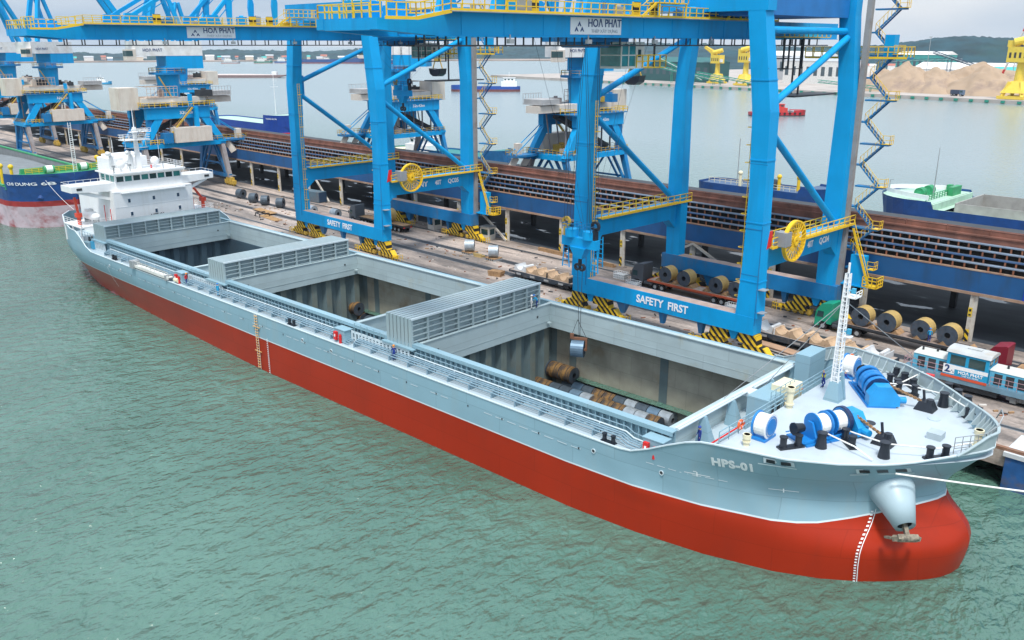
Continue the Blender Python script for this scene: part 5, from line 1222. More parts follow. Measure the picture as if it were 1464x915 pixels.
# ---------------------------------------------------------------- portal slewing cranes
PCREAM = mat('portal_cream', (.62, .56, .49), .7, var=.06, dirt=(.40, .28, .2), dirt_amt=.5, dirt_scale=.5, dirt_stretch=(1, 1, .2))
def portal(uc, vc, label, slew=0.0, far=False, arm=True):
    T = thing('portal_crane', label, 'portal crane', (uc, vc, ZQ), pi if far else 0, 'portal cranes with slewing jibs on the jetty', fr='Q')
    G = 10.5
    for sy in (-1, 1):
        m_ = M(); m_.beam((-8.6, sy * G, 2.6), (8.6, sy * G, 2.6), .8, .9); part('rail_beam', m_, BLUE2, T)
        for sx in (-1, 1):
            m_ = M(); m_.legsec([(sx * 8.2, sy * G, 2.2), (sx * 5.2, sy * G, 11.2)], [1.1, 1.5], [1.0, 1.1]); part('leg', m_, WEAR if sx > 0 else BLUE2, T)
            m_ = M(); m_.beam((sx * 7.6, sy * G - .3 * sy, 2.6), (sx * 2.0, sy * G - .3 * sy, 11.0), .55, .55); part('leg_brace', m_, BLUE2, T)
            m_ = M()
            for j in range(4): c = sx * 8.2 + (j - 1.5) * 1.3; m_.cyl((c, sy * G - .25, .42), (c, sy * G + .25, .42), .42, 10); m_.box(c - .45, c + .45, sy * G - .5, sy * G + .5, .5, 1.5)
            m_.box(sx * 8.2 - 1.6, sx * 8.2 + 1.6, sy * G - .4, sy * G + .4, 1.5, 2.2); part('bogie', m_, YELD, T)
            m_ = M(); m_.legsec([(sx * 5.6, sy * G, 11.6), (sx * 5.2, sy * (G - 4.6), 18.6)], [1.4, 1.5], [2.0, 2.2]); part('upper_leg', m_, BLUE, T)
        m_ = M(); m_.box(-6, 6, sy * G - .8, sy * G + .8, 10.9, 12.1); part('tie_beam', m_, BLUE, T)
    for sx in (-1, 1):
        m_ = M(); m_.box(sx * 5.6 - .7, sx * 5.6 + .7, -G + .8, G - .8, 10.95, 12.05); tb = part('tie_beam', m_, BLUE, T)
        m_ = M(); m_.rail([(sx * 6.4, -G, 12.1), (sx * 6.4, G, 12.1)], 1.1, 1.6, .09, 1); part('walkway_rail', m_, YELD, tb)
        m_ = M(); m_.box(sx * 5.3 - .8, sx * 5.3 + .8, -9.2, 7.6, 18.2, 20.9); tp = part('top_beam', m_, BLUE, T)
        m_ = M(); m_.box(sx * 5.3 - .5, sx * 5.3 + .5, -9.2, -7.9, 12.1, 18.2); part('corner_post', m_, BLUE2, T)
        s_ = sx if not far else sx
        lettering('32t-43m', 1.05, tp, (sx * 6.12, 1.5 * sx, 19.6), (0, sx, 0), (0, 0, 1), LTEXT, .02, 1.2, absolute=False)
    m_ = M(); m_.box(-6.6, 6.6, -10, 9, 20.95, 21.15); pf = part('platform', m_, BLUE2, T)
    m_ = M(); m_.rail([(6.5, -10, 21.15), (6.5, 9, 21.15), (-6.5, 9, 21.15), (-6.5, -10, 21.15), (6.5, -10, 21.15)], 1.2, 1.5, .1, 1); part('walkway_rail', m_, YEL, pf)
    m_ = M(); m_.box(-2, 2, -9.5, 16, 21.6, 23.2); m_.box(3.0, 4.6, -9.5, 7.5, 22.0, 23.4); parts_each('conveyor_casing', m_, PCREAM, T)
    m_ = M(); m_.box(-2.5, 3.4, -14.5, -9.6, 20.6, 26.0); part('hopper_house', m_, PCREAM, T)
    m_ = M()
    for a in range(9): m_.box(4.7, 4.8, -8 + a * 1.0, -7.92 + a * 1.0, 23.5, 26.2); m_.box(-2, 4.7, -8 + a * 1.0, -7.92 + a * 1.0, 26.1, 26.2)
    for z in (23.6, 24.6, 25.6, 26.1): m_.box(4.7, 4.8, -8, .1, z, z + .08)
    m_.box(-1.8, 4.5, -8, 0, 23.3, 23.6); part('motor_cage', m_, mat('cage_cream', (.55, .42, .33), .7), T)
    m_ = M(); m_.box(-2.5, 3.5, 9.5, 15.5, 23.4, 23.6)
    for a in range(8): m_.box(3.4, 3.5, 9.5 + a * .84, 9.58 + a * .84, 23.6, 25.8); 
    m_.box(3.4, 3.5, 9.5, 15.5, 25.7, 25.8); m_.box(-2.4, 3.2, 9.6, 15.4, 23.6, 24.6); part('motor_cage', m_, mat('cage_grey', (.36, .36, .36), .6), T)
    m_ = M(); m_.cyl((0, 0, 21.1), (0, 0, 29.0), 2.35, 20, 2.95); pl = part('pillar', m_, BLUE, T)
    m_ = M(); m_.box(6.0, 7.6, 3, 3.8, 12, 21); m_.box(5.4, 6.2, 2.2, 3.1, 20, 24.2); parts_each('stair_post', m_, BLUE, T)
    m_ = M(); m_.beam((6.9, -6, 12.2), (6.9, 2.6, 20.9), .6, .3); m_.beam((7.25, -6, 13.3), (7.25, 2.6, 22), .06); m_.beam((2.6, 0.5, 21.2), (2.6, -3.5, 28.5), .5, .2); part('stair_flight', m_, YELD, T)
    m_ = M(); m_.cyl((0, 0, 29.0), (0, 0, 29.5), 4.6, 22); dk = part('slew_platform', m_, BLUE2, T)
    m_ = M(); ring = [(4.5 * cos(2 * pi * i / 14), 4.5 * sin(2 * pi * i / 14), 29.5) for i in range(15)]; m_.rail(ring, 1.1, 2, .08, 1); part('slew_rail', m_, YELD, dk)
    # slewing house and jib, turned by slew
    R_ = Matrix.Rotation(slew, 3, 'Z')
    m_ = M(); m_.box(-3, 3, -1.2, 8.6, 30.4, 33.6); m_.cyl((0, 0, 29.5), (0, 0, 31.0), 2.7, 20); sh = part('slewing_house', m_.xf(lambda v: R_ @ v), BLUE, T)
    m_ = M(); m_.box(-3.05, 3.05, -8.8, 8.65, 33.6, 37.2); wb = part('machine_room', m_.xf(lambda v: R_ @ v), mat('machine_room_white', (.72, .72, .71), .5, dirt=(.5, .4, .3), dirt_amt=.4), T)
    for sd in (-1, 1):
        me_ = lettering('HO\u039b PH\u039bT', 1.0, wb, R_ @ Vector((sd * 3.06, -4.5, 35.0)), R_ @ Vector((0, sd, 0)), (0, 0, 1), NTEXT, .01, 1.0, absolute=False)
    m_ = M(); m_.box(1.0, 3.2, -11.2, -8.8, 32.6, 35.2); cb = part('operator_cab', m_.xf(lambda v: R_ @ v), PCREAM, T)
    m_ = M(); m_.box(1.2, 3.25, -11.25, -9.6, 33.6, 34.9); part('cab_window', m_.xf(lambda v: R_ @ v), GLASS, cb)
    m_ = M()
    for a in (-2.2, 2.2): m_.beam((a, -5, 37.2), (a * .6, -1, 52), 1.0, 1.3); m_.beam((a, 5, 37.2), (a * .6, 0, 52), .8, 1.0); m_.beam((a, -8, 37.4), (a * .7, -20, 56), .9, 1.2)
    part('jib_frame', m_.xf(lambda v: R_ @ v), BLUE, T)
    if arm:
        m_ = M(); m_.box(2.5, 6, G, G + 8, 11.6, 12.1); m_.beam((4, G, 11), (4, G + 8, 12.0), .5, .8); ar = part('loading_arm', m_, BLUE2, T)
        m_ = M(); m_.rail([(6, G, 12.1), (6, G + 8, 12.1), (2.5, G + 8, 12.1)], 1.2, 1.2, .09, 1); part('walkway_rail', m_, YELD, ar)
        m_ = M(); m_.box(4.2, 5.6, G + 4.4, G + 5.8, 12.1, 14.6); part('arm_cabin', m_, PCREAM, ar)
        for y in (2.0, 6.0):
            m_ = M(); m_.beam((4.5, G + y, 11.4), (5.6, G + y + 1.2, 8.6), 1.4, 1.4); part('chute', m_, PCREAM, ar)
        m_ = M(); m_.beam((4.8, G - 2, 18.5), (5.2, G + 7.5, 12.2), .16); m_.beam((3.4, G - 2, 18.5), (3.4, G + 7.5, 12.2), .16); parts_each('arm_stay', m_, BLUE, ar)
        m_ = M(); m_.rail([(7.1, -G + 1, 12.1), (7.1, -G + 9, 12.1)], 1.1, 1.2, .1, 1); part('walkway_rail', m_, YEL, tb)
    for sy in (-1, 1):
        m_ = M(); y = sy * (G - .1)
        for a, b in (((-5.6, 3.2), (0, 10.8)), ((5.6, 3.2), (0, 10.8)), ((-6.8, 5.6), (6.8, 5.6))): m_.beam((a[0], y, a[1]), (b[0], y, b[1]), .35, .45)
        part('lattice_brace', m_, BLUE2, T)
        m_ = M(); m_.rail([(-6, sy * (G + .7), 12.1), (6, sy * (G + .7), 12.1)], 1.1, 1.4, .09, 1); part('walkway_rail', m_, YELD, T)
    rn_ = random.Random(int(abs(uc)))
    for k in range(14):
        m_ = M(); x_, y_ = rn_.uniform(-5, 5.6), rn_.uniform(-8.6, 8); z_ = rn_.choice((12.1, 12.1, 21.15, 23.45)); a_, b_, c_ = rn_.uniform(.5, 1.6), rn_.uniform(.5, 1.8), rn_.uniform(.7, 1.9)
        m_.box(x_ - a_, x_ + a_, y_ - b_, y_ + b_, z_, z_ + c_); m_.cyl((x_, y_, z_ + c_), (x_, y_, z_ + c_ + .4), min(a_, b_) * .5, 8); part('machinery_box', m_, rn_.choice((PCREAM, BLUE2, WEAR, YELD, DARK)), T)
    m_ = M()
    for k in range(9): y = -8 + k * 2; m_.beam((2.0, y, 21.2), (2.0, y + 1, 23.4), .12); m_.beam((2.0, y + 1, 23.4), (2.0, y + 2, 21.2), .12)
    for k in range(6): y = -9 + k * 3.2; m_.beam((-2.2, y, 12.2), (-2.2, y, 20.9), .3); m_.beam((2.6, y, 12.2), (2.6, y + 1.6, 20.9), .25)
    part('conveyor_truss', m_, WEAR, T)
    m_ = M(); m_.beam((0, -10, 12.6), (0, 8, 20.6), 2.0, 1.0); part('inclined_belt', m_, DARK, T)
    m_ = M(); m_.box(5.3, 8.4, -3.2, 6.6, 12.3, 16.0)
    for k in range(9): m_.box(8.4, 8.46, -3.0 + k * 1.07, -2.9 + k * 1.07, 12.4, 15.9)
    part('motor_container', m_, PCREAM, T)
    m_ = M(); m_.box(5.2, 7.6, -6.0, -3.6, 12.2, 14.8); part('control_cabin', m_, BLUE2, T)
    return T
portal(-231, 101.8, 'blue portal crane with a white house behind the wheelhouse of the grey ship', 0.0)
portal(-322, 101.8, 'blue portal crane beyond the blue bow at the far left end of the jetty', 0.5)
portal(-366, 101.8, 'last blue portal crane cut off at the left edge of the picture', 0.2)
portal(-352, 160.5, 'blue portal crane standing behind the shed and half hidden by another crane', 0.4, True)
P3 = portal(-209, 160.5, 'blue portal crane seen through the legs of the second gantry crane with a black grab', 2.2, True)
P4 = portal(-140.5, 160.5, 'blue portal crane behind the left leg of the nearest gantry crane', pi, True)
# black clamshell grabs on the two portal cranes in the middle
for T, p in ((P3, (-6, -9, 29.5)), (P4, (-5, -14, 29.0))):
    x, y, z = p
    m_ = M(); 
    for s_ in (-1, 1): m_.prism([(x, z), (x + s_ * 2.6, z + .3), (x + s_ * 2.2, z - 1.2), (x + s_ * .9, z - 1.9), (x, z - 1.9)] if s_ > 0 else [(x, z - 1.9), (x - .9, z - 1.9), (x - 2.2, z - 1.2), (x - 2.6, z + .3), (x, z)], 'y', y - 1.2, y + 1.2)
    g = part('grab_bucket', m_, BLK, T)
    m_ = M()
    for s_ in (-1, 1): m_.beam((x + s_ * 2.2, y, z), (x + s_ * .4, y, z + 4.2), .22)
    m_.box(x - .8, x + .8, y - .6, y + .6, z + 2.2, z + 3.0); m_.box(x - .6, x + .6, y - .6, y + .6, z + 4, z + 4.8); m_.beam((x, y, z + 4.8), (x, y, z + 20), .08); part('grab_head', m_, YELD, g)
# ---------------------------------------------------------------- other ships
HWF = {}
def side_lettering(T, s, size, x, z, side=-1, bold=.03, sx=1.0, m=None):
    hw, zf = HWF[T.name]; me = text_mesh(s, size, .02, bold)
    for v in me.vertices:
        X_ = x - side * v.co.x * sx; Z_ = z + v.co.y; v.co = Vector((X_, side * (hw(X_, max(0, min(1, (Z_ + 1.5) / (zf + 1.5)))) + .12 + v.co.z), Z_))
    me.materials.clear(); me.materials.append(m or LTEXT); o = bpy.data.objects.new('lettering', me); COL.objects.link(o); o.parent = T
def small_ship(name, label, cat, loc, rz, L_, B, zd, zf, mats, fr='Q', house=None, hold=None, red_z=1.2, mast=True, group=None, full=1.0, fcl=.16, band=None):
    """hull with its bow at +x; loc is amidships on the waterline"""
    T = thing(name, label, cat, loc, rz, group, fr)
    hm, rm, dm = mats
    ts = [0, .4, 1, 2, 3.5, 5.5, 8, 11, 15]; sc = min(1.0, B / 16.0 * full)
    xs = [L_ / 2 - t * sc for t in ts] + [L_ / 2 - fcl * L_, L_ / 2 - fcl * L_ - .6, 0, -L_ * .3, -L_ * .42, -L_ * .47, -L_ * .5]
    xs = sorted(set(round(x, 2) for x in xs), reverse=True)
    def topz(x): return zf if x > L_ / 2 - fcl * L_ - .01 else zd
    def hw(x, f):
        t = (L_ / 2 - x) / sc - (1 - f) * 1.6 * full
        if t <= 0: return 0.02
        q = min(1, t / (9.5 + 4 * (1 - f))); b = B / 2 * sqrt(max(0, 1 - (1 - q) ** 2.1))
        s_ = max(0, (-x - L_ * .40) / (L_ * .10)); return max(.05, b * (1 - .28 * s_ * s_ - .25 * s_ * (1 - f)))
    h = M(); rows = []
    for side in (-1, 1):
        for x in xs:
            zt = topz(x)
            zl = [-1.5, 0, red_z * .80, red_z, red_z + (zt - red_z) * .35, red_z + (zt - red_z) * .7, zt]
            for z in zl: h.v.append((x, side * hw(x, max(0, min(1, (z + 1.5) / (zf + 1.5)))), z))
    nl, ns = 7, len(xs)
    for s_ in (0, 1):
        o_ = s_ * ns * nl
        for i in range(ns - 1):
            for k in range(nl - 1):
                a = o_ + i * nl + k; h.f.append([a, a + nl, a + nl + 1, a + 1] if s_ else [a, a + 1, a + nl + 1, a + nl]); h.m.append((2 if k == 2 and band else 1) if k < 3 else 0)
    for k in range(nl - 1): a = (ns - 1) * nl + k; b = a + ns * nl; h.f.append([a, a + 1, b + 1, b]); h.m.append(1 if k < 3 else 0)
    part('hull', h, [hm, rm, band or rm], T, smooth=False); HWF[T.name] = (hw, zf)
    d_ = M()
    for a, b in zip(xs[:-1], xs[1:]):
        za, zb = topz(a) - .5, topz(b) - .5
        z = min(za, zb); ha, hb = hw(a, 1) - .08, hw(b, 1) - .08
        if hold and hold[0] < (a + b) / 2 < hold[1]: 
            for s_ in (-1, 1): d_.add([(a, s_ * ha, z), (b, s_ * hb, z), (b, s_ * B * .36, z), (a, s_ * B * .36, z)], [(0, 1, 2, 3)])
        else: d_.add([(a, -ha, z), (b, -hb, z), (b, hb, z), (a, ha, z)], [(0, 1, 2, 3)])
    xf_ = L_ / 2 - fcl * L_; d_.box(xf_ - .5, xf_ - .1, -hw(xf_, 1) + .1, hw(xf_, 1) - .1, zd - .5, zf - .5)
    part('deck', d_, dm, T)
    if hold:
        c = M(); w_ = B * .36; x0, x1 = hold[:2]
        for s_ in (-1, 1): c.box(x0, x1, s_ * w_ - .12, s_ * w_ + .12, -.8, zd + 1.2)
        c.box(x0 - .2, x0 + .05, -w_, w_, -.8, zd + 1.2); c.box(x1 - .05, x1 + .2, -w_, w_, -.8, zd + 1.2); c.box(x0, x1, -w_, w_, -.9, -.7)
        part('hold', c, hold[2], T)
    if house:
        x0, x1, hh, wm = house; w_ = B * .36
        c = M(); c.box(x0, x1, -w_, w_, zd - .5, zd + hh * .55); c.box(x0 + .12 * (x1 - x0), x1 - .15 * (x1 - x0), -w_ * .8, w_ * .8, zd + hh * .55, zd + hh); c.box(x0 + .08 * (x1 - x0), x1 - .1 * (x1 - x0), -w_ * .9, w_ * .9, zd + hh, zd + hh + .15); hs = part('deckhouse', c, wm, T)
        xx = x1 - .15 * (x1 - x0)
        for k in range(4):
            y = -w_ * .6 + k * w_ * .4; g = M(); g.cbox((xx + .04, y, zd + hh * .8), (.05, w_ * .3, hh * .16)); part('window', g, GLASS, hs)
        for k in range(3):
            x = x0 + (x1 - x0) * (.3 + .22 * k)
            for s_ in (-1, 1): g = M(); g.cbox((x, s_ * (w_ * .8 + .03), zd + hh * .8), ((x1 - x0) * .12, .05, hh * .16)); part('window', g, GLASS, hs)
        if mast: g = M(); g.cyl(((x0 + x1) / 2, 0, zd + hh), ((x0 + x1) / 2, 0, zd + hh * 1.7), .1, 6); g.beam(((x0 + x1) / 2, -1, zd + hh * 1.5), ((x0 + x1) / 2, 1, zd + hh * 1.5), .1); part('mast', g, wm, hs)
    return T
SBLUE = mat('ship_blue', (0.010, 0.06, 0.22), .45, var=.12, dirt=(.02, .04, .09), dirt_amt=.5)
PINK = mat('worn_antifouling', (0.52, 0.42, 0.46), .7, var=.12, scale=.4, dirt=(.28, .025, .025), dirt_amt=.85, dirt_scale=.22, dirt_stretch=(1, 1, 1.4), dpos=(.47, .66))
GREEN = mat('deck_green', (0.03, 0.28, 0.11), .55, var=.15, dirt=(.2, .25, .22), dirt_amt=.4)
LGREEN = mat('pale_deck_green', (0.38, 0.55, 0.44), .6, var=.12)
CONC = mat('ore_cargo', (0.17, 0.19, 0.20), .9, var=.15, bump=.6, bscale=1.2)
# blue bow behind the stern of the grey ship
T2 = small_ship('cargo_ship', 'blue and worn pink bow of a bulk carrier moored behind the white wheelhouse', 'cargo ship', (-270.5, 80.3, 0), DEL, 122, 25, 9.3, 12.4, (SBLUE, PINK, GREEN), 'S', hold=(-40, 50, mat('hold_grey', (.22, .24, .25), .8)), red_z=6.2, full=1.05, fcl=.068, band=mat('boot_top_red', (.34, .03, .03), .6, var=.15))
m_ = M(); m_.sphere((8, 0, 8.2), 1, 24, 10, (41, 8.8, 2.4)); part('bulk_cargo', m_, CONC, T2, smooth=True)
side_lettering(T2, 'CHI DUNG 68', .95, 56.9, 10.2, -1, .015, 1.15)
m_ = M()
for x, y, z in ((54.0, -8.7, 8.6),): m_.cyl((56.5, -5.5, 9.8), (58.2, -7.0, 6.6), 1.6, 16, .7)
part('anchor_bolster', m_, SBLUE, T2)
m_ = M(); m_.hexa([(50.4, -9, 8.8), (52.4, -9, 8.8), (52.4, 9, 8.8), (50.4, 9, 8.8), (51.6, -8.6, 13), (52.4, -8.6, 13), (52.4, 8.6, 13), (51.6, 8.6, 13)]); part('breakwater', m_, GREEN, T2)
m_ = M()
for s_ in (-1, 1): m_.box(-40, 50, s_ * 9.15 - .35, s_ * 9.15 + .35, 10.4, 10.75); m_.box(-40, 50, s_ * 11.9 - .3, s_ * 11.9 + .3, 9.3, 9.6)
m_.box(49.8, 50.5, -9.1, 9.1, 10.4, 10.8)
parts_each('coaming_rim', m_, GREEN, T2)
m_ = M(); m_.rail([(53.4, -8, 11.9), (53.4, 8, 11.9)], 1.1, 1.4, .1, 2); part('guard_rail', m_, YEL, T2)
for y in (-4.5, 3):
    m_ = M(); m_.cyl((55, y, 12.8), (55, y + 2.2, 12.8), .8, 14); wn = part('winch', m_, GREEN, T2)
    m_ = M(); m_.cyl((55, y + .4, 12.8), (55, y + 1.8, 12.8), .85, 14); part('rope_wrap', m_, ROPE, wn)
for x, y in ((49.6, -9.8), (46.2, -11.0), (45, 11)):
    m_ = M(); m_.cyl((x, y, 9), (x, y, 13.2), .35, 10); m_.sphere((x, y, 13.4), .6, 10, 6); part('mushroom_vent', m_, YEL, T2)
m_ = M()
for s_ in (-.4, .4): m_.beam((56, 2 + s_, 11.9), (56.2, 2 + s_ * .7, 23), .12)
for k in range(22): m_.beam((56.1, 2 - .36, 12.4 + k * .47), (56.1, 2 + .36, 12.4 + k * .47), .09)
part('foremast', m_, WHITE, T2)
# ships on the far side of the jetty
T = small_ship('cargo_ship', 'white and green bow of a blue coaster with an empty hold behind the shed roof', 'cargo ship', (-41.0, 190.5, 0), pi, 74, 22, 9.0, 10.4, (SBLUE, RUSTM, LGREEN), hold=(-28, 20, mat('empty_hold_grey', (.33, .32, .30), .8, var=.15)), fcl=.18, red_z=.8)
_n0 = set(bpy.data.objects)
for x, y in ((25, -2.4), (25, 1.4)):
    m_ = M(); m_.cyl((x, y, 9.7), (x, y + 1.6, 9.7), 1.0, 14); m_.hexa([(x - .9, y - .3, 8.75), (x + .9, y - .3, 8.75), (x + .9, y + 1.9, 8.75), (x - .9, y + 1.9, 8.75), (x - .4, y, 10.1), (x + .4, y, 10.1), (x + .4, y + 1.6, 10.1), (x - .4, y + 1.6, 10.1)]); part('winch', m_, mat('winch_green', (.02, .25, .10), .5), T)
m_ = M(); m_.rail([(21.6, -7, 8.85), (21.6, 7, 8.85)], 1.2, 1.2, .12, 2); m_.box(20.4, 21.4, -6, -2, 8.75, 10.6); m_.box(22.5, 23.4, -7, -5.8, 8.8, 10.4); part('deck_gear', m_, GREEN, T)
m_ = M(); m_.loft([[(33 - t * 12, -7.6 * sqrt(t) * .98 * s_ - .1, z) for s_, z in ((1, 9.2), (1, 10.1), (.97, 10.1), (.97, 9.2))] for t in (0.01, .1, .3, .6, 1)]); m_.loft([[(33 - t * 12, 7.6 * sqrt(t) * .98 * s_ + .1, z) for s_, z in ((1, 9.2), (1, 10.1), (.97, 10.1), (.97, 9.2))] for t in (0.01, .1, .3, .6, 1)]); part('bulwark', m_, WHITE, T)
m_ = M(); m_.cyl((22.5, 2, 8.75), (22.5, 2, 19), .14, 6, .06); m_.cyl((32.6, 0, 9.3), (32.6, 0, 11.2), .08, 6); m_.beam((32.6, 0, 11.2), (31.6, .4, 11.4), .08); parts_each('mast', m_, GALV, T)
for o_ in set(bpy.data.objects) - _n0: o_.data.transform(Matrix.Translation((4.0, 0, 1.1)) @ Matrix.Diagonal((1, 1.2, 1, 1)))
T = small_ship('coaster', 'dark blue coaster with yellow posts behind the shed beside the right crane leg', 'ship', (-109, 194, 0), 0, 34, 10, 7.2, 8.4, (SBLUE, RUSTM, mat('deck_bluegrey', (.06, .11, .2), .6)), red_z=.6)
for x, y in ((-6, -2), (-1.5, 1), (4, -1), (8, 1)):
    m_ = M(); m_.cyl((x, y, 6.7), (x, y, 9.8), .4, 8); m_.sphere((x, y, 9.9), .6, 8, 6); part('vent_post', m_, CREAM if x < 0 else YEL, T)
m_ = M(); m_.sphere((1.5, 0, 8.0), 1.6, 10, 6, (1.6, 1, .7)); part('winch', m_, BLK, T); m_ = M(); m_.rail([(-14, -3.4, 7.2), (10, -3.9, 7.2)], 1.1, 1.6, .1, 1); part('guard_rail', m_, CREAM, T); m_ = M(); m_.cyl((-8, 0, 7), (-8, 0, 18), .1, 6); part('mast', m_, GALV, T)
small_ship('barge', 'small blue boat bow poking out behind the shed roof right of the middle stair tower', 'boat', (-222, 199, 0), 0, 36, 11, 5.4, 7.6, (mat('barge_blue', (.01, .11, .28), .5), RUSTM, mat('deck_teal', (.03, .2, .2), .7)), red_z=.6)
T = small_ship('coaster', 'blue bow of a coaster with a white mast beyond the shed at left', 'ship', (-387, 209, 0), 0, 70, 15, 6.4, 10.2, (mat('coaster_blue', (.008, .05, .30), .45), REDP, LGREEN), red_z=2.6)
side_lettering(T, 'TRUONG AN 06', .9, 29.0, 8.6, -1, .01, .9)
m_ = M(); m_.cyl((22, 0, 9), (22, 0, 28), .16, 6, .08); m_.beam((22, -2, 22), (22, 2, 22), .12); part('foremast', m_, WHITE, T)
small_ship('coaster', 'white wheelhouse of a small coaster beyond the shed left of the second gantry leg', 'ship', (-243, 197, 0), pi, 34, 9, 4.0, 5.0, (mat('coaster_green', (.05, .2, .18), .6), RUSTM, CREAM), house=(-4, 8, 5, WHITE), red_z=.6)
AX = atan2(.713, .701)
small_ship('coaster', 'blue coaster with a white wheelhouse under way behind the middle stair tower', 'ship', (-596, 553, 0), AX + pi, 62, 11, 4.4, 5.6, (mat('under_way_blue', (.01, .07, .33), .5), mat('brown_red', (.16, .05, .05), .6), GALV), house=(-28, -14, 7.5, WHITE), red_z=2.0)
T = small_ship('tugboat', 'red tugboat under way in mid channel behind the right gantry leg', 'tugboat', (-268, 483, 0), AX, 33, 9, 2.2, 3.4, (mat('tug_red', (.46, .02, .03), .45), DARK, GALV), house=(-7, 5, 4.5, mat('tug_red_house', (.55, .05, .04), .5)), red_z=.6, fcl=.25)
m_ = M()
for k in range(9): m_.cyl((-12 + 3 * k, -4.5, 1.6), (-12 + 3 * k, -4.8, 1.6), .7, 10)
parts_each('tyre_fender', m_, TYRE, T)
small_ship('tugboat', 'light blue and white workboat in the channel right of the far left cranes', 'boat', (-990, 364, 0), AX + .3, 20, 7, 2.0, 3.2, (mat('work_blue', (.02, .30, .55), .5), DARK, WHITE), house=(-5, 4, 5, WHITE), red_z=.4)
# wake of the moving coaster
for i, (cx, cy, L_, lab) in enumerate(((-1750, 1150, 150, 'long dark blue bulk ship far off at the left edge of the channel'), (-1560, 1200, 120, 'dark blue bulk ship with a white bridge far off left of the white machine house'))):
    small_ship('bulk_ship', lab, 'ship', (cx, cy, 0), AX + (0 if i == 0 else pi), L_, 22, 9, 12, (mat('far_navy', (.02, .07, .22), .6), mat('far_red', (.2, .06, .06), .6), GALV), house=(-L_ * .46, -L_ * .34, 16, WHITE) if i else None, red_z=2.5)
T = thing('log_barge', 'long low rusty barge lying far off at the left of the channel', 'barge', (-1080, 560, 0), AX, fr='Q')
m_ = M(); m_.box(-70, 60, -8, 8, -.5, 3.2); m_.hexa([(60, -8, .2), (68, -7, 1.6), (68, 7, 1.6), (60, 8, .2), (60, -8, 3.2), (68, -7, 3.2), (68, 7, 3.2), (60, 8, 3.2)]); part('hull', m_, mat('barge_rust', (.20, .14, .14), .8), T)
m_ = M(); m_.sphere((0, 0, 3.2), 1, 18, 6, (58, 6.4, 1.4)); part('cargo', m_, mat('barge_cargo', (.5, .44, .42), .9), T)
m_ = M(); m_.box(52, 58, -4, 4, 3.2, 7.5); part('deckhouse', m_, WHITE, T)

# ---------------------------------------------------------------- steel coils
def coil_mb(ro=.95, ri=.32, w_=1.35, axis=(1, 0, 0), n=22, z=None):
    m_ = M(); b = len(m_.f); m_.ring((0, 0, ro if z is None else z), axis, ro, ri, w_, n)
    m_.m = [0] * n + [1] * n + [2] * n + [1] * n; return m_
CO = {}
def coil(kind, label, loc, rz, fr, ro=.95, ri=.32, w_=1.35, group=None, strap=False):
    key = (kind, ro, ri, w_)
    mts = {'steel': [COILS, COILS, DARK], 'dark': [COILD, COILF, DARK], 'rust': [COILR, COILF, DARK], 'yellow': [COILY, COILF, DARK], 'blue': [mat('coil_blue_steel', (.16, .25, .34), .35, metal=.4, var=.2), mat('coil_blue_end', (.03, .06, .10), .5), DARK]}[kind]
    if key not in CO:
        o = solo('steel_coil', coil_mb(ro, ri, w_), mts, label, 'steel coil', loc, rz, group, fr); CO[key] = o.data
    else:
        o = bpy.data.objects.new('steel_coil', CO[key]); COL.objects.link(o); tag(o, label, 'steel coil', group)
        if fr == 'Q': o.location = q2w(*loc); o.rotation_euler = (0, 0, rz + DEL)
        else: o.location = loc; o.rotation_euler = (0, 0, rz)
    return o
ORD = ['first', 'second', 'third', 'fourth', 'fifth', 'sixth', 'seventh', 'eighth', 'ninth', 'tenth', 'eleventh', 'twelfth', 'thirteenth', 'fourteenth', 'fifteenth', 'sixteenth']
KW = {'steel': 'grey', 'dark': 'dark', 'rust': 'rusty brown', 'yellow': 'golden brown', 'blue': 'blue grey'}
FL = -2.2
row1 = ['dark', 'dark', 'rust', 'rust', 'dark', 'dark', 'blue', 'steel', 'rust', 'rust', 'rust', 'steel', 'steel', 'rust']
for i, k in enumerate(row1): coil(k, f'{KW[k]} coil, {ORD[len(row1) - 1 - i]} from right in the nearer row of the foremost hold', (-72.4 + 1.62 * i + .3, 78.15, FL), 0, 'S', w_=1.52, group='coils in the foremost hold')
row2 = ['dark', 'blue', 'dark', 'rust', 'rust', 'dark', 'steel', 'dark', 'blue', 'steel']
for i, k in enumerate(row2): coil(k, f'{KW[k]} coil, {ORD[len(row2) - 1 - i]} from right along the far wall of the foremost hold', (-65.6 + 1.62 * i + .3, 80.25, FL), 0, 'S', w_=1.52, group='coils in the foremost hold')
for i, k in enumerate(['rust', 'dark', 'rust', 'rust']): coil(k, f'{KW[k]} coil, {ORD[i]} from left of the four stacked highest in the foremost hold', (-71.0 + 1.9 * i, 80.0, FL + 1.7), 0, 'S', 1.05, .34, 1.78, group='coils in the foremost hold')
for i, (x, y, z, k) in enumerate(((-113.0, 80.0, FL, 'dark'), (-111.2, 80.0, FL, 'rust'), (-109.4, 80.0, FL, 'dark'), (-107.6, 80.0, FL, 'rust'), (-109.5, 79.0, FL + 1.9, 'rust'), (-107.6, 79.0, FL + 1.9, 'rust'), (-104.6, 79.6, FL, 'dark'), (-102.6, 79.6, FL, 'rust'), (-104.0, 77.4, FL, 'dark'))):
    coil(k, f'{KW[k]} coil, {ORD[i]} along the heap by the far wall of the middle hold', (x, y, z), 0, 'S', 1.05, .33, 1.7, group='coils in the middle hold')
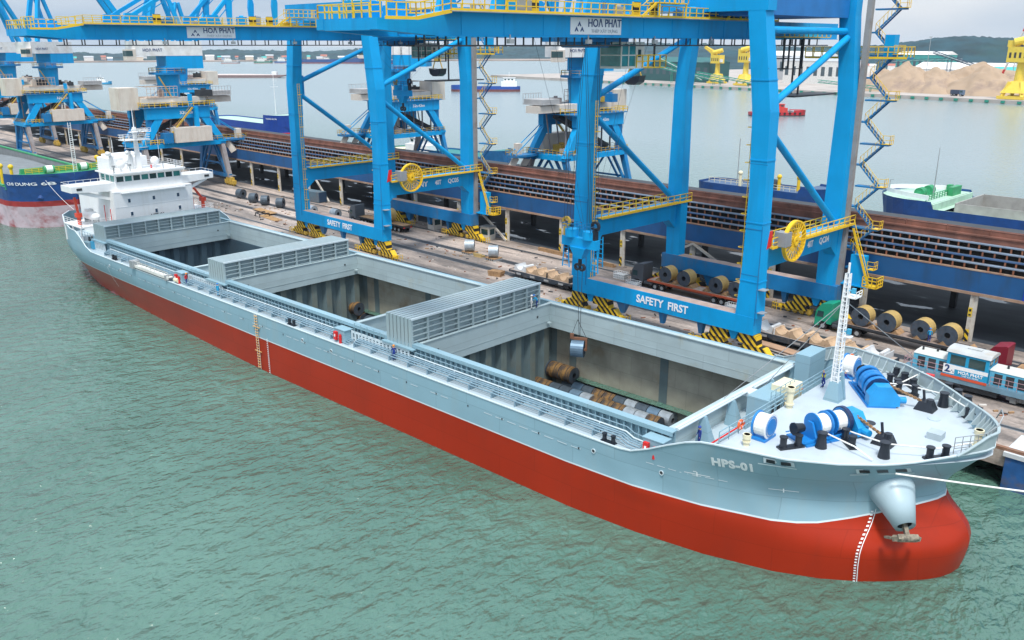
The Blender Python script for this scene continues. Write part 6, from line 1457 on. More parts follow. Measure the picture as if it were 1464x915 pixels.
# coil on the hook, with its lifting clamp
hk = q2w(-65.2, 75.2, 0)
HC = coil('blue', 'blue grey coil hanging from the crane hook over the foremost hold', (hk.x, hk.y, 4.25), radians(28), 'S', 1.05, .34, 1.55)
T = thing('coil_grab', 'rusty C shaped coil clamp on a wire holding the hanging coil', 'coil clamp', (hk.x, hk.y, 6.3), radians(28))
CLM = mat('clamp_rust', (.20, .09, .05), .8, var=.3)
m_ = M(); m_.box(-.35, .35, -.9, .9, .05, .5) if False else m_.box(-.75, 1.1, -.14, .14, .10, .38); m_.box(.88, 1.1, -.14, .14, -1.2, .10); m_.box(-.6, 1.1, -.12, .12, -1.2, -1.0); m_.box(-.95, -.55, -.2, .2, .2, .8); part('clamp_frame', m_, CLM, T)
m_ = M(); m_.beam((.1, 0, .5), (-.3, .1, 9.2), .05); m_.beam((.2, 0, .5), (.3, .1, 9.2), .05); m_.beam((-.75, 0, .75), (-.1, 0, 2.6), .05); m_.beam((1.0, 0, .35), (-.1, 0, 2.6), .05); part('sling', m_, DARK, T)
# coils on the quay, on timbers
for (u, v, ax, lab) in ((-201.5, 104.0, .25, 'dark coil lying on the quay furthest left behind the white wheelhouse'), (-193.4, 102.9, .62, 'dark ribbed coil on the quay, second of four left of the left crane leg'), (-188.4, 103.2, .75, 'dark coil on the quay, third of four left of the left crane leg'), (-182.8, 104.0, .68, 'dark coil on the quay nearest the left crane leg')):
    coil('dark', lab, (u, v, ZQ), ax, 'Q', 1.15, .4, 1.6, group='coils standing on the quay')
for (u, v, lab) in ((-171.0, 105.0, 'pale grey coil on the quay behind the left end of the second crane sill'), (-163.5, 106.3, 'pale grey coil on the quay behind the lettering of the second crane sill')):
    coil('steel', lab, (u, v, ZQ), .05, 'Q', .95, .35, 2.0, group='coils standing on the quay')
for (u, v, lab) in ((-116.6, 103.9, 'shiny coil on a striped pallet on open quay, left of two'), (-110.1, 103.7, 'shiny coil on a striped pallet on open quay, right of two')):
    coil('steel', lab, (u, v, ZQ + .5), .72, 'Q', 1.05, .4, 1.7, group='coils standing on the quay')
    T = thing('pallet', lab.replace('shiny coil on a striped pallet', 'black and white slatted pallet under a shiny coil'), 'pallet', (u, v, ZQ), 0, fr='Q')
    m_ = M(); m_.box(-1.2, 1.2, -1, 1, .32, .48); part('top_board', m_, WOOD, T)
    m_ = M()
    for k in range(5): m_.box(-1.2 + k * .55, -.98 + k * .55, -1.02, 1.0, 0, .32)
    parts_each('block', m_, GALV, T)

# ---------------------------------------------------------------- vehicles
def wheels(T, xs_, y, r=.52, w_=.38, name='wheel'):
    for x in xs_:
        for s_ in (-1, 1):
            m_ = M(); m_.cyl((x, s_ * y - w_ / 2, r), (x, s_ * y + w_ / 2, r), r, 16); wh = part(name, m_, TYRE, T)
            m_ = M(); m_.cyl((x, s_ * (y + w_ / 2), r), (x, s_ * (y + w_ / 2 + .03), r), r * .55, 12); part('rim', m_, GALV, wh)
def truck(label, loc, cabm, framem, tl=12.0, rz=0.0, deck_m=None, trailer=True):
    """tractor with its nose towards -x and a flat semi-trailer behind"""
    T = thing('articulated_truck', label, 'truck', loc, rz, fr='Q')
    m_ = M()
    prof = [(0, .45), (0, 1.5), (.12, 2.5), (.75, 3.45), (2.0, 3.75), (2.3, 3.7), (2.3, .9), (1.7, .9), (1.6, 1.15), (.75, 1.15), (.6, .45)]
    m_.prism([(x, z) for x, z in prof], 'y', -1.22, 1.22); cab = part('cab', m_, cabm, T)
    m_ = M(); m_.hexa([(-.02, -1.1, 1.6), (.02, -1.1, 1.6), (.02, 1.1, 1.6), (-.02, 1.1, 1.6), (.07, -1.08, 2.45), (.12, -1.08, 2.45), (.12, 1.08, 2.45), (.07, 1.08, 2.45)]); part('windscreen', m_, GLASS, cab)
    for s_ in (-1, 1):
        m_ = M(); m_.prism([(.22, 1.7), (1.2, 1.7), (1.2, 2.5), (.4, 2.5)], 'y', s_ * 1.235 - .015, s_ * 1.235 + .015); part('side_window', m_, GLASS, cab)
        m_ = M(); m_.box(.0, .12, s_ * 1.25 - .05 + s_ * .16, s_ * 1.25 + .05 + s_ * .16, 1.7, 2.4); part('wing_mirror', m_, BLK, cab)
        m_ = M(); m_.cbox((-.02, s_ * .85, .85), (.06, .4, .22)); part('headlight', m_, WHITE, cab)
    m_ = M(); m_.box(-.03, .01, -.9, .9, 1.0, 1.45); m_.box(-.06, .1, -1.2, 1.2, .42, .68); part('grille', m_, DARK, cab)
    m_ = M(); m_.box(1.0, 6.6, -.45, .45, .72, 1.0); m_.box(2.4, 3.2, -1.1, 1.1, .6, 1.2); m_.cyl((2.6, -1.15, .8), (4.2, -1.15, .8), .3, 10); part('chassis', m_, DARK, T)
    wheels(T, (1.2, 4.6, 5.9), .98)
    if trailer:
        x0 = 3.2
        m_ = M(); m_.box(x0, x0 + tl, -1.25, 1.25, 1.28, 1.45); dk = part('trailer_deck', m_, deck_m or WOOD, T)
        m_ = M()
        for s_ in (-1, 1): m_.box(x0, x0 + tl, s_ * 1.25 - .06, s_ * 1.25 + .06, 1.2, 1.5); m_.box(x0 + 2.8, x0 + tl - .4, s_ * .55 - .08, s_ * .55 + .08, .85, 1.28)
        m_.box(x0, x0 + .12, -1.25, 1.25, 1.2, 1.5); m_.box(x0 + tl - .12, x0 + tl, -1.25, 1.25, .9, 1.5); part('trailer_frame', m_, framem, T)
        m_ = M(); m_.cbox((x0 + tl + .02, -.9, 1.05), (.05, .4, .2)); m_.cbox((x0 + tl + .02, .9, 1.05), (.05, .4, .2)); parts_each('tail_light', m_, REDP, T)
        wheels(T, (x0 + tl - 4.0, x0 + tl - 2.7, x0 + tl - 1.4), .98)
    return T
def chocked(kind, label, u, v, z, grp, ro=1.05, w_=1.6):
    coil(kind, label, (u, v, z), pi / 2, 'Q', ro, .36, w_, group=grp)
VT = 108.9
truck('grey truck with an orange red flat trailer of coils behind the front crane sill', (-82.6, VT, ZQ), mat('truck_grey', (.075, .085, .10), .45, var=.1), mat('trailer_red', (.50, .09, .035), .6, dirt=RUST, dirt_amt=.5), 16.0, deck_m=mat('trailer_boards', (.40, .32, .26), .9, var=.25, scale=2))
for i, u in enumerate((-76.4, -73.0, -67.4, -64.1)): chocked('yellow', f'golden brown coil, {ORD[i]} from the left on the orange red trailer', u, VT, ZQ + 1.5, 'coils on trailers', 1.2, 1.75)
truck('green truck with a flat trailer of coils right of the front crane', (-51.6, VT, ZQ), mat('truck_green', (.012, .27, .16), .4, var=.06), DARK, 17.5, deck_m=mat('trailer_rust', (.25, .19, .16), .9, var=.3, scale=2))
for i, u in enumerate((-45.6, -42.2, -38.0, -34.8)): chocked('yellow', f'golden brown coil, {ORD[i]} from the left on the green truck trailer', u, VT, ZQ + 1.5, 'coils on trailers', 1.25, 1.75)
truck('dark grey truck with a black trailer and one coil behind the second crane leg', (-158.0, 107.4, ZQ), mat('truck_slate', (.10, .12, .14), .5, var=.1), DARK, 15.5)
chocked('yellow', 'golden brown coil alone on the dark trailer behind the second crane leg', -145.3, 107.4, ZQ + 1.5, 'coils on trailers', 1.35, 1.8)
truck('maroon truck cab behind the right end of the blue locomotive', (-29.6, 106.6, ZQ), mat('truck_maroon', (.20, .012, .025), .4, var=.06), DARK, 11)
# chocks and dunnage on the trailers
for (u0, lab) in ((-76.4, 'orange red trailer'), (-45.6, 'green truck trailer')):
    for j, du in enumerate((-1.3, 1.6, 4.6, 7.3, 10.4, 13.4)):
        solo('wooden_chock', M().prism([(-.55, 0), (.55, 0), (.0, .5)], 'y', -.9, .9), WOOD, f'rough timber chock, {ORD[j]} from the left on the {lab}', 'chock', (u0 + du, VT, ZQ + 1.46), 0, 'timber chocks', 'Q')
def flat_wagon(label, u, v, Ln, kinds):
    T = thing('flat_wagon', label, 'rail wagon', (u, v, ZQ), 0, 'flat wagons on the quay track', fr='Q')
    WB = mat('wagon_blue_black', (.022, .035, .05), .7, var=.3, dirt=(.16, .13, .11), dirt_amt=.5, dirt_scale=.8)
    m_ = M(); m_.box(0, Ln, -1.4, 1.4, 1.15, 1.3); part('deck', m_, mat('wagon_deck', (.33, .27, .23), .9, var=.25, scale=1.5), T)
    m_ = M()
    for s_ in (-1, 1): m_.prism([(0, 1.32), (Ln, 1.32), (Ln, .95), (Ln - 2.6, .95), (Ln - 3.6, .62), (3.6, .62), (2.6, .95), (0, .95)], 'y', s_ * 1.42 - .06, s_ * 1.42 + .06)
    m_.box(-.12, 0, -1.4, 1.4, .9, 1.36); m_.box(Ln, Ln + .12, -1.4, 1.4, .9, 1.36); m_.box(-.7, -.12, -.2, .2, .8, 1.05); m_.box(Ln + .12, Ln + .7, -.2, .2, .8, 1.05); part('frame', m_, WB, T)
    m_ = M()
    for k in range(4): m_.box(2.2 + k * (Ln - 4.4) / 3 - .5, 2.2 + k * (Ln - 4.4) / 3 + .5, -1.495, -1.485, .8, 1.1)
    parts_each('number_plate', m_, GALV, T)
    for xb in (2.3, Ln - 2.3):
        m_ = M()
        for dx in (-.85, .85):
            for s_ in (-1, 1): m_.cyl((xb + dx, s_ * .53 - .07, .44), (xb + dx, s_ * .53 + .07, .44), .44, 14)
        for s_ in (-1, 1): m_.box(xb - 1.3, xb + 1.3, s_ * .95 - .1, s_ * .95 + .1, .3, .75); m_.box(xb - .3, xb + .3, s_ * .95 - .2, s_ * .95 + .2, .2, .9)
        part('bogie', m_, DARK, T)
    n = len(kinds)
    for i, k in enumerate(kinds):
        x = .9 + (Ln - 1.8) * (i + .5) / n; m_ = M()
        cm = CRADLE if k == 'b' else CRADW
        h0 = .95 if i % 2 == 0 else .8
        arc = [(x + .82 * sin(t), 1.31 + h0 - (h0 - .16) * cos(t) ** 1.3) for t in [(-1 + k / 5) * pi / 2 for k in range(11)]]
        m_.prism([(x - 1.28, 1.31), (x - 1.12, 1.31 + h0 * .92)] + [(q, z) for q, z in arc] + [(x + 1.12, 1.31 + h0 * .92), (x + 1.28, 1.31)], 'y', -1.1, 1.1)
        cr = part('coil_cradle', m_, cm, T)
        if i % 2 == 0:
            m_ = M(); m_.box(x + 1.42, x + 1.5, -1.35, 1.35, 1.31, 2.1); part('end_board', m_, DARK if k == 'b' else CRADW, T)
    return T
flat_wagon('flat wagon with brown coil cradles behind the hatch covers on the open quay', -99.6, 98.75, 13.6, 'wbbbb')
flat_wagon('flat wagon with pale and brown coil cradles between the front crane and the bow', -55.4, 98.75, 18.2, 'wbbbbbw')
# locomotive
T = thing('locomotive', 'light blue diesel locomotive numbered 2 on the quay behind the bow', 'locomotive', (-35.6, 98.75, ZQ), 0, fr='Q')
LB = mat('loco_blue', (.10, .42, .60), .45, var=.08, dirt=(.25, .3, .3), dirt_amt=.4); LB2 = mat('loco_deep_blue', (.012, .30, .52), .4, var=.06); LPALE = mat('loco_roof', (.56, .58, .55), .6, var=.08, dirt=(.4, .33, .22), dirt_amt=.5); LDK = mat('loco_frame', (.14, .26, .34), .6, var=.2, dirt=(.12, .12, .12), dirt_amt=.6)
m_ = M(); m_.box(0, 16.4, -1.45, 1.45, 1.0, 1.55); m_.box(.1, 16.3, -1.4, 1.4, 1.55, 1.62); part('frame', m_, LDK, T)
def hood(x0, x1):
    m_ = M(); m_.box(x0, x1, -.98, .98, 1.62, 3.2); m_.prism([(-.98, 3.2), (.98, 3.2), (.85, 3.5), (-.85, 3.5)], 'x', x0, x1) if False else None; h = part('engine_hood', m_, LB, T)
    m_ = M(); m_.hexa([(x0 - .05, -1.03, 3.21), (x1, -1.03, 3.21), (x1, 1.03, 3.21), (x0 - .05, 1.03, 3.21), (x0 + .15, -.75, 3.55), (x1, -.75, 3.55), (x1, .75, 3.55), (x0 + .15, .75, 3.55)]); part('hood_roof', m_, LPALE, h)
    for s_ in (-1, 1):
        m_ = M(); n = int((x1 - x0) / 1.15)
        for k in range(n):
            if k % 2 == 0 or k == 1: a = x0 + .5 + k * 1.15; m_.box(a, a + .8, s_ * .985 - .012, s_ * .985 + .012, 1.75, 2.95)
        parts_each('louvre_door', m_, DARK, h)
    return h
hood(.9, 4.55); hood(8.9, 15.6)
m_ = M(); m_.box(4.6, 8.85, -1.4, 1.4, 1.62, 4.35); cb = part('cab', m_, LB2, T)
m_ = M(); m_.prism([(-1.5, 4.36), (1.5, 4.36), (1.25, 4.62), (.6, 4.78), (-.6, 4.78), (-1.25, 4.62)], 'x', 4.45, 9.0); m_.box(6.2, 7.6, -.4, .4, 4.78, 4.9); part('cab_roof', m_, mat('loco_cab_roof', (.44, .46, .46), .6, dirt=(.4, .3, .18), dirt_amt=.6), cb)
for s_ in (-1, 1):
    for a, b in ((4.95, 6.5), (6.85, 8.5)): m_ = M(); m_.box(a, b, s_ * 1.405 - .015, s_ * 1.405 + .015, 3.05, 4.1); part('cab_window', m_, GLASS, cb)
    m_ = M(); m_.box(4.4, 8.9, s_ * 1.47 - .02, s_ * 1.47 + .02, 2.55, 2.95); part('white_band', m_, WHITE, cb); m_ = M(); m_.box(4.2, 8.9, s_ * 1.47 - .02, s_ * 1.47 + .02, 1.5, 1.8); part('red_band', m_, mat('loco_red', (.6, .08, .03), .5), cb)
    m_ = M(); m_.box(4.4, 8.9, s_ * 1.46 - .02, s_ * 1.46 + .02, 1.8, 2.55); part('name_panel', m_, LB2, cb)
for x in (4.58, 8.87):
    for y in (-.75, .75): m_ = M(); m_.box(x - .015, x + .015, y - .4, y + .4, 3.6, 4.15); part('cab_window', m_, GLASS, cb)
m_ = M(); m_.box(4.35, 5.55, -1.505, -1.492, 1.95, 2.98); part('number_panel', m_, WHITE, cb)
lettering('2', 1.1, cb, (4.8, -1.506, 2.46), (1, 0, 0), (0, 0, 1), NTEXT, .03, absolute=False); part('emblem', logo(T, (0, 0, 0), .24).xf(lambda v: Vector((5.28 + v.y, -1.52 + v.x * .1, 2.28 + v.z))), NTEXT, cb)
lettering('HO\u039b PH\u039bT', .46, cb, (7.2, -1.485, 2.28), (1, 0, 0), (0, 0, 1), LTEXT, .01, 1.1, absolute=False); lettering('THÉP XÂY DỰNG', .2, cb, (7.2, -1.485, 1.95), (1, 0, 0), (0, 0, 1), LTEXT, 0, 1.1, absolute=False)
m_ = M(); PK = mat('loco_rail', (.42, .26, .28), .6)
for s_ in (-1, 1): m_.rail([(.1, s_ * 1.4, 1.62), (4.4, s_ * 1.4, 1.62)], 1.0, .9, .045, 1); m_.rail([(9.2, s_ * 1.4, 1.62), (16.2, s_ * 1.4, 1.62)], 1.0, .9, .045, 1)
m_.rail([(.1, -1.4, 1.62), (.1, 1.4, 1.62)], 1.0, .9, .045, 1); part('hand_rail', m_, PK, T)
for xb in (3.4, 12.8):
    m_ = M()
    for dx in (-1.2, 1.2):
        for s_ in (-1, 1): m_.cyl((xb + dx, s_ * .6 - .08, .5), (xb + dx, s_ * .6 + .08, .5), .5, 16)
    for s_ in (-1, 1):
        m_.box(xb - 1.9, xb + 1.9, s_ * 1.02 - .1, s_ * 1.02 + .1, .45, .95)
        for dx in (-1.2, 1.2): m_.box(xb + dx - .3, xb + dx + .3, s_ * 1.08 - .14, s_ * 1.08 + .14, .25, .85); m_.cyl((xb + dx * .45, s_ * 1.1, .5), (xb + dx * .45, s_ * 1.1, 1.0), .16, 8)
    part('bogie', m_, mat('bogie_grey', (.17, .18, .18), .7, var=.3, dirt=RUST, dirt_amt=.5), T)
m_ = M(); m_.box(6.2, 10, -1.2, 1.2, .35, 1.0); part('fuel_tank', m_, DARK, T)
for x, y in ((1.6, -.3), (3.0, .2), (10.4, -.2)): m_ = M(); m_.cyl((x, y, 3.5), (x, y, 3.9), .12, 8); part('exhaust', m_, DARK, T)

# ---------------------------------------------------------------- things on the quay
def hut(label, u, v, rz=0):
    T = thing('guard_booth', label, 'booth', (u, v, ZQ), rz, fr='Q'); m_ = M(); m_.box(-1.1, 1.1, -1, 1, 0, 2.45); b = part('wall', m_, mat('booth_cream', (.62, .59, .53), .6, dirt=(.4, .33, .25), dirt_amt=.5), T)
    m_ = M(); m_.box(-1.25, 1.25, -1.15, 1.15, 2.46, 2.6); part('roof', m_, GALV, T)
    for (x0, x1, y0, y1) in ((-.8, .8, -1.02, -.99), (1.09, 1.12, -.7, .7)): m_ = M(); m_.box(x0, x1, y0, y1, 1.0, 2.1); part('window', m_, GLASS, b)
hut('white guard booth beside the raking strut of the shed column', -123.6, 114.9, .15)
hut('white cabin standing between the trailer and the landside bogies of the second crane', -138.5, 113.8, -.1)
T = thing('shipping_container', 'grey blue container under the shed edge behind the second crane', 'container', (-184.5, 114.4, ZQ), 0.1, fr='Q')
m_ = M(); m_.box(-3, 3, -1.2, 1.2, .1, 2.6)
for k in range(20): m_.box(-2.9 + k * .3, -2.76 + k * .3, -1.24, 1.24, .2, 2.5)
part('body', m_, mat('container_blue', (.10, .16, .20), .7, dirt=RUST, dirt_amt=.6), T); m_ = M(); m_.box(3.0, 3.05, -1.1, 1.1, .2, 2.5); part('door', m_, mat('container_door', (.02, .05, .10), .6), T)
rnd = random.Random(5)
for i, (u, v, lab) in enumerate(((-86.2, 109.6, 'white wire crate behind the left end of the front crane sill'), (-81.2, 106.5, 'white wire crate beside the grey truck'), (-63.3, 106.6, 'white wire crate behind the right end of the front crane sill'))):
    T = thing('wire_crate', lab, 'crate', (u, v, ZQ), 0, 'wire crates behind the crane sill', fr='Q'); m_ = M()
    for k in range(7): m_.box(-1.1 + k * .36, -1.06 + k * .36, -.6, -.56, 0, 1.1); m_.box(-1.1 + k * .36, -1.06 + k * .36, .56, .6, 0, 1.1)
    for z in (0, .4, .75, 1.06): m_.box(-1.1, 1.1, -.6, -.55, z, z + .05); m_.box(-1.1, 1.1, .55, .6, z, z + .05); m_.box(-1.1, -1.05, -.6, .6, z, z + .05); m_.box(1.05, 1.1, -.6, .6, z, z + .05)
    part('frame', m_, WHITE, T); m_ = M(); m_.box(-1.0, 1.0, -.5, .5, .06, .7); part('load', m_, mat('crate_load', (.52, .53, .52), .7, var=.2), T)
def lumber(label, u, v, rz, n, L_=2.6, w_=.3, m=WOOD):
    T = thing('timber_stack', label, 'timber', (u, v, ZQ), rz, fr='Q')
    for k in range(n):
        m_ = M(); a = (k % 3) * (w_ + .06) - .4; z = (k // 3) * (w_ + .02); m_.box(-L_ / 2 + rnd.random() * .2, L_ / 2 - rnd.random() * .2, a, a + w_, z, z + w_); part('beam', m_, m, T)
lumber('brown timber beams stacked on the quay left of the near wagon', -101.6, 96.1, .25, 6, 2.6, .42)
lumber('long timber beams lying by the shed columns behind the open quay', -105.5, 114.9, -.03, 5, 8.5, .3)
lumber('short timber beams lying by the shed column behind the ladder', -93.2, 114.6, 0, 4, 3.4, .3)
lumber('yellow brown timbers on the quay right of the shiny coil', -113.6, 103.4, .1, 4, 2.2, .3, mat('yellow_timber', (.42, .30, .12), .9, var=.2))
T = thing('plate_stack', 'rusty steel plates with a black trestle on the quay left of the left crane leg', 'steel plates', (-176, 95.5, ZQ), -.12, fr='Q')
for k, (x, y, r) in enumerate(((-4, 2.2, .05), (3.0, 0.6, .02))):
    m_ = M(); m_.box(-4.2, 4.2, -1.0, 1.0, .02 + .3 * (1 - k), .10 + .3 * (1 - k)); m_.xf(lambda v: Matrix.Rotation(r, 3, 'Z') @ v + Vector((x, y, 0))); part('plate', m_, mat('plate_rust', (.34, .20, .085), .8, var=.25), T)
m_ = M()
for x in (-1, 1.4): m_.beam((x, -1.2, .8), (x, 1.0, .8), .2); m_.beam((x, -1.2, 0), (x, -1.2, .8), .15); m_.beam((x, 1, 0), (x, 1, .8), .15)
m_.beam((-1, -1.2, .8), (1.4, -1.2, .8), .2); part('trestle', m_, BLK, T)
T = thing('turnout_slab', 'curved brown steel ramp on the quay edge beside the near crane bogie', 'ramp', (-47, 94.0, ZQ), 0, fr='Q')
m_ = M(); ring = []
for k in range(13):
    t = k / 12; x = -8 + 17 * t; y = 1.9 - 3.9 * t * t; ring.append([(x, y, .1), (x + .2, y + 1.5, .1), (x + .2, y + 1.5, .22), (x, y, .22)])
m_.loft(ring); part('ramp_plate', m_, mat('ramp_brown', (.40, .25, .16), .85, var=.12), T)
for j in (0, 1):
    m_ = M(); m_.tube([(-8 + 17 * k / 12, 1.1 - j * .8 - 4.6 * (k / 12) ** 2, .12) for k in range(13)], .09, 5); part('check_rail', m_, DARK, T)
# step ladder stages near the shed columns
def step_ladder(label, u, v):
    T = thing('step_ladder', label, 'ladder', (u, v, ZQ), 0, 'blue access ladders by the shed columns', fr='Q'); m_ = M()
    for s_ in (-1, 1): m_.beam((s_ * .55, 0, 0), (s_ * .3, .2, 5.2), .14)
    part('side_rail', m_, BLUE, T); m_ = M()
    for k in range(6): m_.beam((-.52 + k * .03, .02 + k * .03, .7 + k * .8), (.52 - k * .03, .02 + k * .03, .7 + k * .8), .1)
    parts_each('rung', m_, BLUE, T)
step_ladder('blue step ladder standing left of the head block by the shed', -97.5, 114.4); step_ladder('blue step ladder standing right of the head block by the shed', -93.6, 113.2)
# quay bollards on the edge
for i in range(-1, 10):
    u = -14 - i * 15.5; m_ = M(); m_.cyl((0, 0, 0), (0, 0, .75), .28, 12); m_.cyl((0, 0, .75), (0, 0, .95), .42, 12); m_.box(-.55, .55, -.45, .45, -.0, .08)
    solo('quay_bollard', m_, DARK, 'squat black mooring bollard on the quay edge behind the ship', 'bollard', (u, 87.0, ZQ + .004), 0, 'bollards along the quay edge', 'Q')
# blue floating fender pontoon at the right
T = thing('fender_pontoon', 'weathered blue steel pontoon against the quay below the bow at the right edge', 'pontoon', (0, 85.2, 0), 0, fr='Q')
m_ = M(); m_.box(-20.7, 24, -.1, 5, -1.5, 3.3); part('body', m_, mat('pontoon_blue', (.012, .085, .26), .7, var=.3, scale=.6, dirt=(.13, .10, .08), dirt_amt=.7, dirt_scale=.5, dirt_stretch=(1, 1, 1.3)), T)
m_ = M(); m_.box(-20.9, 24, -.25, 5, 3.3, 3.72); part('coping', m_, mat('pontoon_coping', (.55, .58, .60), .8, var=.1), T)
# mooring ropes
def rope(label, pts, r=.06, sag=0.4, fr=None):
    a, b = Vector(pts[0]), Vector(pts[-1]); out = []
    for p, q in zip(pts[:-1], pts[1:]):
        p, q = Vector(p), Vector(q)
        for k in range(12): t = k / 12; out.append(p.lerp(q, t) - Vector((0, 0, sag * 4 * t * (1 - t) * (q - p).length / 30)))
    out.append(Vector(pts[-1])); base = out[0].copy()
    m_ = M(); m_.tube([p - base for p in out], r, 6); return solo('mooring_rope', m_, ROPE, label, 'rope', base, 0, 'mooring ropes', 'S')
rope('white mooring rope from the forward bow fairlead to the right edge of the picture', [(-19.3, 62.0, 9.75), (5.0, 86.8, 4.3)], .075, .12)
rope('white rope from the left winch drum across the near bollards', [(-25.2, 62.5, 11.1), (-22.5, 61.9, 10.95), (-20.9, 61.5, 10.5)], .06, .1)
rope('white rope from the right winch drum past the pedestal to the bow rail', [(-24.5, 64.1, 11.1), (-20.6, 63.3, 11.3), (-17.6, 65.3, 11.2), (-16.2, 68.8, 10.9)], .06, .15)
rope('white rope from the far winch to the far bow bollard', [(-25.9, 75.6, 11.3), (-24.0, 76.9, 11.2), (-20.7, 76.6, 11.3), (-17.8, 74.5, 11.2), (-16.2, 72.8, 10.8)], .06, .15)
rope('white rope from the covered winch up to the far bulwark', [(-25.0, 74.4, 11.2), (-24.8, 77.6, 11.0), (-24.0, 80.6, 11.4)], .06, .1)
rope('thin mooring rope from the blue bow behind to the wheelhouse wing side', [(-209.5, 71.5, 11.2), (-171, 62.5, 10.6)], .035, .3)
# lifebuoys
def buoy(label, loc, rz):
    T = thing('lifebuoy', label, 'lifebuoy', loc, rz); m_ = M(); m_.ring((0, 0, .45), (1, 0, 0), .42, .22, .16, 18); part('ring', m_, ORANGE, T)
    m_ = M()
    for a in (0, .5, 1, 1.5): m_.cbox((0, .32 * cos(a * pi + .7), .45 + .32 * sin(a * pi + .7)), (.18, .16, .16))
    parts_each('white_band', m_, WHITE, T)
buoy('orange lifebuoy on the near end of the forecastle rail', (-30.62, 59.3, ZF + .35), 0)
buoy('orange lifebuoy on the far end of the forecastle rail', (-30.62, 80.6, ZF + .35), 0)

# ---------------------------------------------------------------- people
def person(label, loc, rz, top, legs, hat=None, pose='stand', fr='S', vest=None, item=None):
    bm_pts = {'stand': dict(hip=(0, 0, .92), sp=(0, .01, 1.2), nk=(0, .0, 1.46), hd=(0, .03, 1.60), ht=(0, .03, 1.72), sh=.19, el=(.27, .02, 1.14), wr=(.28, .14, .9), kn=(.10, .03, .50), an=(.11, -.02, .09), to=(.12, .16, .04)),
              'lean': dict(hip=(0, -.05, .90), sp=(0, .10, 1.15), nk=(0, .24, 1.36), hd=(0, .32, 1.47), ht=(0, .36, 1.58), sh=.19, el=(.27, .34, 1.06), wr=(.2, .52, .98), kn=(.10, .06, .50), an=(.11, -.02, .09), to=(.12, .16, .04)),
              'walk': dict(hip=(0, 0, .9), sp=(0, .03, 1.2), nk=(0, .05, 1.45), hd=(0, .09, 1.59), ht=(0, .1, 1.71), sh=.19, el=(.26, -.05, 1.15), wr=(.25, .12, .95), kn=(.1, .12, .5), an=(.11, -.06, .10), to=(.12, .12, .04))}[pose]
    P = bm_pts; V = []; E = []; R = []
    def a(p, r): V.append(p); R.append(r); return len(V) - 1
    hip = a(P['hip'], .155); sp = a(P['sp'], .15); nk = a(P['nk'], .075); hd = a(P['hd'], .10); ht = a(P['ht'], .085); E += [(hip, sp), (sp, nk), (nk, hd), (hd, ht)]
    for s_ in (-1, 1):
        m = 1 if s_ > 0 else -1; k2 = 1 if (pose != 'walk' or s_ > 0) else -1
        sh = a((s_ * P['sh'], P['nk'][1], P['nk'][2] - .06), .075); el = a((s_ * P['el'][0], P['el'][1] * (k2 if pose == 'walk' else 1), P['el'][2]), .05); wr = a((s_ * P['wr'][0], P['wr'][1], P['wr'][2]), .038); ha = a((s_ * P['wr'][0], P['wr'][1] + .04, P['wr'][2] - .10), .045)
        th = a((s_ * .10, P['hip'][1], P['hip'][2] - .08), .105); kn = a((s_ * P['kn'][0], P['kn'][1] * k2, P['kn'][2]), .07); an = a((s_ * P['an'][0], P['an'][1] * (-3 if k2 < 0 else 1), P['an'][2]), .05); to = a((s_ * P['to'][0], P['to'][1] * (1 if k2 > 0 else 1.9), P['to'][2]), .045)
        E += [(nk, sh), (sh, el), (el, wr), (wr, ha), (hip, th), (th, kn), (kn, an), (an, to)]
    me = bpy.data.meshes.new('person'); me.from_pydata(V, E, []); o = bpy.data.objects.new('tmp_person', me); COL.objects.link(o)
    o.modifiers.new('s', 'SKIN'); sv = me.skin_vertices[0].data
    for i, r in enumerate(R): sv[i].radius = (r, r * .9)
    sv[0].use_root = True
    sd = o.modifiers.new('d', 'SUBSURF'); sd.levels = 1; sd.render_levels = 1
    dg = bpy.context.evaluated_depsgraph_get(); m2 = bpy.data.meshes.new_from_object(o.evaluated_get(dg)); bpy.data.objects.remove(o)
    for m_ in (top, legs, SKIN, BLK): m2.materials.append(m_)
    hz = P['hip'][2]
    for p in m2.polygons:
        c = p.center
        p.material_index = 3 if c.z < .13 else (1 if c.z < hz + .03 and abs(c.x) < .2 else (2 if c.z > P['nk'][2] + .03 and abs(c.x) < .14 else (2 if c.z < P['wr'][2] - .02 and abs(c.x) > .2 else 0)))
        p.use_smooth = True
    o = bpy.data.objects.new('person', m2); COL.objects.link(o)
    if fr == 'Q': o.location = q2w(*loc); o.rotation_euler = (0, 0, rz + DEL)
    else: o.location = loc; o.rotation_euler = (0, 0, rz)
    tag(o, label, 'person', 'workers on the ship and the quay'); ORG[o.name] = Vector(loc)
    hx, hy, hz2 = P['ht']
    if hat: h = M(); h.sphere((hx, hy, hz2 + .0), .135, 10, 6, (1, 1.1, .8)); h.cyl((hx, hy + .03, hz2 - .03), (hx, hy + .03, hz2), .16, 12); part('helmet', h, hat, o, smooth=True)
    if vest:
        h = M(); s0, s1 = P['sp'], P['nk']; h.loft([[(s0[0] + .20 * cos(t), s0[1] + .165 * sin(t), s0[2] - .14) for t in [2 * pi * i / 12 for i in range(12)]], [((s0[0] + s1[0]) / 2 + .22 * cos(t), (s0[1] + s1[1]) / 2 + .17 * sin(t), s1[2] - .12) for t in [2 * pi * i / 12 for i in range(12)]]], False); part('safety_vest', h, vest, o)
    return o
YV = mat('hivis_yellow', (.70, .62, .05), .7); WH = mat('helmet_white', (.8, .8, .8), .4); OH = mat('helmet_orange', (.8, .25, .02), .4); BH = mat('helmet_blue', (.02, .2, .6), .4); CY = mat('cyan_overall', (.01, .30, .55), .8); WT = mat('white_overall', (.72, .72, .70), .8)
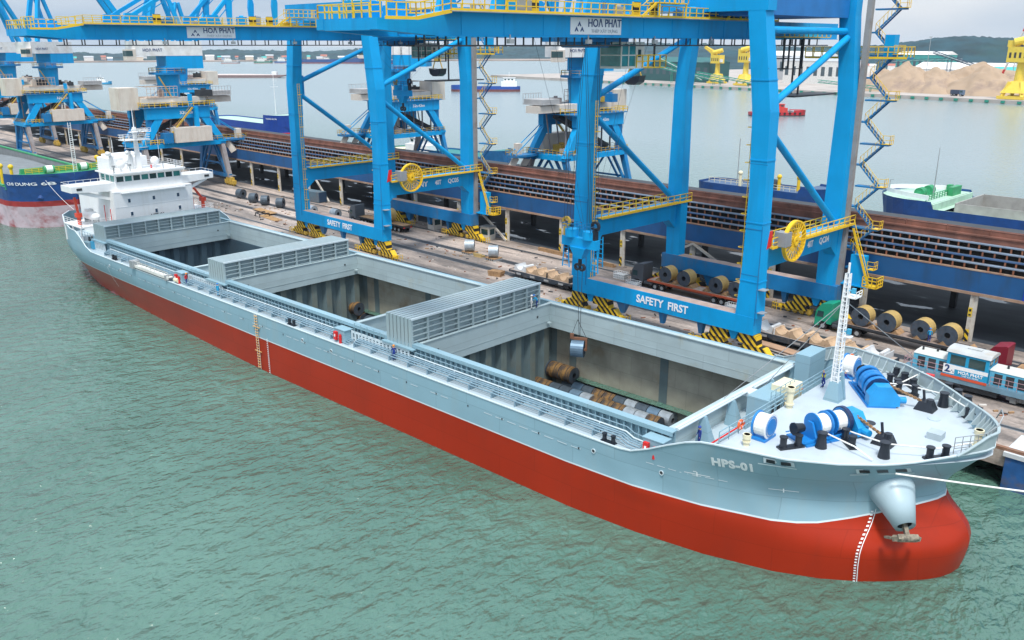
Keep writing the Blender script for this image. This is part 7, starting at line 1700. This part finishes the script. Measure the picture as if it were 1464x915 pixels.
person('worker in navy overalls on the main deck at the fore end of the foremost hold', (-35.0, 60.6, ZM), 2.6, NAVY, NAVY, mat('helmet_navy', (.02, .05, .3), .5), 'stand')
person('worker in blue overalls and yellow vest on the forecastle by the after rail', (-30.1, 73.3, ZF), 2.0, NAVY, NAVY, None, 'walk', vest=YV)
person('worker in blue with a white helmet bending beside the foremast', (-28.9, 74.4, ZF), -.7, NAVY, NAVY, WH, 'lean')
person('worker in white overalls on the coaming beside the end of the tall hatch covers', (-67.75, 75.6, 9.5), -.8, WT, WT, WH, 'stand')
person('worker in blue on the coaming beside the worker in white', (-67.75, 76.6, 9.5), 2.4, CY, NAVY, BH, 'lean')
person('worker in cyan overalls on the near side deck by the middle hatch covers', (-107.6, 56.3, ZM), .3, CY, CY, BH, 'stand')
person('worker in red and navy on the near side deck by the red hose box', (-116.2, 56.2, ZM), -1.2, mat('red_jacket', (.5, .02, .03), .8), NAVY, OH, 'walk')
person('worker with an orange helmet on the near side deck between the tall hatch covers', (-70.3, 56.3, ZM), 1.0, NAVY, NAVY, OH, 'stand')
person('worker in pale clothes on the quay left of the blue step ladder', (-100.6, 112.6, ZQ), .5, mat('pale_blue_shirt', (.30, .42, .55), .8), NAVY, WH, 'stand', 'Q')
person('worker in blue with a blue helmet on the trailer behind the locomotive hood', (-36.8, VT - .9, ZQ + 1.46), .2, CY, NAVY, BH, 'stand', 'Q')
# ---------------------------------------------------------------- far bank
OX, OY = -568.0, 759.0; EX, EY = .9853, -.1708
def far(a, b, z=0.0): return (OX + EX * a - EY * b * -1 * -1 if False else OX + EX * a + .1708 * b, OY + EY * a + .9853 * b, z)
FR = atan2(EY, EX)
ZL = 2.6
m_ = M()
c = [far(-300, 0, -1), far(900, 0, -1), far(900, 600, -1), far(-300, 600, -1), far(-300, 0, ZL), far(900, 0, ZL), far(900, 600, ZL), far(-300, 600, ZL)]
m_.hexa(c); struct('far_quay', m_, mat('far_quay_concrete', (.40, .36, .33), .9, var=.15, scale=.05, dirt=(.25, .22, .2), dirt_amt=.6, dirt_scale=.04), fr='Q')
GF = mat('fender_green', (.012, .24, .17), .6)
for i in range(46):
    x, y, _ = far(-110 + i * 11.5, -.8, 0); m_ = M(); m_.box(-1.3, 1.3, -.5, .5, -1.0, .75); m_.box(-1.0, 1.0, -.62, -.5, -.8, .6)
    solo('dock_fender', m_, GF, 'green rubber fender on the edge of the far quay', 'fender', (x, y, 1.35), FR, 'green fenders along the far quay', 'Q')
# mounds of sand
from mathutils import noise as NZ
SAND = mat('sand', (.36, .265, .185), .95, var=.10, scale=.05, dirt=(.20, .15, .13), dirt_amt=.7, dirt_scale=.035, dpos=(.55, .66), bump=.5, bscale=.6)
def mound(label, a, b, r, h, seed, el=1.4):
    x, y, _ = far(a, b); m_ = M(); n, k = 60, 22; V = []
    for j in range(k + 1):
        t = j / k
        for i in range(n):
            an = 2 * pi * i / n; ru = 1 + .34 * NZ.noise(Vector((cos(an) * 1.3, sin(an) * 1.3, seed))) + .14 * NZ.noise(Vector((cos(an) * 4, sin(an) * 4, seed + t * 2)))
            rr = r * t * ru; zz = h * (1 - t) ** .92 * (1 + .22 * NZ.noise(Vector((cos(an) * t * 4, sin(an) * t * 4, seed + 5))) + .10 * NZ.noise(Vector((cos(an) * t * 11, sin(an) * t * 11, seed + 9)))) - .4 * t
            if j == 0: zz = h * .95
            V.append((rr * cos(an) * el, rr * sin(an), zz))
    F = []
    for j in range(k):
        for i in range(n): q = (i + 1) % n; F.append((j * n + i, j * n + q, (j + 1) * n + q, (j + 1) * n + i) )
    m_.add(V, [f[::-1] for f in F]); return solo('sand_mound', m_, SAND, label, 'sand pile', (x, y, ZL), FR, 'sand piles on the far quay', 'Q', smooth=True)
mound('pale sand pile, leftmost of the piles beside the stair tower', 222, 70, 25, 17, 1, 1.3)
mound('tall ochre sand pile with a grey cap left of the sand pile row centre', 250, 56, 27, 24, 2, 1.6)
mound('ochre sand pile in the middle of the far row', 274, 62, 25, 20, 3, 1.6)
mound('ochre sand pile right of the middle pile', 293, 76, 25, 21, 4, 1.6)
mound('large ochre sand pile left of the yellow crane at the right edge', 317, 58, 26, 22, 5, 1.6)
mound('grey sand pile behind the yellow crane at the right edge', 341, 74, 25, 20, 6, 1.3)
mound('low sand ridge behind the row of sand piles', 285, 112, 32, 23, 7, 2.4)
# sheds and buildings behind
TEAL = mat('teal_roof', (.05, .40, .37), .6); TEALW = mat('teal_wall', (.04, .30, .28), .6); FW = mat('far_white_wall', (.66, .66, .64), .7); FG = mat('far_grey_wall', (.40, .42, .44), .7); FRD = mat('far_red_roof', (.40, .14, .10), .7)
def shed(label, p, rz, L_, D_, h, rm, wm, cat='shed', name='warehouse', win=6):
    T = thing(name, label, cat, p, rz, fr='Q'); m_ = M(); m_.box(-L_ / 2, L_ / 2, -D_ / 2, D_ / 2, 0, h); wl = part('wall', m_, wm, T)
    m_ = M(); m_.prism([(-D_ / 2 - .4, h), (0, h + D_ * .16), (D_ / 2 + .4, h)], 'x', -L_ / 2 - .4, L_ / 2 + .4); part('roof', m_, rm, T)
    m_ = M()
    for k in range(win): x = -L_ / 2 + L_ * (k + .5) / win; m_.box(x - L_ / win * .25, x + L_ / win * .25, -D_ / 2 - .05, -D_ / 2 - .01, h * .35, h * .75)
    parts_each('window', m_, mat('far_dark_glass', (.06, .09, .11), .4), wl)
shed('long low shed with a white roof behind the sand piles', (*far(197, 245)[:2], ZL), FR, 95, 40, 14, FW, FW)
shed('teal roofed shed behind the right sand piles', (*far(284, 150)[:2], ZL), FR, 52, 26, 15, TEAL, TEALW)
shed('long teal and white shed behind the yellow crane at the right edge', (*far(318, 175)[:2], ZL), FR, 60, 26, 18, TEAL, FW)
shed('teal block with a white upper floor behind the sand piles', (*far(119, 300)[:2], ZL), FR, 58, 22, 27, FW, TEALW, 'building', 'office_block', 9)
shed('dark green warehouse behind the green conveyors', (*far(-22, 60)[:2], ZL), FR, 120, 30, 20, mat('dark_green_roof', (.02, .12, .12), .6), mat('dark_green_wall', (.015, .085, .09), .6), win=12)
shed('white warehouse seen between the legs of the nearest crane', (*far(110, 130)[:2], ZL), FR, 70, 30, 22, FG, FW, win=8)
shed('pale grey warehouse beyond the yellow cranes', (*far(30, 190)[:2], ZL), FR, 90, 30, 26, FW, FG, win=8)
# yellow cranes
YC_ = mat('far_crane_yellow', (.72, .52, .06), .55, var=.06)
def yellow_crane(label, a, b, s, up=True, jib=(-30, 0, 45)):
    T = thing('harbour_crane', label, 'harbour crane', (*far(a, b)[:2], ZL), FR, 'yellow harbour cranes on the far quay', fr='Q')
    m_ = M()
    for x in (-5, 5):
        for y in (-5, 5): m_.beam((x * s, y * s, 0), (x * .55 * s, y * .55 * s, 8 * s), 1.5 * s)
    m_.box(-6.4 * s, 6.4 * s, -6 * s, -4.4 * s, .3, 1.6 * s); m_.box(-6.4 * s, 6.4 * s, 4.4 * s, 6 * s, .3, 1.6 * s); m_.hexa([(-5.4 * s, -5.4 * s, 3 * s), (5.4 * s, -5.4 * s, 3 * s), (5.4 * s, 5.4 * s, 3 * s), (-5.4 * s, 5.4 * s, 3 * s), (-2.4 * s, -2.4 * s, 8.4 * s), (2.4 * s, -2.4 * s, 8.4 * s), (2.4 * s, 2.4 * s, 8.4 * s), (-2.4 * s, 2.4 * s, 8.4 * s)]); part('portal', m_, YC_, T)
    m_ = M(); m_.cyl((0, 0, 8 * s), (0, 0, 17 * s), 2.3 * s, 14, 1.8 * s); part('tower', m_, YC_, T)
    m_ = M(); m_.box(-6 * s, 4.5 * s, -3 * s, 3 * s, 17 * s, 24 * s); m_.box(-7 * s, -3 * s, -2 * s, 2 * s, 24 * s, 27 * s); hs = part('machine_house', m_, YC_, T)
    m_ = M(); m_.box(4.6 * s, 6.4 * s, -3 * s, -.8 * s, 18 * s, 20.6 * s); part('cab', m_, FW, hs)
    m_ = M()
    for k in range(4): m_.box(-5 * s + k * 2.3 * s, -4 * s + k * 2.3 * s, -3.06 * s, -3.01 * s, 19 * s, 21.5 * s)
    parts_each('window', m_, DARK, hs)
    m_ = M()
    jx, jy, jz = jib
    for o_ in (-1, 1):
        m_.beam((0, o_ * 1.6 * s, 22 * s), (jx * s, o_ * .4 * s, jz * s), 1.0 * s); m_.beam((0, o_ * 1.6 * s, 25 * s), (jx * s, o_ * .4 * s, (jz + 1.5) * s), .8 * s)
    for k in range(9): t = k / 9; m_.beam((jx * t * s, -1.4 * s, (22 + (jz - 22) * t) * s), (jx * (t + .08) * s, -1.2 * s, (25 + (jz - 24) * t) * s), .5 * s)
    m_.cyl((-4 * s, -2 * s, 26 * s), (3 * s, 2 * s, 28 * s), 1.8 * s, 12); part('jib', m_, YC_, T)
    return T
yellow_crane('yellow harbour crane standing on the far quay at the right edge of the picture', 362, 16, 1.5, jib=(14, 0, 44))
yellow_crane('yellow harbour crane on the far quay framed left of the nearest crane cage', 52, 42, 1.15, jib=(-16, 0, 30))
yellow_crane('yellow harbour crane on the far quay framed behind the hanging cage', 99, 30, 1.25, jib=(22, 0, 34))
# red and white crane boom at the right edge
T = thing('crawler_crane', 'red and white lattice boom crane behind the yellow crane at the right edge', 'crane', (*far(308, 90)[:2], ZL), FR, fr='Q')
m_ = M(); m_.box(-4, 4, -3, 3, 0, 5); part('cab', m_, REDP, T)
for k in range(4):
    m_ = M(); a = Vector((0, 0, 4)); b = Vector((20, 0, 62))
    for o_ in (-1, 1): m_.beam(a.lerp(b, k / 4) + Vector((0, o_, 0)), a.lerp(b, (k + 1) / 4) + Vector((0, o_, 0)), .7)
    for j in range(5): p = a.lerp(b, (k + j / 5) / 4); q = a.lerp(b, (k + (j + 1) / 5) / 4); m_.beam(p + Vector((0, -1, 0)), q + Vector((0, 1, 0)), .4)
    part('boom_section', m_, REDP if k in (0, 3) else FW, T)
m_ = M(); m_.beam((20, 0, 62), (16, 0, 40), .25); m_.box(15, 17, -1, 1, 36, 40); part('hook_line', m_, DARK, T)
# green conveyors
def conveyor(label, a0, b0, z0, a1, b1, z1, m=None):
    p = Vector(far(a0, b0, z0)); q = Vector(far(a1, b1, z1)); T = thing('conveyor', label, 'conveyor', (p.x, p.y, ZL), 0, 'conveyors on the far quay', fr='Q'); d_ = q - p; m_ = M()
    for o_ in (-1.2, 1.2):
        for zz in (0, 2.2): m_.beam((o_ * .17, o_, z0 + zz), (d_.x + o_ * .17, d_.y + o_, z1 + zz), .35)
    n = 12
    for k in range(n): t = k / n; m_.beam((d_.x * t, d_.y * t - 1.2, z0 + (z1 - z0) * t), (d_.x * (t + 1 / n), d_.y * (t + 1 / n) - 1.2, z0 + (z1 - z0) * (t + 1 / n) + 2.2), .25)
    part('truss', m_, m or mat('conveyor_green', (.015, .28, .20), .5), T); m_ = M(); m_.beam((0, 0, z0 + 1), (d_.x, d_.y, z1 + 1), 1.6, .4); part('belt', m_, FG, T)
    m_ = M()
    for t in (.4, .85): m_.beam((d_.x * t, d_.y * t - 1.2, 0), (d_.x * t, d_.y * t - 1.2, z0 + (z1 - z0) * t), .4); m_.beam((d_.x * t, d_.y * t + 1.2, 0), (d_.x * t, d_.y * t + 1.2, z0 + (z1 - z0) * t), .4)
    parts_each('trestle', m_, m or MATS['conveyor_green'], T)
conveyor('green inclined conveyor running down left of the yellow cranes', -20, 22, 26, 52, 20, 3)
conveyor('second green inclined conveyor below the first on the far quay', 0, 14, 14, 85, 16, 2)
conveyor('green conveyor in front of the yellow cranes', 55, 10, 10, 130, 12, 2)
conveyor('green conveyor lying low before the sand piles beside the stair tower', 190, 20, 6, 252, 18, 2.5)
conveyor('dark conveyor gallery across the top of the sand piles', 150, 160, 20, 232, 170, 24, mat('gallery_dark', (.05, .08, .12), .6))
conveyor('dark conveyor running down to the right behind the sand piles', 215, 150, 30, 262, 150, 17, MATS['gallery_dark'])
T = thing('wheel_loader', 'dark blue loader truck before the sand pile on the far quay', 'truck', (*far(315, 22)[:2], ZL), FR, fr='Q')
m_ = M(); m_.box(-5, 2, -1.6, 1.6, 1.5, 4.6); part('body', m_, mat('loader_navy', (.03, .05, .09), .6), T); m_ = M(); m_.box(2.2, 5, -1.5, 1.5, 1.0, 4.6); cb = part('cab', m_, mat('loader_blue', (.10, .16, .25), .5), T); m_ = M(); m_.box(2.6, 4.6, -1.55, -1.51, 2.8, 4.2); part('window', m_, GLASS, cb); wheels(T, (-3.6, -1.5, 3.5), 1.5, .9, .5)
# light masts
for i, (a, b, h) in enumerate(((205, 160, 44), (216, 46, 26), (300, 130, 42))):
    m_ = M(); m_.cyl((0, 0, 0), (0, 0, h), .35, 6, .2); m_.box(-1.5, 1.5, -.3, .3, h, h + .6); solo('light_mast', m_, GALV, ['tall grey light mast behind the stair platform on the far quay', 'short grey light mast before the leftmost sand pile', 'tall grey light mast left of the yellow crane on the far quay'][i], 'light mast', (*far(a, b)[:2], ZL), FR, None, 'Q')

# ---------------------------------------------------------------- hills, woods and the town on the far shore
FOREST = mat('forest', (.008, .045, .062), .95, var=.45, scale=.022, dirt=(.018, .066, .055), dirt_amt=.8, dirt_scale=.008, bump=0)
def hills(name, d0, d1, az0, az1, hfun, seed, n=260, rows=26):
    """terrain strip from distance d0 to d1, between two bearings seen from the harbour"""
    m_ = M(); V = []
    for j in range(rows):
        t = j / (rows - 1); d_ = d0 + (d1 - d0) * t
        for i in range(n):
            az = az0 + (az1 - az0) * i / (n - 1); x, y = -sin(az) * d_, cos(az) * d_
            h = hfun(az) * smooth(t * 1.25) + (2.0 if j else -1.0)
            h *= 1 + .12 * NZ.noise(Vector((x * .004, y * .004, seed))) 
            if j: h += 6.5 * abs(NZ.noise(Vector((x * .03, y * .03, seed)))) * (d_ / 2500) + 5.0 * abs(NZ.noise(Vector((x * .13, y * .13, seed + 3)))) * (d_ / 2500)
            V.append((x, y, h))
    m_.add(V, [(j * n + i, j * n + i + 1, (j + 1) * n + i + 1, (j + 1) * n + i) for j in range(rows - 1) for i in range(n - 1)])
    return struct(name, m_, FOREST, smooth=True)
D2 = radians
# bearings: the picture spans about 74 deg (left edge) to 13 deg (right edge) left of the ship's beam axis
def h_right(az): return 20 + 26 * smooth((D2(30) - az) / D2(10)) + 4 * sin(az * 40)
def h_left(az): return 44 + 12 * sin(az * 9 + 1) + 6 * sin(az * 31)
hills('hills', 1500, 1900, D2(32), D2(-5), lambda az: 26 + 22 * smooth((D2(26) - az) / D2(9)) + 3 * sin(az * 47) - 4 * smooth((D2(17) - az) / D2(8)), 3, 300)
hills('far_hills', 2550, 3300, D2(52), D2(22), lambda az: 30 + 8 * sin(az * 13) , 9, 260)
hills('far_shore_terrain', 2450, 3400, D2(84), D2(46), lambda az: 20 + 10 * sin(az * 9 + 1) + 6 * sin(az * 31), 14, 300)
m_ = M(); n = 120; V = []
for j, d_ in enumerate((2380, 2600)):
    for i in range(n): az = D2(84) + (D2(22) - D2(84)) * i / (n - 1); V.append((-sin(az) * d_, cos(az) * d_, 2.5))
V2_ = [(x, y, -1) for x, y, z in V[:n]]
m_.add(V + V2_, [(i, i + 1, n + i + 1, n + i) for i in range(n - 1)] + [(2 * n + i, 2 * n + i + 1, i + 1, i) for i in range(n - 1)]); struct('far_bank', m_, mat('bank_mud', (.30, .24, .21), .95, var=.3, scale=.01))
rnd = random.Random(11)
HM = [FW, mat('house_cream', (.62, .55, .45), .8), FG, mat('house_blue', (.25, .38, .50), .8), mat('house_pink', (.55, .36, .32), .8)]
WHERE = ['on the far shore left of the white machine house', 'on the far shore between the left cranes', 'on the far shore behind the second gantry leg', 'on the far shore under the second crane boom']
for i in range(28):
    az = D2(52) + (D2(70) - D2(52)) * (i / 28) + rnd.uniform(-.004, .004); d_ = rnd.uniform(2420, 2560); w_ = rnd.uniform(8, 22); h = rnd.uniform(5, 11)
    T = thing('house', ['small pale house on the far shore among trees', 'small cream house on the far shore among trees', 'small grey house on the far shore among trees', 'small blue house on the far shore among trees', 'small pink house on the far shore among trees'][i % 5], 'house', (-sin(az) * d_, cos(az) * d_, 2.4), az, 'houses along the far shore ' + ['pale', 'cream', 'grey', 'blue', 'pink'][i % 5])
    m_ = M(); m_.box(-w_ / 2, w_ / 2, -6, 6, 0, h); part('wall', m_, HM[i % 5], T); m_ = M(); m_.prism([(-6.6, h), (0, h + 3.5), (6.6, h)], 'x', -w_ / 2 - .6, w_ / 2 + .6); part('roof', m_, [FRD, FG, TEAL, FW][i % 4], T)
for i in range(16):
    az = D2(13.5) + D2(14) * i / 16 + rnd.uniform(-.006, .006); d_ = rnd.uniform(1330, 1480); w_ = rnd.uniform(9, 16); h = rnd.uniform(5, 11)
    T = thing('house', 'small white house at the foot of the wooded hill', 'house', (-sin(az) * d_, cos(az) * d_, 2.6), az, 'white houses below the hill'); m_ = M(); m_.box(-w_ / 2, w_ / 2, -5, 5, 0, h); part('wall', m_, FW, T); m_ = M(); m_.prism([(-5.4, h), (0, h + 2.5), (5.4, h)], 'x', -w_ / 2 - .4, w_ / 2 + .4); part('roof', m_, FW if i % 2 else FRD, T)
m_ = M(); c = [far(-300, 590, ZL - .02), far(900, 590, ZL - .02), far(900, 1100, ZL - .02), far(-300, 1100, ZL - .02)]
m_.add(c, [(0, 1, 2, 3)]); struct('far_land', m_, FOREST, fr='Q')
for i, az_ in enumerate((57.2, 58.4, 54.5, 60.3)):
    az = D2(az_); small_ship('fishing_boat', ['blue fishing boat by the far shore beyond the left boom', 'green fishing boat by the far shore beyond the left boom', 'white fishing boat by the far shore near the second gantry leg', 'grey fishing boat by the far shore beside the white machine house'][i], 'boat', (-sin(az) * 2150, cos(az) * 2150, 0), az + .2, 42, 12, 4, 6, ([mat('fish_blue', (.03, .16, .35), .6), mat('fish_green', (.05, .25, .2), .6), FW, FG][i], FRD, FG), 'S', house=(-14, 2, 9, FW), red_z=1)

# ---------------------------------------------------------------- loose dunnage and dirt on the quay
m_ = M(); rnd = random.Random(21)
for i in range(420):
    u = rnd.uniform(-200, -22); v = rnd.choice([rnd.uniform(93, 97), rnd.uniform(100.5, 103), rnd.uniform(106, 116)])
    a = rnd.uniform(0, pi); L_ = rnd.uniform(.15, .9); w_ = rnd.uniform(.06, .25); h = rnd.uniform(.04, .18)
    m_.k = rnd.randrange(4); m_.beam((u - L_ / 2 * cos(a), v - L_ / 2 * sin(a), ZQ + h / 2 + .012), (u + L_ / 2 * cos(a), v + L_ / 2 * sin(a), ZQ + h / 2 + .012), w_, h)
o_ = mesh_obj('debris', m_, [WOOD, RUSTM, mat('debris_pale', (.55, .52, .48), .8), DARK]); o_.rotation_euler = (0, 0, DEL); tag(o_, 'scattered dunnage and scrap lying on the quay', 'debris', kind='stuff')
# ---------------------------------------------------------------- harbour air
def haze():
    m = bpy.data.materials.new('harbour_air'); m.use_nodes = True; t = m.node_tree; t.nodes.clear(); o = t.nodes.new('ShaderNodeOutputMaterial'); v = t.nodes.new('ShaderNodeVolumePrincipled')
    v.inputs['Color'].default_value = (.86, .93, 1.0, 1); v.inputs['Density'].default_value = 0.00004; t.links.new(v.outputs[0], o.inputs['Volume'])
    mb = M(); mb.box(-14500, 14500, -14500, 14500, -7, 130); ob = mesh_obj('haze', mb, m); ob['kind'] = 'stuff'
haze()
